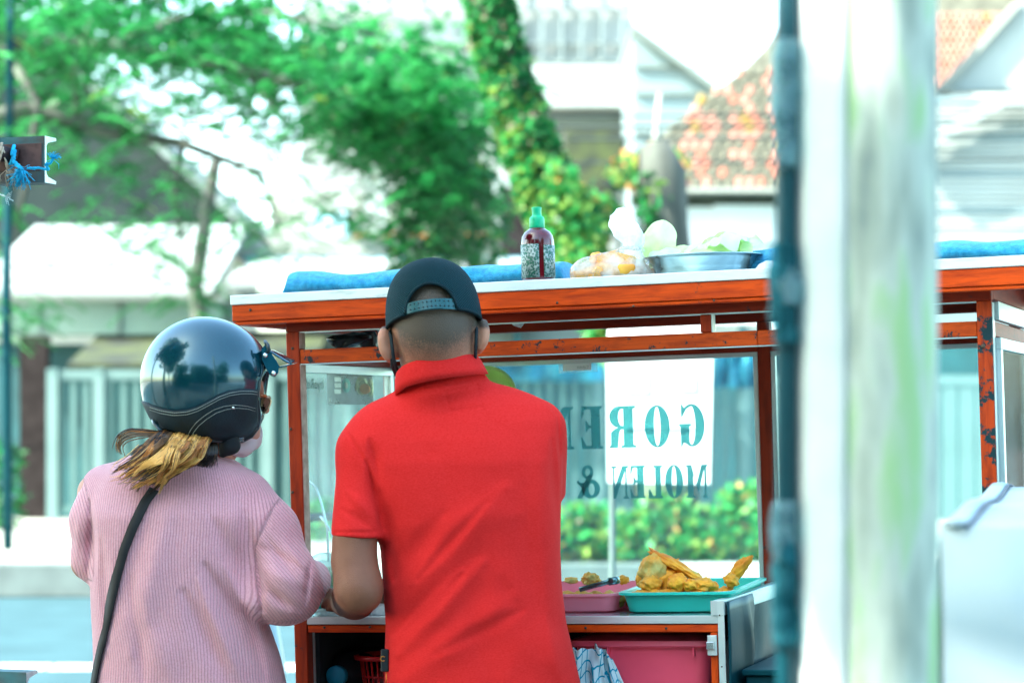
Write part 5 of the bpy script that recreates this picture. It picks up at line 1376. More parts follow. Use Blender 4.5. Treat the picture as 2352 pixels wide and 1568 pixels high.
m_ = MB(); d_ = (B - A).normalized(); nrm = Vector((d_.y, -d_.x))
hem = []
for j in range(14):
    p = A + (B - A) * (j / 13); hem.append(Vector((p.x, p.y, zs(p.x, p.y) + .004)) - o_ + Vector((nrm.x, nrm.y, 0)) * .012)
m_.tube(hem, .013, 8, flat=.35); m_.build('hem', tarpw, cov, True)
seam = mat('seam_thread', (.16, .17, .21), .8)
MB().tube([p + Vector((nrm.x, nrm.y, 0)) * .016 for p in hem], .0018, 5).build('seam', seam, cov, True)
fr = MB()
for x, y in ((.60, 2.75), (2.55, 2.75), (2.9, 4.0), (1.0, 4.0)): fr.box((x - .02, y - .02, .0), (x + .02, y + .02, 1.17), M=Matrix.Translation(-o_ + Vector((0, 0, .0125))))
fr.build('leg', brown, cov)
# steel channel rack at the left edge
chan = mat('rusty_channel', (0.05, 0.16, 0.18), .55, .3, col2=(0.07, 0.06, 0.06), scale=14, bump=.4)
chan_e = mat('bare_channel_edge', (0.45, 0.55, 0.54), .45, .5, var=.2, scale=40)
CHM = Matrix.Translation(W(103, 365, 4.45)) @ Matrix.Rotation(-YAW, 4, 'Z')
rack_z = W(103, 365, 4.45).z
rack = thing('steel_rack', 'rusty steel channel rack reaching in from the left edge', 'rack', M=Matrix.Translation((0, 0, 0)) @ Matrix.Translation((W(103, 365, 4.45).x, 4.45, .0125)) @ Matrix.Rotation(-YAW, 4, 'Z'))
def channel(name, zt, zb, dx, depth=.042, web=.006, fl=.009, length=.75):
    m_ = MB()
    m_.prism([(0, zb), (0, zt), (depth, zt), (depth + .001, zt - fl * .6), (web + .006, zt - fl * 1.3), (web, zt - fl * 2), (web, zb + fl * 2), (web + .006, zb + fl * 1.3), (depth + .001, zb + fl * .6), (depth, zb)], -length + dx, dx, 0, 0)
    o = m_.build(name, [chan, chan_e], rack)
    for p in o.data.polygons:
        if p.normal.x > .9: p.material_index = 1
    return o
h0 = rack_z - .0125
channel('upper_channel', h0 + .0435, h0 - .0445, 0)
zz = W(57, 1545, 4.45).z - .0125
dx2 = (W(57, 0, 4.45).x - W(103, 0, 4.45).x) * 1.05
channel('lower_channel', zz, zz - .10, dx2)
MB().box((-.62, .005, 0), (-.56, .045, h0 + .04)).build('upright', chan, rack)
MB().box((-.12, -.003, h0 - .022), (-.006, -.0005, h0 + .030), bev=.001).build('patch_plate', mat('rust_plate', (.10, .05, .045), .7, .2, var=.4, scale=40), rack)
pb = mat('rusty_bar', (.06, .035, .035), .4, .5)
MB().tube([(-.20, -.10, h0 + .045), (-.055, -.006, h0 + .004)], .015, 14).build('bar', pb, rack, True)
rope_b = mat('beige_rope', (.50, .40, .30), .9, var=.3, scale=80)
rope_c = mat('blue_rope', (.0, .38, .66), .8, var=.3, scale=80)
def rope(name, label, P, pts, r, m, strands=2, fray=0, fl=.02, fd=(0, 0, -1), seed=1):
    rd = random.Random(seed)
    m_ = MB(); pts = [Vector(p) for p in pts]
    fine = []
    for a, b in zip(pts, pts[1:]):
        for i in range(8): fine.append(a.lerp(b, i / 8))
    fine.append(pts[-1])
    for s_ in range(strands):
        tw_ = []
        for i, p in enumerate(fine):
            a = i * .8 + s_ * 2 * math.pi / strands
            tw_.append(p + Vector((math.cos(a), .5 * math.sin(a), math.sin(a))) * r * .5)
        m_.tube(tw_, r * .6, 5)
    for k in range(fray):
        a = pts[-1]; d_ = (Vector(fd) + Vector((rd.gauss(0, .55), rd.gauss(0, .3), rd.gauss(0, .55)))).normalized()
        l_ = fl * rd.uniform(.5, 1.2); mid = a + d_ * l_ * .5 + Vector((rd.gauss(0, .003), 0, rd.gauss(0, .003)))
        m_.tube([a, mid, a + d_ * l_ + Vector((0, 0, -.004))], .0007, 3)
    o = m_.build(name, m, None, True); o.matrix_world = P
    tag(o, label, 'rope', 'ropes tied on the steel rack'); return o
RM = rack.matrix_basis.copy()
def ring_pts(t, r=.018):
    c = Vector((-.20, -.10, h0 + .045)).lerp(Vector((-.055, -.006, h0 + .004)), t); ax = Vector((.145, .094, -.041)).normalized()
    u = ax.cross(Vector((0, 0, 1))).normalized(); v = u.cross(ax)
    return [c + u * r * math.cos(R(a)) + v * r * math.sin(R(a)) + ax * .004 * a / 360 for a in range(0, 400, 30)]
rope('beige_rope', 'beige rope wound round the bar near the left edge', RM, ring_pts(.55) + [(-.10, -.03, h0 - .02)], .0035, rope_b, 2, 26, .030, (-.1, 0, -1), 2)
rope('beige_rope', 'frayed beige rope end hanging under the bar', RM, ring_pts(.80) + [(-.068, -.02, h0 - .018)], .003, rope_b, 2, 34, .034, (.5, 0, -.8), 3)
rope('blue_rope', 'bright blue frayed rope tied round the end of the bar', RM, ring_pts(.93, .019) + [(-.05, -.03, h0 - .006), (-.028, -.035, h0 - .022)], .004, rope_c, 3, 90, .032, (-.35, 0, -1), 4)
rope('blue_rope', 'blue rope tail with a frayed knot sticking out past the channel end', RM, [(-.02, -.03, h0 - .020), (.005, -.028, h0 - .020), (.014, -.028, h0 - .022), (.024, -.028, h0 - .024), (.018, -.03, h0 - .014), (.026, -.025, h0 - .012), (.033, -.028, h0 - .004)], .0028, rope_c, 3, 50, .016, (.35, 0, 1), 5)
rope('white_rope', 'short white rope end below the steel channel at the left edge', RM, [(-.12, .0, h0 - .044), (-.10, -.005, h0 - .062), (-.078, -.01, h0 - .070)], .002, mat('white_rope', (.6, .72, .72), .9), 2, 14, .014, (1, 0, -.4), 6)
# motor scooter behind the woman, beside the cart
sc_b = mat('scooter_grey', (.22, .34, .36), .3, coat=.6)
sc_k = mat('scooter_black', (.008, .02, .025), .45)
scp = Vector((-.83, 6.6, .0))
sct = thing('parked_scooter', 'grey and black motor scooter parked on the street side of the cart', 'scooter', tuple(scp + Vector((0, 0, .004))), R(-84))
for x in (-.62, .62):
    m_ = MB(); m_.tube([(x + .21 * math.cos(R(15 * k)), 0, .26 + .21 * math.sin(R(15 * k))) for k in range(25)], .048, 10, cap=False); wq = m_.build('wheel', tyre, sct, True)
    m_ = MB(); m_.lathe([(.02, -.03), (.15, -.02), (.16, 0), (.15, .02), (.02, .03)], 20); m_.build('rim', alu, wq, True, Matrix.Translation((x, 0, .26)) @ Matrix.Rotation(R(90), 4, 'X'))
hull('body_panel', dense([(.0, 0, .28, .45, .12), (.05, 0, .42, .52, .15), (.18, 0, .58, .46, .16), (.22, 0, .70, .40, .14)], 3), sc_b, sct, 28, .004, 4, 3)
hull('seat', dense([(.22, 0, .70, .38, .13), (.20, 0, .76, .40, .14), (.20, 0, .82, .37, .12), (.2, 0, .84, .2, .06)], 3), sc_k, sct, 28, .003, 5, 3)
hull('leg_shield', dense([(-.42, 0, .30, .04, .17), (-.46, 0, .55, .05, .20), (-.52, 0, .80, .06, .16), (-.56, 0, .95, .08, .10)], 3), sc_b, sct, 24, .002, 5, 4)
MB().tube([(-.62, 0, .26), (-.56, 0, .60), (-.52, 0, .98)], .03, 10).build('fork', sc_k, sct, True)
MB().tube([(-.42, -.34, 1.02), (-.50, -.12, 1.00), (-.52, 0, .98), (-.50, .12, 1.00), (-.42, .34, 1.02)], .014, 10).build('handlebar', sc_k, sct, True)
MB().box((-.42, -.13, .26), (-.02, .13, .30), bev=.01).build('floorboard', sc_k, sct)
# ------------------------------------------------------------------ people: bodies grown from smooth blended volumes
class Field:
    def __init__(s, lo, hi, h):
        s.lo = np.array(lo, float); s.h = h
        s.n = (np.ceil((np.array(hi) - s.lo) / h)).astype(int) + 1
        s.ax = [s.lo[i] + h * np.arange(s.n[i]) for i in range(3)]
        s.F = np.full(tuple(s.n), 1.0, np.float32)
    def _sl(s, lo, hi):
        a = np.clip(np.floor((np.array(lo) - s.lo) / s.h).astype(int), 0, s.n - 1)
        b = np.clip(np.ceil((np.array(hi) - s.lo) / s.h).astype(int) + 1, 1, s.n)
        sl = tuple(slice(a[i], b[i]) for i in range(3))
        g = np.meshgrid(*[s.ax[i][sl[i]] for i in range(3)], indexing='ij', sparse=True)
        return sl, g
    def merge(s, sl, d, k, cut=False):
        A = s.F[sl]
        if cut:
            d = -d
            hh = np.clip(.5 - .5 * (d - A) / k, 0, 1); s.F[sl] = d * (1 - hh) + A * hh if False else np.maximum(A, d) + k * .25 * np.clip(1 - np.abs(A - d) / k, 0, 1) ** 2
        else:
            s.F[sl] = np.minimum(A, d) - k * .25 * np.clip(1 - np.abs(A - d) / k, 0, 1) ** 2
    def cone(s, a, b, ra, rb, k=.02, sy=1.0, cut=False, plane=None):
        a = np.array(a, float); b = np.array(b, float); m = max(ra, rb) * max(1, sy) + k + .02
        sl, (X, Y, Z) = s._sl(np.minimum(a, b) - m, np.maximum(a, b) + m)
        d = b - a; L2 = max(d @ d, 1e-9)
        t = np.clip(((X - a[0]) * d[0] + (Y - a[1]) * d[1] + (Z - a[2]) * d[2]) / L2, 0, 1)
        q = np.sqrt((X - a[0] - t * d[0]) ** 2 + ((Y - a[1] - t * d[1]) / sy) ** 2 + (Z - a[2] - t * d[2]) ** 2) - (ra + (rb - ra) * t)
        if plane is not None:
            p0, nn = plane; q = np.maximum(q, (X - p0[0]) * nn[0] + (Y - p0[1]) * nn[1] + (Z - p0[2]) * nn[2])
        s.merge(sl, q, k, cut)
    def chain(s, pts, rs, k=.02, sy=1.0):
        for i in range(len(pts) - 1): s.cone(pts[i], pts[i + 1], rs[i], rs[i + 1], k, sy)
    def ball(s, c, r, k=.02, cut=False, rot=None):
        c = np.array(c, float); r = np.array(r, float) * np.ones(3); m = r.max() + k + .02
        sl, (X, Y, Z) = s._sl(c - m, c + m)
        x, y, z = X - c[0], Y - c[1], Z - c[2]
        if rot is not None:
            M = np.array(rot.to_3x3()); x, y, z = (M[0, 0] * x + M[1, 0] * y + M[2, 0] * z, M[0, 1] * x + M[1, 1] * y + M[2, 1] * z, M[0, 2] * x + M[1, 2] * y + M[2, 2] * z)
        q = np.sqrt((x / r[0]) ** 2 + (y / r[1]) ** 2 + (z / r[2]) ** 2)
        g = np.sqrt((x / r[0] ** 2) ** 2 + (y / r[1] ** 2) ** 2 + (z / r[2] ** 2) ** 2) + 1e-6
        s.merge(sl, q * (q - 1) / g, k, cut)
    def loft(s, tab, k=.02, p=2.3):
        """tab rows: z, x centre, y centre, half width, half depth (rising z)"""
        tab = sorted(tab); T = np.array(tab)
        z0, z1 = T[0, 0], T[-1, 0]; m = T[:, 3].max() + .05
        sl, (X, Y, Z) = s._sl((T[:, 1].min() - m, T[:, 2].min() - T[:, 4].max() - .05, z0 - .03), (T[:, 1].max() + m, T[:, 2].max() + T[:, 4].max() + .05, z1 + .03))
        zz = Z.ravel(); q = [np.interp(zz, T[:, 0], T[:, i]).reshape(1, 1, -1) for i in range(1, 5)]
        rho = ((np.abs(X - q[0]) / q[2]) ** p + (np.abs(Y - q[1]) / q[3]) ** p) ** (1 / p)
        d = (rho - 1) * np.minimum(q[2], q[3])
        d = np.maximum(d, np.maximum(z0 - Z, Z - z1))
        s.merge(sl, d, k)
    def below(s, z):  # cut everything below z
        Z = s.ax[2].reshape(1, 1, -1); s.F = np.maximum(s.F, z - Z).astype(np.float32)
    def mesh(s):
        F = s.F; F[0], F[-1] = 1, 1; F[:, 0], F[:, -1] = 1, 1; F[:, :, 0], F[:, :, -1] = 1, 1
        nx, ny, nz = F.shape; c = (nx - 1, ny - 1, nz - 1)
        S = F < 0
        cnt = np.zeros(c, np.int8)
        for i in (0, 1):
            for j in (0, 1):
                for k in (0, 1): cnt += S[i:nx - 1 + i, j:ny - 1 + j, k:nz - 1 + k]
        act = (cnt > 0) & (cnt < 8)
        idx = np.full(c, -1, np.int32); I = np.argwhere(act); idx[act] = np.arange(len(I))
        pos = np.zeros((len(I), 3)); num = np.zeros(len(I))
        for ax in range(3):
            o = [q for q in range(3) if q != ax]
            for u in (0, 1):
                for v in (0, 1):
                    a = I.copy(); a[:, o[0]] += u; a[:, o[1]] += v; b = a.copy(); b[:, ax] += 1
                    fa = F[a[:, 0], a[:, 1], a[:, 2]]; fb = F[b[:, 0], b[:, 1], b[:, 2]]
                    m = (fa < 0) != (fb < 0); t = np.where(m, fa / np.where(m, fa - fb, 1), 0)
                    p = a.astype(float); p[:, ax] += t
                    pos[m] += p[m]; num[m] += 1
        pos = pos / num[:, None] * s.h + s.lo
        faces = []
        for ax in range(3):
            o = [(ax + 1) % 3, (ax + 2) % 3]
            A = np.moveaxis(S, ax, 0)
            d = (A[:-1] != A[1:]); d = np.moveaxis(d, 0, ax); E = np.argwhere(d)
            E = E[(E[:, o[0]] > 0) & (E[:, o[1]] > 0) & (E[:, o[0]] < F.shape[o[0]] - 1) & (E[:, o[1]] < F.shape[o[1]] - 1)]
            q = []
            for u, v in ((-1, -1), (0, -1), (0, 0), (-1, 0)):
                g = E.copy(); g[:, o[0]] += u; g[:, o[1]] += v; q.append(idx[g[:, 0], g[:, 1], g[:, 2]])
            f = np.stack(q, 1); ins = S[E[:, 0], E[:, 1], E[:, 2]]
            f[~ins] = f[~ins][:, ::-1]; faces.append(f)
        return pos, np.concatenate(faces)

def smooth_mesh(v, f, it=2, lam=.5):
    e = np.concatenate([f[:, [0, 1]], f[:, [1, 2]], f[:, [2, 3]], f[:, [3, 0]]])
    for _ in range(it):
        acc = np.zeros_like(v); n = np.zeros(len(v))
        np.add.at(acc, e[:, 0], v[e[:, 1]]); np.add.at(acc, e[:, 1], v[e[:, 0]])
        np.add.at(n, e[:, 0], 1); np.add.at(n, e[:, 1], 1)
        v = v * (1 - lam) + lam * acc / n[:, None]
    return v

def px_of(v):
    return CX + v[:, 0] * FPX / v[:, 1], HOR - (v[:, 2] - CAMZ) * FPX / v[:, 1]

def folds(v, lst, ycut):
    """soft cloth ridges (+) and creases (-) along short lines on the side that faces the viewer"""
    px, py = px_of(v); out = np.zeros(len(v))
    for x0, y0, x1, y1, w, amp in lst:
        dx, dy = x1 - x0, y1 - y0; L2 = dx * dx + dy * dy
        t = np.clip(((px - x0) * dx + (py - y0) * dy) / L2, 0, 1)
        d = np.hypot(px - x0 - t * dx, py - y0 - t * dy)
        ww = w * (.55 + .9 * np.sin(np.pi * t))
        out += 1.45 * amp * np.exp(-(d / ww) ** 2) * (.25 + .75 * np.sin(np.pi * np.clip(t, .06, .94)))
    fr = np.clip((ycut - v[:, 1]) / .05, 0, 1)
    v = v.copy(); v[:, 1] -= out * fr
    return v

def attr(o, name, vals):
    a = o.data.attributes.new(name, 'FLOAT', 'POINT'); a.data.foreach_set('value', np.asarray(vals, np.float32))

def tab_px(rows, Y, yoff=0):
    """silhouette rows (row, left, right, half depth, y centre) -> loft table"""
    out = []
    for r_ in rows:
        y, xl, xr, dp = r_[:4]; yc = r_[4] if len(r_) > 4 else Y
        out.append((CAMZ - (y - HOR) * Y / FPX, ((xl + xr) / 2 - CX) * Y / FPX, yc, (xr - xl) / 2 * Y / FPX, dp))
    return out
def V3(px, py, Y): return tuple(W(px, py, Y))

# ---------------------------------------------------------------- skin
def skin_mat(name, col, hair=False):
    m = bpy.data.materials.new(name); m.use_nodes = True
    N, L = m.node_tree.nodes, m.node_tree.links; b = N['Principled BSDF']
    tc = N.new('ShaderNodeTexCoord')
    nz = N.new('ShaderNodeTexNoise'); nz.inputs['Scale'].default_value = 22; nz.inputs['Detail'].default_value = 6; L.new(tc.outputs['Object'], nz.inputs['Vector'])
    cr = N.new('ShaderNodeValToRGB'); e = cr.color_ramp
    e.elements[0].position = .3; e.elements[0].color = (col[0] * .82, col[1] * .74, col[2] * .70, 1); e.elements[1].position = .7; e.elements[1].color = (*col, 1)
    L.new(nz.outputs[0], cr.inputs[0]); last = cr.outputs[0]
    if hair:
        at = N.new('ShaderNodeAttribute'); at.attribute_name = 'stubble'
        n2 = N.new('ShaderNodeTexNoise'); n2.inputs['Scale'].default_value = 420; n2.inputs['Detail'].default_value = 3; L.new(tc.outputs['Object'], n2.inputs['Vector'])
        n3 = N.new('ShaderNodeTexNoise'); n3.inputs['Scale'].default_value = 26; n3.inputs['Detail'].default_value = 3; L.new(tc.outputs['Object'], n3.inputs['Vector'])
        ad = N.new('ShaderNodeMath'); ad.operation = 'MULTIPLY_ADD'; ad.inputs[1].default_value = .9; ad.inputs[2].default_value = -.45; L.new(n2.outputs[0], ad.inputs[0])
        a3 = N.new('ShaderNodeMath'); a3.operation = 'MULTIPLY_ADD'; a3.inputs[1].default_value = .55; L.new(n3.outputs[0], a3.inputs[0]); L.new(ad.outputs[0], a3.inputs[2])
        su = N.new('ShaderNodeMath'); su.operation = 'ADD'; L.new(at.outputs['Fac'], su.inputs[0]); L.new(a3.outputs[0], su.inputs[1])
        mr = N.new('ShaderNodeMapRange'); mr.inputs[1].default_value = .50; mr.inputs[2].default_value = 1.30; mr.inputs[3].default_value = 0; mr.inputs[4].default_value = .90; L.new(su.outputs[0], mr.inputs[0])
        mx = N.new('ShaderNodeMix'); mx.data_type = 'RGBA'; L.new(mr.outputs[0], mx.inputs[0]); L.new(last, mx.inputs[6]); mx.inputs[7].default_value = (.034, .040, .032, 1)
        last = mx.outputs[2]
        bp = N.new('ShaderNodeBump'); bp.inputs['Strength'].default_value = .7; bp.inputs['Distance'].default_value = .0015; L.new(n2.outputs[0], bp.inputs['Height']); L.new(bp.outputs[0], b.inputs['Normal'])
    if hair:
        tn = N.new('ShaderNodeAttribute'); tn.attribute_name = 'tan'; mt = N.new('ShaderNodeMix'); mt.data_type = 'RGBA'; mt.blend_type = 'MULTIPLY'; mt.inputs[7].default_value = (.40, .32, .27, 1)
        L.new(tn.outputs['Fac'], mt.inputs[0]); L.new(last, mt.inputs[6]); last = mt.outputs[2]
    L.new(last, b.inputs['Base Color'])
    b.inputs['Roughness'].default_value = .58; b.inputs['Subsurface Weight'].default_value = .10; b.inputs['Specular IOR Level'].default_value = .35
    b.inputs['Subsurface Radius'].default_value = (.012, .004, .002); b.inputs['Subsurface Scale'].default_value = .6
    return m
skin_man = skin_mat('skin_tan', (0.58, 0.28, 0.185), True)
skin_wom = skin_mat('skin_light', (0.60, 0.30, 0.22))

# ================================================================ the man
YM_ = 4.50
man = thing('person', 'person seen from behind in a red polo shirt and dark mesh cap worn backwards', 'person', (W(1080, 0, 4.52).x, 4.52, .0125))
MO = Vector(man.location)
def rel(v, o): return v - np.array(o)[None, :]
B = Field((-.50, 4.22, .0), (.22, 5.05, 1.66), .0062)
# head, neck
hc = Vector(V3(996, 742, 4.46))
tilt = Matrix.Rotation(R(-5), 4, 'Y') @ Matrix.Rotation(R(-20), 4, 'X')   # leaning left and bowed forward
def HP(x, y, z): return tuple(hc + (tilt.to_3x3() @ Vector((x, y, z))))
B.ball(HP(0, .0, .028), (.080, .098, .092), .02, rot=tilt)
B.ball(HP(0, -.012, -.018), (.073, .078, .075), .025, rot=tilt)
B.ball(HP(0, .045, -.055), (.060, .055, .060), .03, rot=tilt)
B.ball(HP(0, .085, -.085), (.030, .028, .026), .03, rot=tilt)             # chin
B.cone(HP(0, .095, .005), HP(0, .113, -.022), .010, .014, .012)            # nose
for s_ in (-1, 1):
    B.ball(HP(s_ * .030, .100, .010), (.014, .010, .010), .010, cut=True, rot=tilt)
    B.ball(HP(s_ * .030, .090, .010), (.012, .012, .012), .004, rot=tilt)
    B.cone(HP(s_ * .015, .094, .030), HP(s_ * .045, .084, .030), .007, .006, .012)
B.cone(HP(-.02, .096, -.050), HP(.02, .096, -.050), .006, .006, .008); B.cone(HP(-.018, .094, -.060), HP(.018, .094, -.060), .007, .007, .006)
nk0 = V3(1003, 800, 4.47); nk1 = V3(1012, 905, 4.50)
B.cone(nk0, nk1, .061, .062, .025)
B.cone(V3(962, 760, 4.455), V3(972, 880, 4.49), .034, .030, .02); B.cone(V3(1042, 755, 4.455), V3(1042, 880, 4.49), .034, .030, .02)
# ears
for (ex, ey, s_, rx, rz, rt) in ((890, 790, -1, .0145, .036, -10), (1104, 770, 1, .0140, .034, 8)):
    M_ = Matrix.Rotation(R(rt), 4, 'Y') @ Matrix.Rotation(R(30 * s_), 4, 'Z')
    B.ball(V3(ex, ey, 4.450), (rx, .026, rz), .004, rot=M_)
    B.ball(V3(ex - s_ * 19, ey + 2, 4.420), (.004, .016, rz * .8), .006, cut=True)
    B.ball(V3(ex - s_ * 5, ey - 4, 4.428), (rx * .55, .010, rz * .66), .006, cut=True, rot=M_)
    B.ball(V3(ex - s_ * 4, ey + 30, 4.462), (.008, .012, .012), .008)
# torso core, hips, legs
B.loft(tab_px([(905, 960, 1090, .05, 4.53), (960, 880, 1230, .07, 4.52), (1100, 860, 1250, .09, 4.52), (1300, 900, 1262, .085, 4.52), (1500, 905, 1290, .10, 4.52), (1640, 905, 1310, .11, 4.52)], 4.52), .03)
hipx = W(1108, 0, 4.52).x
for s_ in (-1, 1):
    B.chain([(hipx + s_ * .085, 4.52, .82), (hipx + s_ * .095, 4.50, .48), (hipx + s_ * .10, 4.53, .10)], [.075, .052, .038], .03)
    B.cone((hipx + s_ * .10, 4.51, .06), (hipx + s_ * .115, 4.65, .045), .036, .026, .02)
# left arm: upper arm, elbow towards the viewer, forearm over the counter, hand
sh_l = V3(838, 1035, 4.50); el = V3(822, 1352, 4.40)
B.chain([V3(858, 1060, 4.50), V3(815, 1200, 4.450), V3(815, 1240, 4.432), el], [.034, .034, .0405, .0415], .01)
B.cone(V3(805, 1290, 4.43), V3(832, 1345, 4.42), .035, .034, .02)
wr = V3(792, 1384, 4.80)
B.ball(V3(826, 1368, 4.40), (.034, .032, .028), .02)
B.chain([el, V3(815, 1370, 4.58), wr], [.040, .040, .026], .02)
palm = V3(778, 1376, 4.865)
B.cone(wr, palm, .024, .021, .015, 1.0)
B.cone(V3(784, 1360, 4.86), V3(772, 1388, 4.86), .017, .017, .012)
def finger(pts, r): B.chain(pts, [r, r * .95, r * .85], .006)
finger([V3(774, 1366, 4.87), V3(756, 1356, 4.885), V3(752, 1372, 4.895)], .0095)
finger([V3(772, 1376, 4.865), V3(752, 1370, 4.875), V3(744, 1386, 4.88)], .0095)
finger([V3(774, 1384, 4.86), V3(755, 1380, 4.862), V3(742, 1391, 4.865)], .0092)
finger([V3(780, 1392, 4.855), V3(764, 1392, 4.85), V3(752, 1398, 4.85)], .0082)
B.chain([V3(794, 1376, 4.85), V3(790, 1360, 4.90), V3(778, 1356, 4.925)], [.012, .0105, .009], .008)
# right arm reaching forward, its forearm crossing in front of the waist
sh_r = V3(1262, 1030, 4.52)
elr = V3(1225, 1330, 4.66)
B.chain([V3(1230, 1050, 4.52), V3(1240, 1180, 4.60), elr, V3(1000, 1340, 4.78), V3(895, 1352, 4.82)], [.036, .036, .036, .030, .024], .02)
B.cone(V3(895, 1352, 4.82), V3(868, 1368, 4.84), .024, .022, .012)
for k in range(4):
    finger([V3(872, 1352 + 9 * k, 4.845), V3(850, 1354 + 9 * k, 4.855), V3(838, 1368 + 7 * k, 4.86)], .009 - .0006 * (k == 3))
B.chain([V3(882, 1350, 4.85), V3(872, 1344, 4.88), V3(858, 1348, 4.90)], [.012, .0105, .009], .008)
v, f = B.mesh(); v = smooth_mesh(v, f, 2, .4)
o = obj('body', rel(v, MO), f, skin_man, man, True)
px, py = px_of(v)
nap = 835 - .10 * (px - 1000) * 0 + 28 * np.sin((px - 905) / 30)
stub = np.clip((868 + 16 * np.cos((px - 985) / 34) - py) / 95, 0, 1.25)
side = np.clip((np.abs(px - 1000) - 82) / 14, 0, 1); stub = stub * (1 - side * np.clip((py - 750) / 10, 0, 1))
stub[(py > 900) | (v[:, 1] > 4.56)] = 0
attr(o, 'stubble', stub); attr(o, 'tan', np.clip((py - 960) / 60, 0, 1))  # arms coloured darker for the shade on them
# shirt
redm = bpy.data.materials.new('red_pique'); redm.use_nodes = True
N, L = redm.node_tree.nodes, redm.node_tree.links; b = N['Principled BSDF']
tc = N.new('ShaderNodeTexCoord'); nz = N.new('ShaderNodeTexNoise'); nz.inputs['Scale'].default_value = 260; nz.inputs['Detail'].default_value = 4
mp = N.new('ShaderNodeMapping'); mp.inputs['Scale'].default_value = (.9, .9, 2.2); L.new(tc.outputs['Object'], mp.inputs[0]); L.new(mp.outputs[0], nz.inputs['Vector'])
cr = N.new('ShaderNodeValToRGB'); e = cr.color_ramp; e.elements[0].position = .35; e.elements[0].color = (.62, .017, .016, 1); e.elements[1].position = .68; e.elements[1].color = (.68, .028, .027, 1)
L.new(nz.outputs[0], cr.inputs[0]); L.new(cr.outputs[0], b.inputs['Base Color']); b.inputs['Roughness'].default_value = .9; b.inputs['Sheen Weight'].default_value = .06; b.inputs['Specular IOR Level'].default_value = .06
b.inputs['Sheen Tint'].default_value = (1, .6, .55, 1)
bp = N.new('ShaderNodeBump'); bp.inputs['Strength'].default_value = .35; bp.inputs['Distance'].default_value = .001; L.new(nz.outputs[0], bp.inputs['Height']); L.new(bp.outputs[0], b.inputs['Normal'])
S = Field((-.44, 4.26, .72), (.20, 4.76, 1.44), .0042)
S.loft(tab_px([(872, 975, 1108, .035, 4.52), (888, 935, 1175, .055, 4.52), (905, 900, 1222, .072, 4.52), (930, 862, 1256, .088, 4.515), (965, 826, 1280, .102, 4.51), (1010, 808, 1290, .112, 4.505), (1060, 812, 1292, .118), (1120, 832, 1290, .122), (1180, 858, 1288, .124),
               (1260, 874, 1287, .122), (1340, 880, 1290, .122), (1430, 886, 1301, .126), (1500, 884, 1318, .132), (1570, 884, 1334, .138), (1660, 880, 1348, .140)], YM_), .02, 2.5)
S.ball(V3(1016, 897, 4.495), (.084, .086, .042), .03, rot=Matrix.Rotation(R(-14), 4, 'Y'))
hem_p = W(812, 1233, 4.42); hem_n = Vector((-.04, 0, -1)).normalized()
S.chain([V3(880, 1010, 4.50), V3(850, 1045, 4.49)], [.058, .055], .05)
S.cone(V3(848, 1040, 4.49), V3(815, 1290, 4.42), .0585, .0500, .018, plane=(hem_p, hem_n))
S.cone(V3(1236, 985, 4.51), V3(1246, 1200, 4.60), .052, .046, .02, plane=(W(1298, 1137, 4.6), Vector((.03, .1, -1)).normalized()))
v, f = S.mesh(); v = smooth_mesh(v, f, 6, .5)
v = folds(v, [(905, 1395, 1160, 1120, 26, .006), (915, 1500, 1110, 1290, 20, .008), (900, 1455, 1060, 1320, 14, -.006), (890, 1340, 1020, 1180, 20, -.005), (925, 1560, 1180, 1370, 26, .006),
              (872, 1130, 905, 1330, 12, -.007), (842, 1060, 880, 1215, 8, -.010), (850, 1010, 872, 1100, 9, -.007), (800, 1130, 862, 1190, 9, .004), (785, 1170, 860, 1215, 7, -.003), (1240, 1060, 1262, 1400, 20, .005), (1268, 1010, 1280, 1200, 8, -.007),
              (1200, 1120, 1225, 1420, 26, -.004), (1180, 1400, 1300, 1560, 30, .006), (1000, 1010, 1200, 1050, 40, .003), (1255, 1420, 1290, 1568, 12, .005), (960, 1210, 1190, 1180, 30, .003), (1090, 1420, 1130, 1568, 30, -.004), (960, 1330, 1120, 1150, 9, -.005), (930, 1440, 1060, 1310, 8, .004), (1150, 1330, 1240, 1500, 16, -.004), (1000, 1500, 1200, 1400, 12, -.004),
              (795, 988, 846, 1075, 3.2, -.0035), (846, 1075, 868, 1165, 3.2, -.0045), (868, 1165, 874, 1232, 3.2, -.004), (1252, 906, 1282, 960, 3.0, -.003), (1282, 960, 1287, 1080, 3.0, -.004)], 4.54)
v[:, 1] -= (v[:, 1] < 4.54) * np.array([.0022 * noise.noise(Vector(q) * 9) + .0010 * noise.noise(Vector(q) * 26) for q in v])
px, py = px_of(v)
d = np.abs(py - (1222 - .02 * (px - 812))); v[:, 1] += np.where((px < 868) & (v[:, 1] < 4.5), .0035 * np.exp(-(d / 3.2) ** 2), 0)
yoke = 900 - (px - 930) * .19; d = np.abs(py - yoke); v[:, 1] += np.where((px > 925) & (px < 1112), .003 * np.exp(-(d / 2.6) ** 2), 0)
for (x0, y0, x1, y1) in ((1022, 900, 1096, 884), (1096, 884, 1108, 934), (1022, 900, 1034, 944), (1034, 944, 1108, 934)):
    dx, dy = x1 - x0, y1 - y0; t = np.clip(((px - x0) * dx + (py - y0) * dy) / (dx * dx + dy * dy), 0, 1); dd = np.hypot(px - x0 - t * dx, py - y0 - t * dy)
    v[:, 1] += np.where(v[:, 1] < 4.5, .0022 * np.exp(-(dd / 3.0) ** 2), 0)
obj('polo_shirt', rel(v, MO), f, redm, man, True)
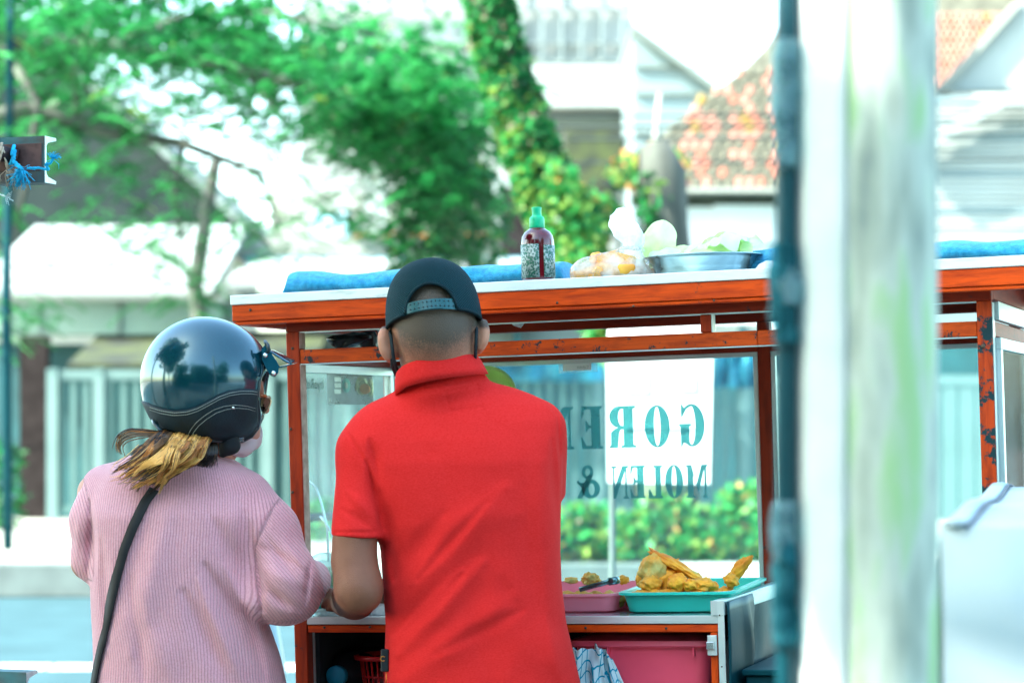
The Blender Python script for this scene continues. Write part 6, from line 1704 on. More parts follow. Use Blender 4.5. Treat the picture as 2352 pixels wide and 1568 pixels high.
# collar: ribbed band folded round the neck
cc = Vector(V3(1012, 874, 4.484)); ct = Matrix.Rotation(R(-14), 4, 'Y') @ Matrix.Rotation(R(10), 4, 'X')
vs = []; n = 56
prof = [(.012, -.024), (.0085, -.010), (.0045, .006), (.000, .0155), (-.003, .0175), (-.007, .0155), (-.009, .0), (-.004, -.022)]
for k in range(n):
    a = 2 * math.pi * k / n
    for rr_, z in prof:
        zz = z + .004 * math.sin(a * 2)
        q = Vector(((.080 + rr_) * math.cos(a), (.078 + rr_) * math.sin(a), zz + (.014 + (.027 if math.sin(a) < 0 else .020) * -math.sin(a))))
        vs.append(cc + ct.to_3x3() @ q - MO)
mpn = len(prof)
fs = [(k * mpn + i, ((k + 1) % n) * mpn + i, ((k + 1) % n) * mpn + (i + 1) % mpn, k * mpn + (i + 1) % mpn) for k in range(n) for i in range(mpn)]
obj('collar', vs, fs, redm, man, True)
# trousers and shoes
jean = mat('dark_trousers', (.02, .035, .06), .9, var=.3, scale=30)
T = Field((-.45, 4.30, .02), (.25, 4.80, .95), .009)
T.loft([(.70, hipx, 4.52, .165, .115), (.88, hipx, 4.52, .16, .11)], .03)
for s_ in (-1, 1): T.chain([(hipx + s_ * .085, 4.52, .78), (hipx + s_ * .097, 4.50, .46), (hipx + s_ * .105, 4.53, .10)], [.098, .076, .062], .03)
T.below(.06)
v, f = T.mesh(); v = smooth_mesh(v, f, 2); obj('trousers', rel(v, MO), f, jean, man, True)
shoe_m = mat('black_shoe', (.015, .015, .018), .5)
for s_ in (-1, 1):
    Q = Field((hipx + s_ * .10 - .09, 4.38, -.01), (hipx + s_ * .11 + .09, 4.80, .14), .006)
    Q.ball((hipx + s_ * .105, 4.52, .055), (.048, .07, .05), .02); Q.cone((hipx + s_ * .11, 4.58, .045), (hipx + s_ * .12, 4.68, .04), .044, .038, .02); Q.below(.0125)
    v, f = Q.mesh(); obj('shoe', rel(v, MO), f, shoe_m, man, True)
# cap worn backwards: mesh dome with an arch-shaped opening and strap
mesh_m = bpy.data.materials.new('cap_mesh'); mesh_m.use_nodes = True
N, L = mesh_m.node_tree.nodes, mesh_m.node_tree.links; b = N['Principled BSDF']
at = N.new('ShaderNodeAttribute'); at.attribute_name = 'uvw'; sep = N.new('ShaderNodeSeparateXYZ'); L.new(at.outputs['Vector'], sep.inputs[0])
def sinw(sock, fr):
    a_ = N.new('ShaderNodeMath'); a_.operation = 'MULTIPLY'; a_.inputs[1].default_value = fr; L.new(sock, a_.inputs[0])
    s_ = N.new('ShaderNodeMath'); s_.operation = 'SINE'; L.new(a_.outputs[0], s_.inputs[0]); return s_.outputs[0]
ml = N.new('ShaderNodeMath'); ml.operation = 'MULTIPLY'; L.new(sinw(sep.outputs[0], 6.283 * 104), ml.inputs[0]); L.new(sinw(sep.outputs[1], 6.283 * 50), ml.inputs[1])
mr = N.new('ShaderNodeMapRange'); mr.inputs[1].default_value = -.5; mr.inputs[2].default_value = .6; L.new(ml.outputs[0], mr.inputs[0])
mx = N.new('ShaderNodeMix'); mx.data_type = 'RGBA'; mx.inputs[6].default_value = (.001, .008, .012, 1); mx.inputs[7].default_value = (.001, .050, .064, 1); L.new(mr.outputs[0], mx.inputs[0]); L.new(mx.outputs[2], b.inputs['Base Color'])
b.inputs['Roughness'].default_value = .8; b.inputs['Specular IOR Level'].default_value = .15
bp = N.new('ShaderNodeBump'); bp.inputs['Strength'].default_value = .8; bp.inputs['Distance'].default_value = .002; L.new(ml.outputs[0], bp.inputs['Height']); L.new(bp.outputs[0], b.inputs['Normal'])
cap_c = Vector(V3(995, 722, 4.462)); cap_t = Matrix.Rotation(R(-6), 4, 'Y') @ Matrix.Rotation(R(-14), 4, 'X')
na, nb = 120, 44; vs = []; uvw = []; ARX, ARZ = .046, .050
for j in range(nb + 1):
    ph = (math.pi / 2) * (1 - j / nb) * 1.0
    for i in range(na):
        a = 2 * math.pi * i / na
        ce = max(0.0, math.cos(ph)) ** .80; z = .103 * math.sin(ph) ** .92 if ph > 0 else 0
        x = .0885 * ce * math.cos(a); y = .108 * ce * math.sin(a)
        x *= 1 + .012 * math.cos(2 * a); 
        seam = .0015 * math.exp(-((((a / (2 * math.pi) * 6 + .5) % 1) - .5) / .03) ** 2)
        vs.append(Vector((x * (1 + seam * 8), y, z - .022 * (1 - math.sin(ph)) ** 3)))
        uvw.append((i / na, j / nb, 0))
def in_arch(p): return p.y < 0 and (p.x / ARX) ** 2 + (max(0, p.z + .022) / ARZ) ** 2 < 1
fs = []
for j in range(nb):
    for i in range(na):
        q = (j * na + i, (j + 1) * na + i, (j + 1) * na + (i + 1) % na, j * na + (i + 1) % na)
        if sum(in_arch(vs[k]) for k in q) >= 3: continue
        fs.append(q)
# pull boundary of the opening onto a clean arch
edge = {}
for q in fs:
    for a_, b_ in zip(q, q[1:] + q[:1]): edge[(min(a_, b_), max(a_, b_))] = edge.get((min(a_, b_), max(a_, b_)), 0) + 1
bd = {k for e_, c_ in edge.items() if c_ == 1 for k in e_ if vs[k].y < -.03 and vs[k].z < .045 and abs(vs[k].x) < ARX * 1.35 and vs[k].z > -.0215}
for k in bd:
    p = vs[k]; r_ = math.sqrt((p.x / ARX) ** 2 + ((p.z + .022) / ARZ) ** 2)
    if .7 < r_ < 1.35: p.x /= r_; p.z = (p.z + .022) / r_ - .022
def capw(p): return cap_c + cap_t.to_3x3() @ p - MO
capo = obj('cap', [capw(p) for p in vs], fs, mesh_m, man, True)
at_ = capo.data.attributes.new('uvw', 'FLOAT_VECTOR', 'POINT'); at_.data.foreach_set('vector', [c for q in uvw for c in q])
md = capo.modifiers.new('thickness', 'SOLIDIFY'); md.thickness = .0022; md.offset = 0
dark_cloth = mat('cap_binding', (.001, .015, .020), .8, spec=.2, var=.2, scale=60, bump=.3, bscale=300)
def surf(x, z):   # point on the back of the cap shell
    cz = max(-.022, min(z, .10)); ce = math.sqrt(max(0, 1 - (max(0, cz) / .103) ** 2)) if cz > 0 else 1
    return Vector((x, -.108 * math.sqrt(max(.0, ce * ce - (x / .0895) ** 2)), z))
MB().tube([capw(surf(ARX * math.cos(R(a)) * 1.03, -.022 + ARZ * 1.03 * math.sin(R(a))) + Vector((0, -.0012, 0))) for a in range(2, 179, 8)], .0034, 8, flat=.8).build('opening_binding', dark_cloth, capo, True)
MB().tube([capw(Vector((.0895 * math.cos(R(a)), .108 * math.sin(R(a)), -.021))) for a in range(-58, 239, 6)], .0034, 8).build('sweat_band', dark_cloth, capo, True)
strap_m = mat('strap_plastic', (.006, .085, .10), .35, var=.05)
def strap(x0, x1, z0, h, dy, name='strap'):
    n_ = 14; P0 = []; 
    for i in range(n_ + 1):
        x = x0 + (x1 - x0) * i / n_; y = -.108 * math.sqrt(max(0, 1 - (x / .0895) ** 2)) - dy
        for zz_, yy_ in ((z0, 0), (z0 + h, 0), (z0 + h, .0018), (z0, .0018)): P0.append(capw(Vector((x, y + yy_, zz_))))
    fs_ = [(i * 4 + k, i * 4 + (k + 1) % 4, (i + 1) * 4 + (k + 1) % 4, (i + 1) * 4 + k) for i in range(n_) for k in range(4)] + [(3, 2, 1, 0), tuple(n_ * 4 + k for k in range(4))]
    return obj(name, P0, fs_, strap_m, capo, False)
strap(-.046, .050, -.0225, .0205, .0002); strap(-.046, .022, -.0215, .0190, .0024, 'strap_tab')
stud = MB()
for row in (0, 1):
    for k in range(11):
        x = -.038 + k * .0080; y = -.108 * math.sqrt(1 - (x / .0895) ** 2) - (.0026 if x < .022 else .0004)
        stud.tube([capw(Vector((x, y, -.0165 + row * .0095))), capw(Vector((x, y - .0014, -.0165 + row * .0095)))], .0014, 8)
stud.build('snap_studs', mat('stud', (.002, .02, .028), .4), capo, True)
MB().lathe([(.0088, 0), (.0085, .003), (.005, .0052), (.0005, .0058)], 20).build('top_button', dark_cloth, capo, True, Matrix.Translation(capw(Vector((0, 0, .1025)))) @ cap_t)
vs = []                                                       # peak at the front
for j in range(7):
    for i in range(17):
        a = R(35 + 110 * i / 16); t = j / 6; vs.append(capw(Vector(((.088 + .01 * t) * math.cos(a), .100 * math.sin(a) + .065 * t * math.sin(math.pi * i / 16) ** .6, -.012 - .014 * t + .010 * math.sin(math.pi * i / 16)))))
o = obj('peak', vs, [(j * 17 + i, j * 17 + i + 1, (j + 1) * 17 + i + 1, (j + 1) * 17 + i) for j in range(6) for i in range(16)], dark_cloth, capo, True)
md = o.modifiers.new('t', 'SOLIDIFY'); md.thickness = .003
# black face mask with ear loops
mk_m = mat('black_mask', (.008, .018, .024), .8)
lm = MB()
lm.tube([Vector(V3(x, y, Y)) - MO for x, y, Y in ((893, 752, 4.452), (898, 775, 4.430), (901, 800, 4.428), (904, 822, 4.432), (909, 842, 4.45), (918, 862, 4.49))], .0034, 8)
lm.build('ear_loop', mk_m, man, True); lm = MB()
lm.tube([Vector(V3(x, y, Y)) - MO for x, y, Y in ((1095, 742, 4.45), (1094, 765, 4.430), (1093, 790, 4.430), (1092, 815, 4.44), (1090, 845, 4.47))], .0032, 8)
lm.build('ear_loop', mk_m, man, True); lm = MB()
lm.tube([Vector(V3(x, y, Y)) - MO for x, y, Y in ((900, 826, 4.44), (903, 842, 4.47), (911, 858, 4.50), (926, 874, 4.53))], [.003, .005, .006, .006], 8)
lm.build('ear_loop', mk_m, man, True)
MKF = Field(HP(0, .085, -.03)[0:1] + (4.45, 1.22), (HP(0, 0, 0)[0] + .1, 4.62, 1.46), .005) if False else None
vs = []
for j in range(9):
    for i in range(15):
        a = R(-62 + 124 * i / 14); z = .0 - .105 * j / 8; bulge = .018 * math.cos(a) * math.sin(math.pi * j / 8) + .012
        vs.append(Vector(HP(.078 * math.sin(a), .030 + (.080 + bulge) * math.cos(a) - .012 * (j / 8), z)) - MO)
o = obj('mask', vs, [(j * 15 + i, j * 15 + i + 1, (j + 1) * 15 + i + 1, (j + 1) * 15 + i) for j in range(8) for i in range(14)], mk_m, man, True)
md = o.modifiers.new('t', 'SOLIDIFY'); md.thickness = .0015
# key strap at the waist
kt = MB(); a = Vector(V3(882, 1510, 4.44)) - MO
kt.box(a + Vector((-.006, -.003, -.026)), a + Vector((.009, .003, .017)), bev=.002); kt.build('key_strap', mat('black_leather', (.006, .012, .016), .5), man)
MB().tube([a + Vector((-.002 + .0045 * math.cos(R(t)), -.0038, -.001 + .0045 * math.sin(R(t)))) for t in range(40, 330, 30)], .0011, 6).build('key_emblem', mat('brass', (.6, .25, .05), .3, .9), man, True)
MB().tube([a + Vector((.004, 0, -.026)), a + Vector((.005, -.003, -.04)), a + Vector((.002, 0, -.052))], .0011, 6).build('key_ring', bpy.data.materials['brass'], man, True)

# ================================================================ the woman
YW = 4.60
wom = thing('person', 'person with black half helmet and dyed ponytail in a pink ribbed knit sweater', 'person', (W(420, 0, 4.62).x, 4.62, .0125))
WO = Vector(wom.location)
B = Field((-.92, 4.36, .0), (-.30, 5.10, 1.50), .0068)
wh = Vector(V3(492, 905, 4.63)); fa = R(-68)            # face points right and a little away
hm = Matrix.Rotation(fa, 4, 'Z') @ Matrix.Rotation(R(-6), 4, 'X')
def HW(x, y, z): return tuple(wh + hm.to_3x3() @ Vector((x, y, z)))
B.ball(HW(0, -.005, .03), (.072, .088, .085), .02, rot=hm)
B.ball(HW(0, .045, -.045), (.055, .050, .058), .03, rot=hm); B.ball(HW(0, .072, -.078), (.024, .026, .024), .03, rot=hm)
B.cone(HW(0, .088, .012), HW(0, .106, -.018), .009, .012, .012)
for s_ in (-1, 1):
    B.ball(HW(s_ * .028, .094, .014), (.013, .010, .009), .010, cut=True, rot=hm); B.ball(HW(s_ * .028, .084, .014), (.011, .011, .011), .004, rot=hm)
    B.cone(HW(s_ * .014, .088, .032), HW(s_ * .042, .078, .032), .006, .005, .012)
B.cone(HW(-.018, .090, -.045), HW(.018, .090, -.045), .005, .005, .008)
B.cone(V3(486, 980, 4.62), V3(462, 1075, 4.63), .048, .052, .03)
B.loft(tab_px([(1060, 330, 520, .05, 4.64), (1110, 250, 560, .08, 4.64), (1200, 245, 560, .09, 4.64), (1400, 250, 565, .11, 4.64), (1600, 250, 610, .12, 4.64), (1680, 250, 620, .12, 4.64)], 4.64), .03)
wx = W(430, 0, 4.64).x
for s_ in (-1, 1):
    B.chain([(wx + s_ * .09, 4.64, .78), (wx + s_ * .095, 4.62, .44), (wx + s_ * .095, 4.65, .09)], [.085, .052, .036], .03)
    B.cone((wx + s_ * .095, 4.63, .055), (wx + s_ * .11, 4.76, .042), .033, .024, .02)
B.chain([V3(560, 1130, 4.60), V3(668, 1345, 4.56), V3(715, 1340, 4.72), V3(722, 1330, 4.84)], [.045, .038, .032, .024], .02)
B.cone(V3(722, 1330, 4.84), V3(724, 1332, 4.90), .022, .020, .01)
for k in range(4): B.chain([V3(710 + 7 * k, 1326, 4.91), V3(708 + 7 * k, 1330, 4.945), V3(708 + 7 * k, 1342, 4.96)], [.0085, .008, .007], .005)
B.chain([V3(700, 1330, 4.88), V3(690, 1332, 4.91), V3(690, 1338, 4.93)], [.010, .009, .008], .006)
B.chain([V3(222, 1130, 4.62), V3(205, 1290, 4.60), V3(300, 1330, 4.85)], [.038, .032, .024], .02)
B.cone(V3(300, 1330, 4.85), V3(330, 1330, 4.90), .022, .020, .01)
for k in range(4): B.chain([V3(335, 1320 + 7 * k, 4.91), V3(352, 1322 + 7 * k, 4.93), V3(362, 1330 + 6 * k, 4.93)], [.0085, .008, .007], .005)
B.chain([V3(315, 1318, 4.89), V3(325, 1305, 4.92), V3(338, 1302, 4.93)], [.010, .009, .008], .006)
v, f = B.mesh(); v = smooth_mesh(v, f, 2, .4); obj('body', rel(v, WO), f, skin_wom, wom, True)
# ribbed knit sweater
knit = bpy.data.materials.new('pink_rib_knit'); knit.use_nodes = True
N, L = knit.node_tree.nodes, knit.node_tree.links; b = N['Principled BSDF']
at = N.new('ShaderNodeAttribute'); at.attribute_name = 'rib'
a_ = N.new('ShaderNodeMath'); a_.operation = 'MULTIPLY'; a_.inputs[1].default_value = 6.2832 / .0056; L.new(at.outputs['Fac'], a_.inputs[0])
s_ = N.new('ShaderNodeMath'); s_.operation = 'SINE'; L.new(a_.outputs[0], s_.inputs[0])
ab = N.new('ShaderNodeMapRange'); ab.inputs[1].default_value = -1; ab.inputs[2].default_value = -.1; L.new(s_.outputs[0], ab.inputs[0])
tc = N.new('ShaderNodeTexCoord'); nz = N.new('ShaderNodeTexNoise'); nz.inputs['Scale'].default_value = 320; nz.inputs['Detail'].default_value = 3; L.new(tc.outputs['Object'], nz.inputs['Vector'])
mx = N.new('ShaderNodeMix'); mx.data_type = 'RGBA'; mx.inputs[6].default_value = (.53, .23, .26, 1); mx.inputs[7].default_value = (.72, .35, .39, 1); L.new(ab.outputs[0], mx.inputs[0])  # darker groove colour paints in the shade between ribs
m2 = N.new('ShaderNodeMix'); m2.data_type = 'RGBA'; m2.blend_type = 'OVERLAY'; m2.inputs[0].default_value = .35; L.new(mx.outputs[2], m2.inputs[6]); L.new(nz.outputs[0], m2.inputs[7]); L.new(m2.outputs[2], b.inputs['Base Color'])
b.inputs['Roughness'].default_value = .95; b.inputs['Sheen Weight'].default_value = .35; b.inputs['Specular IOR Level'].default_value = .1
bp = N.new('ShaderNodeBump'); bp.inputs['Strength'].default_value = .7; bp.inputs['Distance'].default_value = .0016; L.new(ab.outputs[0], bp.inputs['Height'])
b2_ = N.new('ShaderNodeBump'); b2_.inputs['Strength'].default_value = .25; b2_.inputs['Distance'].default_value = .001; L.new(nz.outputs[0], b2_.inputs['Height']); L.new(bp.outputs[0], b2_.inputs['Normal']); L.new(b2_.outputs[0], b.inputs['Normal'])
S = Field((-.92, 4.38, .62), (-.34, 4.96, 1.29), .0048)
wt = tab_px([(1036, 372, 500, .045, 4.62), (1046, 290, 515, .065, 4.62), (1062, 262, 545, .085, 4.62), (1090, 228, 580, .105, 4.62), (1130, 206, 606, .12, 4.62), (1180, 203, 612, .13), (1250, 208, 600, .14), (1330, 211, 596, .145), (1400, 213, 602, .15),
             (1450, 216, 622, .152), (1510, 218, 643, .155), (1568, 212, 656, .158), (1690, 202, 674, .16)], YW)
S.loft(wt, .02, 2.4)
arm_r = [V3(566, 1152, 4.60), V3(614, 1222, 4.57), V3(655, 1345, 4.53), V3(700, 1345, 4.68)]; rr_r = [.054, .058, .066, .046]
S.chain(arm_r, rr_r, .03)
S.cone(V3(690, 1335, 4.66), V3(712, 1332, 4.73), .047, .043, .006)      # rolled cuff
S.ball(V3(650, 1370, 4.54), (.062, .055, .045), .03)
arm_l = [V3(238, 1118, 4.62), V3(212, 1195, 4.60), V3(208, 1285, 4.60), V3(285, 1325, 4.82)]; rr_l = [.042, .039, .032, .030]
S.chain(arm_l, rr_l, .03)
v, f = S.mesh(); v = smooth_mesh(v, f, 5, .5)
# rib coordinate from the nearest piece: down the back, along each sleeve
def seg(v, A, Bp, ra, rb):
    A = np.array(A); Bp = np.array(Bp); d = Bp - A; t = np.clip(((v - A) @ d) / (d @ d), 0, 1); c = A + t[:, None] * d
    q = v - c; dist = np.linalg.norm(q, axis=1) - (ra + (rb - ra) * t)
    u = np.cross(d / np.linalg.norm(d), [0, -1.0, .15]); u /= np.linalg.norm(u); w = np.cross(d / np.linalg.norm(d), u)
    return dist, np.arctan2(q @ u, q @ w) * (ra + rb) * .5
T_ = np.array(sorted(wt)); cx_ = np.interp(v[:, 2], T_[:, 0], T_[:, 1]); cy_ = np.interp(v[:, 2], T_[:, 0], T_[:, 2]); hw_ = np.interp(v[:, 2], T_[:, 0], T_[:, 3]); hd_ = np.interp(v[:, 2], T_[:, 0], T_[:, 4])
rho = ((np.abs(v[:, 0] - cx_) / hw_) ** 2.4 + (np.abs(v[:, 1] - cy_) / hd_) ** 2.4) ** (1 / 2.4)
best = (rho - 1) * np.minimum(hw_, hd_) ; rib = np.arctan2((v[:, 0] - cx_) / hw_, -(v[:, 1] - cy_) / hd_) * .178
rib = .5 * rib + .5 * (v[:, 0] - cx_) * .98
pxx, pyy = px_of(v)
rib = rib + .0035 * np.sin(pyy / 70 + pxx / 130) + np.array([.0022 * noise.noise(Vector(q) * 14) for q in v])
for arm, rr, bias in ((arm_r, rr_r, .012), (arm_l, rr_l, .010)):
    if arm is arm_r:
        sx_ = np.interp(pyy, [1080, 1125, 1155, 1210, 1260, 1330, 1400, 1425, 1440], [2000, 662, 632, 604, 583, 583, 598, 606, 2000])
        m = pxx > sx_; rib = np.where(m, (pxx * .80 - pyy * .60 - 22 * np.sin((pyy - 1250) / 150.)) / 1174, rib)
    else:
        sx_ = np.interp(pyy, [1050, 1100, 1150, 1330, 1345], [150, 192, 205, 214, 0]); m = pxx < sx_; rib = np.where(m, (pxx * .95 - pyy * .25) / 1174, rib)
v = folds(v, [(470, 1300, 600, 1540, 15, -.014), (515, 1300, 628, 1500, 11, .010), (420, 1360, 520, 1568, 17, -.010), (455, 1330, 560, 1568, 12, .008), (560, 1180, 600, 1400, 15, -.014), (592, 1400, 640, 1520, 8, -.008), (345, 1150, 262, 1440, 20, -.006), (385, 1180, 300, 1500, 22, .006),
              (232, 1240, 250, 1480, 10, -.008), (585, 1250, 700, 1310, 10, -.006), (590, 1300, 715, 1350, 12, .005), (590, 1350, 690, 1400, 9, -.006), (632, 1155, 584, 1258, 4.5, -.006), (583, 1262, 600, 1400, 6, -.012), (205, 1150, 216, 1320, 7, -.012), (430, 1080, 560, 1110, 26, .006), (340, 1430, 400, 1568, 26, .006), (520, 1130, 580, 1290, 22, .006), (610, 1230, 700, 1370, 7, -.006), (650, 1240, 722, 1330, 6, .005), (600, 1330, 660, 1400, 7, -.006), (715, 1275, 700, 1390, 4, -.008), (300, 1330, 330, 1560, 14, -.007), (480, 1180, 560, 1330, 14, -.006), (560, 1400, 610, 1560, 10, -.010), (205, 1200, 200, 1320, 5, -.008), (182, 1180, 178, 1280, 6, .004)], 4.62)
v[:, 1] -= (v[:, 1] < 4.6) * np.array([.004 * noise.noise(Vector(q) * 8) for q in v])
so = obj('sweater', rel(v, WO), f, knit, wom, True); attr(so, 'rib', rib)
# loose knit fuzz and ragged rib at the cuff
# bag strap across the back
stm = mat('black_strap', (.012, .011, .012), .7, var=.15, scale=40)
from mathutils.bvhtree import BVHTree
bvh = BVHTree.FromPolygons([Vector(p) for p in v], [tuple(int(i) for i in q) for q in f])
def on_back(px, py, lift=.0):
    o_ = Vector((0, 0, CAMZ)); d_ = (W(px, py, 4.6) - o_).normalized(); h_ = bvh.ray_cast(o_, d_)
    return (h_[0] + h_[1] * lift, h_[1]) if h_[0] else (W(px, py, 4.55), Vector((0, -1, 0)))
L_pts = [(346, 1120, 366, 1130), (325, 1150, 346, 1158), (298, 1202, 318, 1210), (277, 1260, 296, 1266), (262, 1320, 280, 1326), (250, 1380, 267, 1384), (240, 1440, 255, 1443), (229, 1490, 242, 1494), (221, 1530, 233, 1533), (215, 1570, 226, 1573), (208, 1620, 218, 1623)]
vs = []
from mathutils.geometry import interpolate_bezier
fine = []
for a, b_ in zip(L_pts, L_pts[1:]):
    for i in range(4): fine.append([p + (q - p) * i / 4 for p, q in zip(a, b_)])
fine.append(L_pts[-1])
for x0, y0, x1, y1 in fine:
    for x, y in ((x0, y0), ((x0 + x1) / 2, (y0 + y1) / 2), (x1, y1)):
        p, nn = on_back(x, y, .004); vs.append(p - WO)
o = obj('bag_strap', vs, [(j * 3 + i, j * 3 + i + 1, (j + 1) * 3 + i + 1, (j + 1) * 3 + i) for j in range(len(fine) - 1) for i in range(2)], stm, wom, True)
md = o.modifiers.new('t', 'SOLIDIFY'); md.thickness = .003
# trousers, shoes
T = Field((-.90, 4.44, .02), (-.35, 4.86, .84), .009)
T.loft([(.60, wx, 4.64, .165, .125), (.76, wx, 4.64, .165, .125)], .03)
for s_ in (-1, 1): T.chain([(wx + s_ * .09, 4.64, .70), (wx + s_ * .097, 4.62, .42), (wx + s_ * .10, 4.65, .10)], [.10, .072, .058], .03)
T.below(.06); v, f = T.mesh(); v = smooth_mesh(v, f, 2); obj('trousers', rel(v, WO), f, jean, wom, True)
for s_ in (-1, 1):
    Q = Field((wx + s_ * .10 - .09, 4.50, -.01), (wx + s_ * .11 + .09, 4.92, .14), .006)
    Q.ball((wx + s_ * .10, 4.64, .05), (.045, .065, .045), .02); Q.cone((wx + s_ * .105, 4.70, .042), (wx + s_ * .115, 4.79, .036), .040, .034, .02); Q.below(.0125)
    v, f = Q.mesh(); obj('shoe', rel(v, WO), f, shoe_m, wom, True)
# helmet
hel_m = bpy.data.materials.new('helmet_gloss'); hel_m.use_nodes = True
b = hel_m.node_tree.nodes['Principled BSDF']; b.inputs['Specular Tint'].default_value = (.62, .90, 1, 1); b.inputs['Coat Tint'].default_value = (.7, .92, 1, 1); b.inputs['Base Color'].default_value = (.002, .034, .045, 1); b.inputs['Roughness'].default_value = .09; b.inputs['IOR'].default_value = 1.72; b.inputs['Coat Weight'].default_value = .5; b.inputs['Coat Roughness'].default_value = .03
N, L = hel_m.node_tree.nodes, hel_m.node_tree.links
tc = N.new('ShaderNodeTexCoord'); nz = N.new('ShaderNodeTexNoise'); nz.inputs['Scale'].default_value = 12; nz.inputs['Detail'].default_value = 8; L.new(tc.outputs['Object'], nz.inputs['Vector'])
mr = N.new('ShaderNodeMapRange'); mr.inputs[3].default_value = .10; mr.inputs[4].default_value = .26; L.new(nz.outputs[0], mr.inputs[0]); L.new(mr.outputs[0], b.inputs['Roughness'])
leat = mat('helmet_leather', (.006, .018, .026), .55, var=.2, scale=40, bump=.5, bscale=420, spec=.35)
rimm = mat('helmet_rim', (.004, .022, .030), .3, coat=.4)
hcn = Vector(V3(468, 872, 4.60)); RX, RYY, RZ = .1235, .125, .1235
def sh_pt(px, py, k=1.0):
    """point of the helmet shell that shows at this place, on the side that faces the viewer"""
    Y = 4.55
    for _ in range(8):
        p = W(px, py, Y); x = (p.x - hcn.x) / (RX * (1.09 if p.x > hcn.x else 1)); z = (p.z - hcn.z) / (RZ if p.z > hcn.z else RZ * 1.14)
        Y = .5 * Y + .5 * (hcn.y - math.sqrt(max(0.0, 1 - x * x - z * z)) * RYY)
    return W(px, py, Y)
# front opening plane: everything right of the edge curve is open
def edge_x(z):   # world x of the face opening as a function of height
    py = HOR - (z - CAMZ) * FPX / 4.56
    ys = [728, 790, 835, 855, 875, 900, 930, 960, 985, 1005, 1020]; xs = [700, 640, 622, 606, 596, 592, 594, 598, 596, 580, 540]
    return (np.interp(py, ys, xs) + 1 - CX) * 4.535 / FPX
vs = []; nu, nv_ = 96, 56
zb_l = W(0, 988, 4.56).z; zb_r = W(0, 1016, 4.56).z
for j in range(nv_ + 1):
    for i in range(nu):
        a = 2 * math.pi * i / nu; t = j / nv_
        ph = math.pi / 2 - t * math.pi * .80
        x = math.cos(ph) * math.cos(a); y = math.cos(ph) * math.sin(a); z = math.sin(ph)
        vs.append(Vector((hcn.x + RX * x * (1.09 if x > 0 else 1), hcn.y + RYY * y, hcn.z + RZ * z * (1.14 if z < 0 else 1.0) * (1 if z > 0 else 1))))
def cutz(x): return zb_l + (zb_r - zb_l) * min(1, max(0, (x - W(360, 0, 4.56).x) / (W(560, 0, 4.56).x - W(360, 0, 4.56).x)))
bm = bmesh.new()
bv = [bm.verts.new(p) for p in vs]
for j in range(nv_):
    for i in range(nu):
        q = [bv[j * nu + i], bv[(j + 1) * nu + i], bv[(j + 1) * nu + (i + 1) % nu], bv[j * nu + (i + 1) % nu]]
        c = sum((p.co for p in q), Vector()) / 4
        if c.z < cutz(c.x): continue
        if c.x > edge_x(c.z) : continue
        try: bm.faces.new(q)
        except ValueError: pass
bmesh.ops.delete(bm, geom=[p for p in bm.verts if not p.link_faces], context='VERTS')
# snap the rim vertices onto the smooth edge curves
for p in bm.verts:
    if p.is_boundary:
        ex = edge_x(p.co.z); cz = cutz(p.co.x)
        if abs(p.co.x - ex) < .012 and p.co.z > cz + .004: p.co.x = ex
        elif p.co.z < cz + .012: p.co.z = cz
for p in bm.verts: p.co -= WO
me = bpy.data.meshes.new('helmet'); bm.to_mesh(me); bm.free()
hel = link('helmet', me, hel_m, wom, True)
md = hel.modifiers.new('t', 'SOLIDIFY'); md.thickness = .012; md.offset = -1
# rim roll along the face opening and the lower edge on the near side
rp = [(600, 838), (599, 856), (594, 872), (590, 900), (591, 930), (594, 958), (590, 982), (577, 1000), (556, 1011), (530, 1014), (490, 1010), (440, 1001), (400, 992), (368, 985)]
def near(px, py, k=1.0):
    p = sh_pt(px, py, k); return p - WO
MB().tube([near(x, y, 1.0) + Vector((0, .002 if x < 585 else .006, 0)) for x, y in rp], .0050, 8).build('rim', rimm, hel, True)
MB().tube([Vector((2 * hcn.x - 2 * WO.x * 1 - 0, 0, 0)) * 0 + Vector((near(x, y).x, 2 * (hcn.y - WO.y) - near(x, y).y, near(x, y).z)) for x, y in rp], .0050, 8).build('rim', rimm, hel, True)
# leather side cover bounded by the stitched wave
up = [(327, 921), (345, 930), (370, 938), (400, 943), (430, 941), (455, 933), (480, 920), (505, 906), (530, 897), (555, 893), (578, 893), (592, 895)]
lo_ = [(345, 958), (356, 972), (372, 984), (400, 991), (430, 998), (455, 1003), (480, 1007), (505, 1010), (530, 1012), (555, 1009), (575, 998), (592, 975)]
vs = []; nr = 10
def at_curve(c, t):
    k = t * (len(c) - 1); i = min(int(k), len(c) - 2); f_ = k - i; return (c[i][0] + (c[i + 1][0] - c[i][0]) * f_, c[i][1] + (c[i + 1][1] - c[i][1]) * f_)
nc = 48
for i in range(nc + 1):
    u_, l_ = at_curve(up, i / nc), at_curve(lo_, i / nc)
    for j in range(nr + 1):
        x = u_[0] + (l_[0] - u_[0]) * j / nr; y = u_[1] + (l_[1] - u_[1]) * j / nr
        vs.append(near(x, y, 1.0) + Vector((0, -.0035, 0)))
fs = [(i * (nr + 1) + j, i * (nr + 1) + j + 1, (i + 1) * (nr + 1) + j + 1, (i + 1) * (nr + 1) + j) for i in range(nc) for j in range(nr)]
for mirror in (0, 1):
    vv = [Vector((p.x, 2 * (hcn.y - WO.y) - p.y, p.z)) for p in vs] if mirror else vs
    o = obj('leather_cover', vv, fs, leat, hel, True); md = o.modifiers.new('t', 'SOLIDIFY'); md.thickness = .004; md.offset = 0
thr = mat('stitch_thread', (.42, .48, .44), .8)
st = MB()
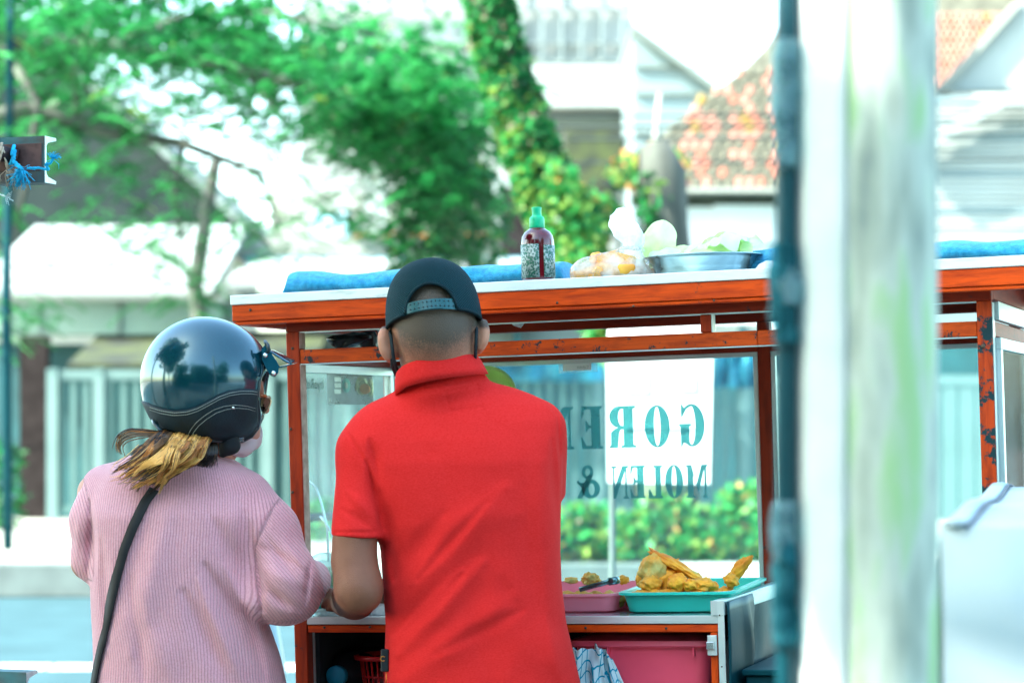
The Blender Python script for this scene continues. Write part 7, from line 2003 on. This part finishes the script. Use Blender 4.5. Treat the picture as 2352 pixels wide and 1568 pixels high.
def stitch(curve, off):
    n_ = 60
    for i in range(n_):
        a = at_curve(curve, (i + .12) / n_); c = at_curve(curve, (i + .72) / n_)
        st.tube([near(a[0], a[1] + off) + Vector((0, -.0068, 0)), near(c[0], c[1] + off) + Vector((0, -.0068, 0))], .00055, 4)
stitch(up[1:], 5); stitch(up[1:], 11)
c2 = [(432, 1000), (440, 985), (452, 970), (470, 955), (492, 941), (515, 933), (540, 930), (565, 932), (590, 938)]
stitch(c2, 0); stitch([(x + 6, y + 7) for x, y in c2[:-1]] + [(590, 945)], 0)
st.build('stitching', thr, hel)
chrome = mat('chrome_stud', (.75, .82, .82), .15, .95)
def stud_at(px, py, r=.0035, name='stud', parent=hel, lift=.006):
    p = near(px, py) + Vector((0, -lift, 0)); o = MB().lathe([(r, 0), (r * .9, .0015), (r * .5, .003), (.0003, .0035)], 14).build(name, chrome, parent, True, Matrix.Translation(p) @ Matrix.Rotation(R(90), 4, 'X')); return o
stud_at(536, 936)
# visor peak with its snaps
vz = mat('visor_plastic', (.006, .075, .115), .15, coat=1.0)
def vp(px, py, Y): return W(px, py, Y) - WO
m_ = MB()
outl = [(602, 802), (610, 793), (620, 803), (627, 815), (636, 828), (643, 842), (641, 856), (632, 866), (623, 862), (613, 846), (604, 826)]
q = [W(x, y, 4.56) for x, y in outl]
m_.prism([(p.x - WO.x, p.z - WO.z) for p in q], 4.545 - WO.y, 4.552 - WO.y, 1)
m_.build('visor_bracket', vz, hel)
vs = []; ny_ = 14
for j in range(ny_ + 1):
    t = j / ny_; Y = 4.553 + .19 * t; bul = math.sin(math.pi * t)
    for (x, y, e_) in ((606, 800, .2), (622, 806, .5), (640, 818, .8), (658, 829, 1), (671, 837, 1.15), (656, 842, 1), (636, 846, .7)):
        vs.append(W(x + 14 * bul * e_, y - 10 * bul * e_ * .5, Y) - WO)
fs = [(j * 7 + i, j * 7 + i + 1, (j + 1) * 7 + i + 1, (j + 1) * 7 + i) for j in range(ny_) for i in range(6)]
o = obj('visor_peak', vs, fs, vz, hel, True); md = o.modifiers.new('t', 'SOLIDIFY'); md.thickness = .003
MB().tube([vp(608, 782, 4.553), vp(614, 792, 4.545), vp(618, 803, 4.543), vp(611, 812, 4.545)], [.003, .0045, .004, .003], 8).build('visor_clip', rimm, hel, True)
for x, y in ((609, 816), (628, 857)):
    MB().lathe([(.0052, 0), (.005, .0018), (.003, .0035), (.0003, .0042)], 16).build('snap', chrome, hel, True, Matrix.Translation(vp(x, y, 4.544)) @ Matrix.Rotation(R(90), 4, 'X'))
MB().tube([vp(352, 955, 4.56), vp(356, 972, 4.53), vp(368, 988, 4.51)], [.004, .006, .004], 8, flat=.5).build('goggle_clip', rimm, hel, True)
# chin strap pad, glasses, mask
sp = Field((-.68, 4.5, 1.10), (-.52, 4.72, 1.34), .004)
sp.chain([V3(528, 1005, 4.56), V3(530, 1022, 4.56), V3(512, 1042, 4.57)], [.016, .017, .008], .01); sp.cone(V3(505, 1005, 4.57), V3(512, 1035, 4.57), .006, .006, .008)
v, f = sp.mesh(); obj('chin_strap', rel(v, WO), f, mat('strap_foam', (.006, .010, .014), .8), wom, True)
mask_w = mat('pink_white_mask', (.86, .72, .78), .8, col2=(.92, .84, .88), scale=20, trans=.25)
MQ = Field((-.70, 4.48, 1.06), (-.44, 4.85, 1.38), .0045)
MQ.cone(V3(585, 984, 4.66), V3(562, 1012, 4.64), .012, .024, .012); MQ.cone(V3(590, 976, 4.68), V3(572, 1006, 4.67), .007, .026, .012); MQ.cone(V3(572, 1000, 4.66), V3(548, 1022, 4.63), .026, .020, .012)
MQ.cone(V3(530, 1030, 4.61), V3(556, 1026, 4.63), .012, .020, .012)
v, f = MQ.mesh(); v = smooth_mesh(v, f, 2)
obj('face_mask', rel(v, WO), f, mask_w, wom, True)
amber = mat('amber_frame', (.42, .10, .015), .2, coat=.6); lens_m = clear_mat('lens_glass', (.93, .97, .92), .25, .12)
gl_ = MB(); gl_.tube([vp(590, 906, 4.56), vp(608, 909, 4.57), vp(619, 914, 4.60)], [.0030, .0034, .0036], 8)
gl_.build('glasses_arm', amber, wom, True)
ring = [vp(619, 911, 4.60), vp(622, 921, 4.60), vp(618, 934, 4.60), vp(612, 944, 4.60), vp(603, 948, 4.62), vp(600, 940, 4.64), vp(602, 920, 4.64), vp(608, 910, 4.63)]
MB().tube(ring + ring[:1], .0022, 6).build('glasses_rim', mat('gold_rim', (.75, .60, .35), .25, .6), wom, True)
obj('lens', ring, [tuple(range(8))], lens_m, wom)
# hair: dyed ponytail spilling out under the helmet
h_dark = mat('hair_dark', (.035, .020, .018), .36, var=.3, spec=.6); h_brown = mat('hair_brown', (.17, .085, .040), .42, var=.3, spec=.6); h_gold = mat('hair_gold', (.80, .43, .11), .34, var=.2, spec=.6); h_orange = mat('hair_copper', (.46, .16, .03), .42, var=.2, spec=.6)
rd = random.Random(5)
def strand(mb, pts, r, mi):
    fine = []
    n_ = len(pts)
    for i in range(n_ - 1):
        p0 = pts[max(0, i - 1)]; p1 = pts[i]; p2 = pts[i + 1]; p3 = pts[min(n_ - 1, i + 2)]
        for k in range(3):
            t = k / 3; fine.append(.5 * ((2 * p1) + (p2 - p0) * t + (2 * p0 - 5 * p1 + 4 * p2 - p3) * t * t + (3 * p1 - p0 - 3 * p2 + p3) * t ** 3))
    fine.append(pts[-1])
    mb.tube(fine, [r * (1 if i < len(fine) * .6 else max(.15, 1 - (i / len(fine) - .6) * 2.1)) for i in range(len(fine))], 4, mi, cap=False)
hb_m = MB()
def cr_path(P, t):
    k = t * (len(P) - 1); i = min(int(k), len(P) - 2); f_ = k - i
    p0 = P[max(0, i - 1)]; p1 = P[i]; p2 = P[i + 1]; p3 = P[min(len(P) - 1, i + 2)]
    return .5 * ((2 * p1) + (p2 - p0) * f_ + (2 * p0 - 5 * p1 + 4 * p2 - p3) * f_ * f_ + (3 * p1 - p0 - 3 * p2 + p3) * f_ ** 3)
for lk in range(64):
    u = (lk % 16 + rd.uniform(.1, .9)) / 16; layer = lk // 16; dpt = layer / 3
    wv = rd.choice((-1, 1)) * rd.uniform(5, 13); ph = rd.uniform(0, 6.28)
    ln = rd.uniform(.82, 1.12) * (1 - .10 * layer)
    x0 = 366 + u * 116; y0 = 992 + u * 16
    xe = x0 - 92 * ln - 14 * (1 - u) + rd.gauss(0, 10); ye = y0 + (92 + 42 * math.sin(math.pi * min(1, u * 1.05))) * ln + rd.gauss(0, 6)
    Yb = 4.485 - (.018 + .050 * math.sin(math.pi * (u * .9 + .05))) * dpt
    P = [W(x0 + 6, y0 - 6, 4.57)]
    for k in range(1, 8):
        t = k / 7; s1 = math.sin(t * 5.6 + ph) * wv * (.25 + .75 * t)
        ex = x0 + (xe - x0) * (t ** 1.15); ey = y0 + (ye - y0) * (t ** .92)
        P.append(W(ex + s1 * .75, ey + s1 * .45, Yb + .03 * (1 - t) ** 3 + .012 * t + .006 * math.cos(t * 5 + ph)))
    gold = math.exp(-((u - .60) / .20) ** 2) + .9 * math.exp(-((u - .30) / .07) ** 2)
    r_ = rd.random()
    if layer < 1: base = 0
    elif r_ < gold * .85: base = 2
    elif r_ < gold * .85 + .18: base = 3
    else: base = 1 if rd.random() < .55 else 0
    wid = rd.uniform(.006, .011)
    for q in range(62):
        ang = rd.uniform(0, 6.28); rr_ = math.sqrt(rd.random()); a1, a2 = math.cos(ang) * rr_, math.sin(ang) * rr_
        tend = rd.uniform(.86, 1.0); jit = rd.gauss(0, 1)
        pts = []
        for k in range(11):
            t = k / 10 * tend; w_ = wid * (.7 + .5 * math.sin(math.pi * t)) * (1 - .72 * t ** 2)
            p = cr_path(P, t); pts.append(p + Vector((a1 * w_ + .0010 * jit * math.sin(t * 7 + q), a2 * w_ * .6, a2 * w_ * .9 + a1 * w_ * .25)))
        mi = base if rd.random() < .74 else rd.choice((0, 1, 1, 3) if base < 2 else (1, 2, 3, 1))
        rad_ = .00060 * rd.uniform(.6, 1.4)
        hb_m.tube([p - WO for p in pts], [rad_ * (1 if k < 7 else 1 - (k - 6) * .19) for k in range(11)], 4, mi, cap=False)
for s_ in range(16):    # curl flipping out to the left
    a = rd.random(); k = rd.gauss(0, 1)
    pts = [W(372 + 22 * a, 992 + 5 * a, 4.54), W(338 + 10 * a, 986 + 16 * a, 4.50), W(300 + 8 * a, 982 + 26 * a + k * 3, 4.48), W(272 + 16 * a + k * 2, 994 + 22 * a + k * 2, 4.475), W(264 + 16 * a + k * 4, 1014 + 16 * a, 4.48), W(264 + 22 * a + k * 5, 1036 + 10 * a + k * 4, 4.48)]
    strand(hb_m, [p - WO for p in pts], .0011, 1 if rd.random() < .6 else (0 if rd.random() < .6 else 3))
for s_ in range(90):     # loose ends
    u = rd.random(); x = 268 + 90 * u; y = 1060 + 50 * rd.random()
    pts = [W(x + 50, y - 40, 4.46), W(x + 22, y - 14, 4.44), W(x, y, 4.44), W(x - 12 + rd.gauss(0, 8), y + 6 + rd.gauss(0, 8), 4.45)]
    strand(hb_m, [p - WO for p in pts], .0007, rd.choice((0, 1, 3, 2)))
for s_ in range(120):    # dark hair under the helmet edge to the neck
    u = rd.random(); x = 452 + 42 * u
    pts = [W(x, 996, 4.57), W(x + 4, 1016, 4.555), W(x + 4 + rd.gauss(0, 3), 1042, 4.55), W(x - 8 + rd.gauss(0, 6), 1066 + rd.gauss(0, 6), 4.53)]
    strand(hb_m, [p - WO for p in pts], .0012, 0 if rd.random() < .8 else 1)
hair = obj('hair', hb_m.v, hb_m.f, [h_dark, h_brown, h_gold, h_orange], wom, True, hb_m.mi)
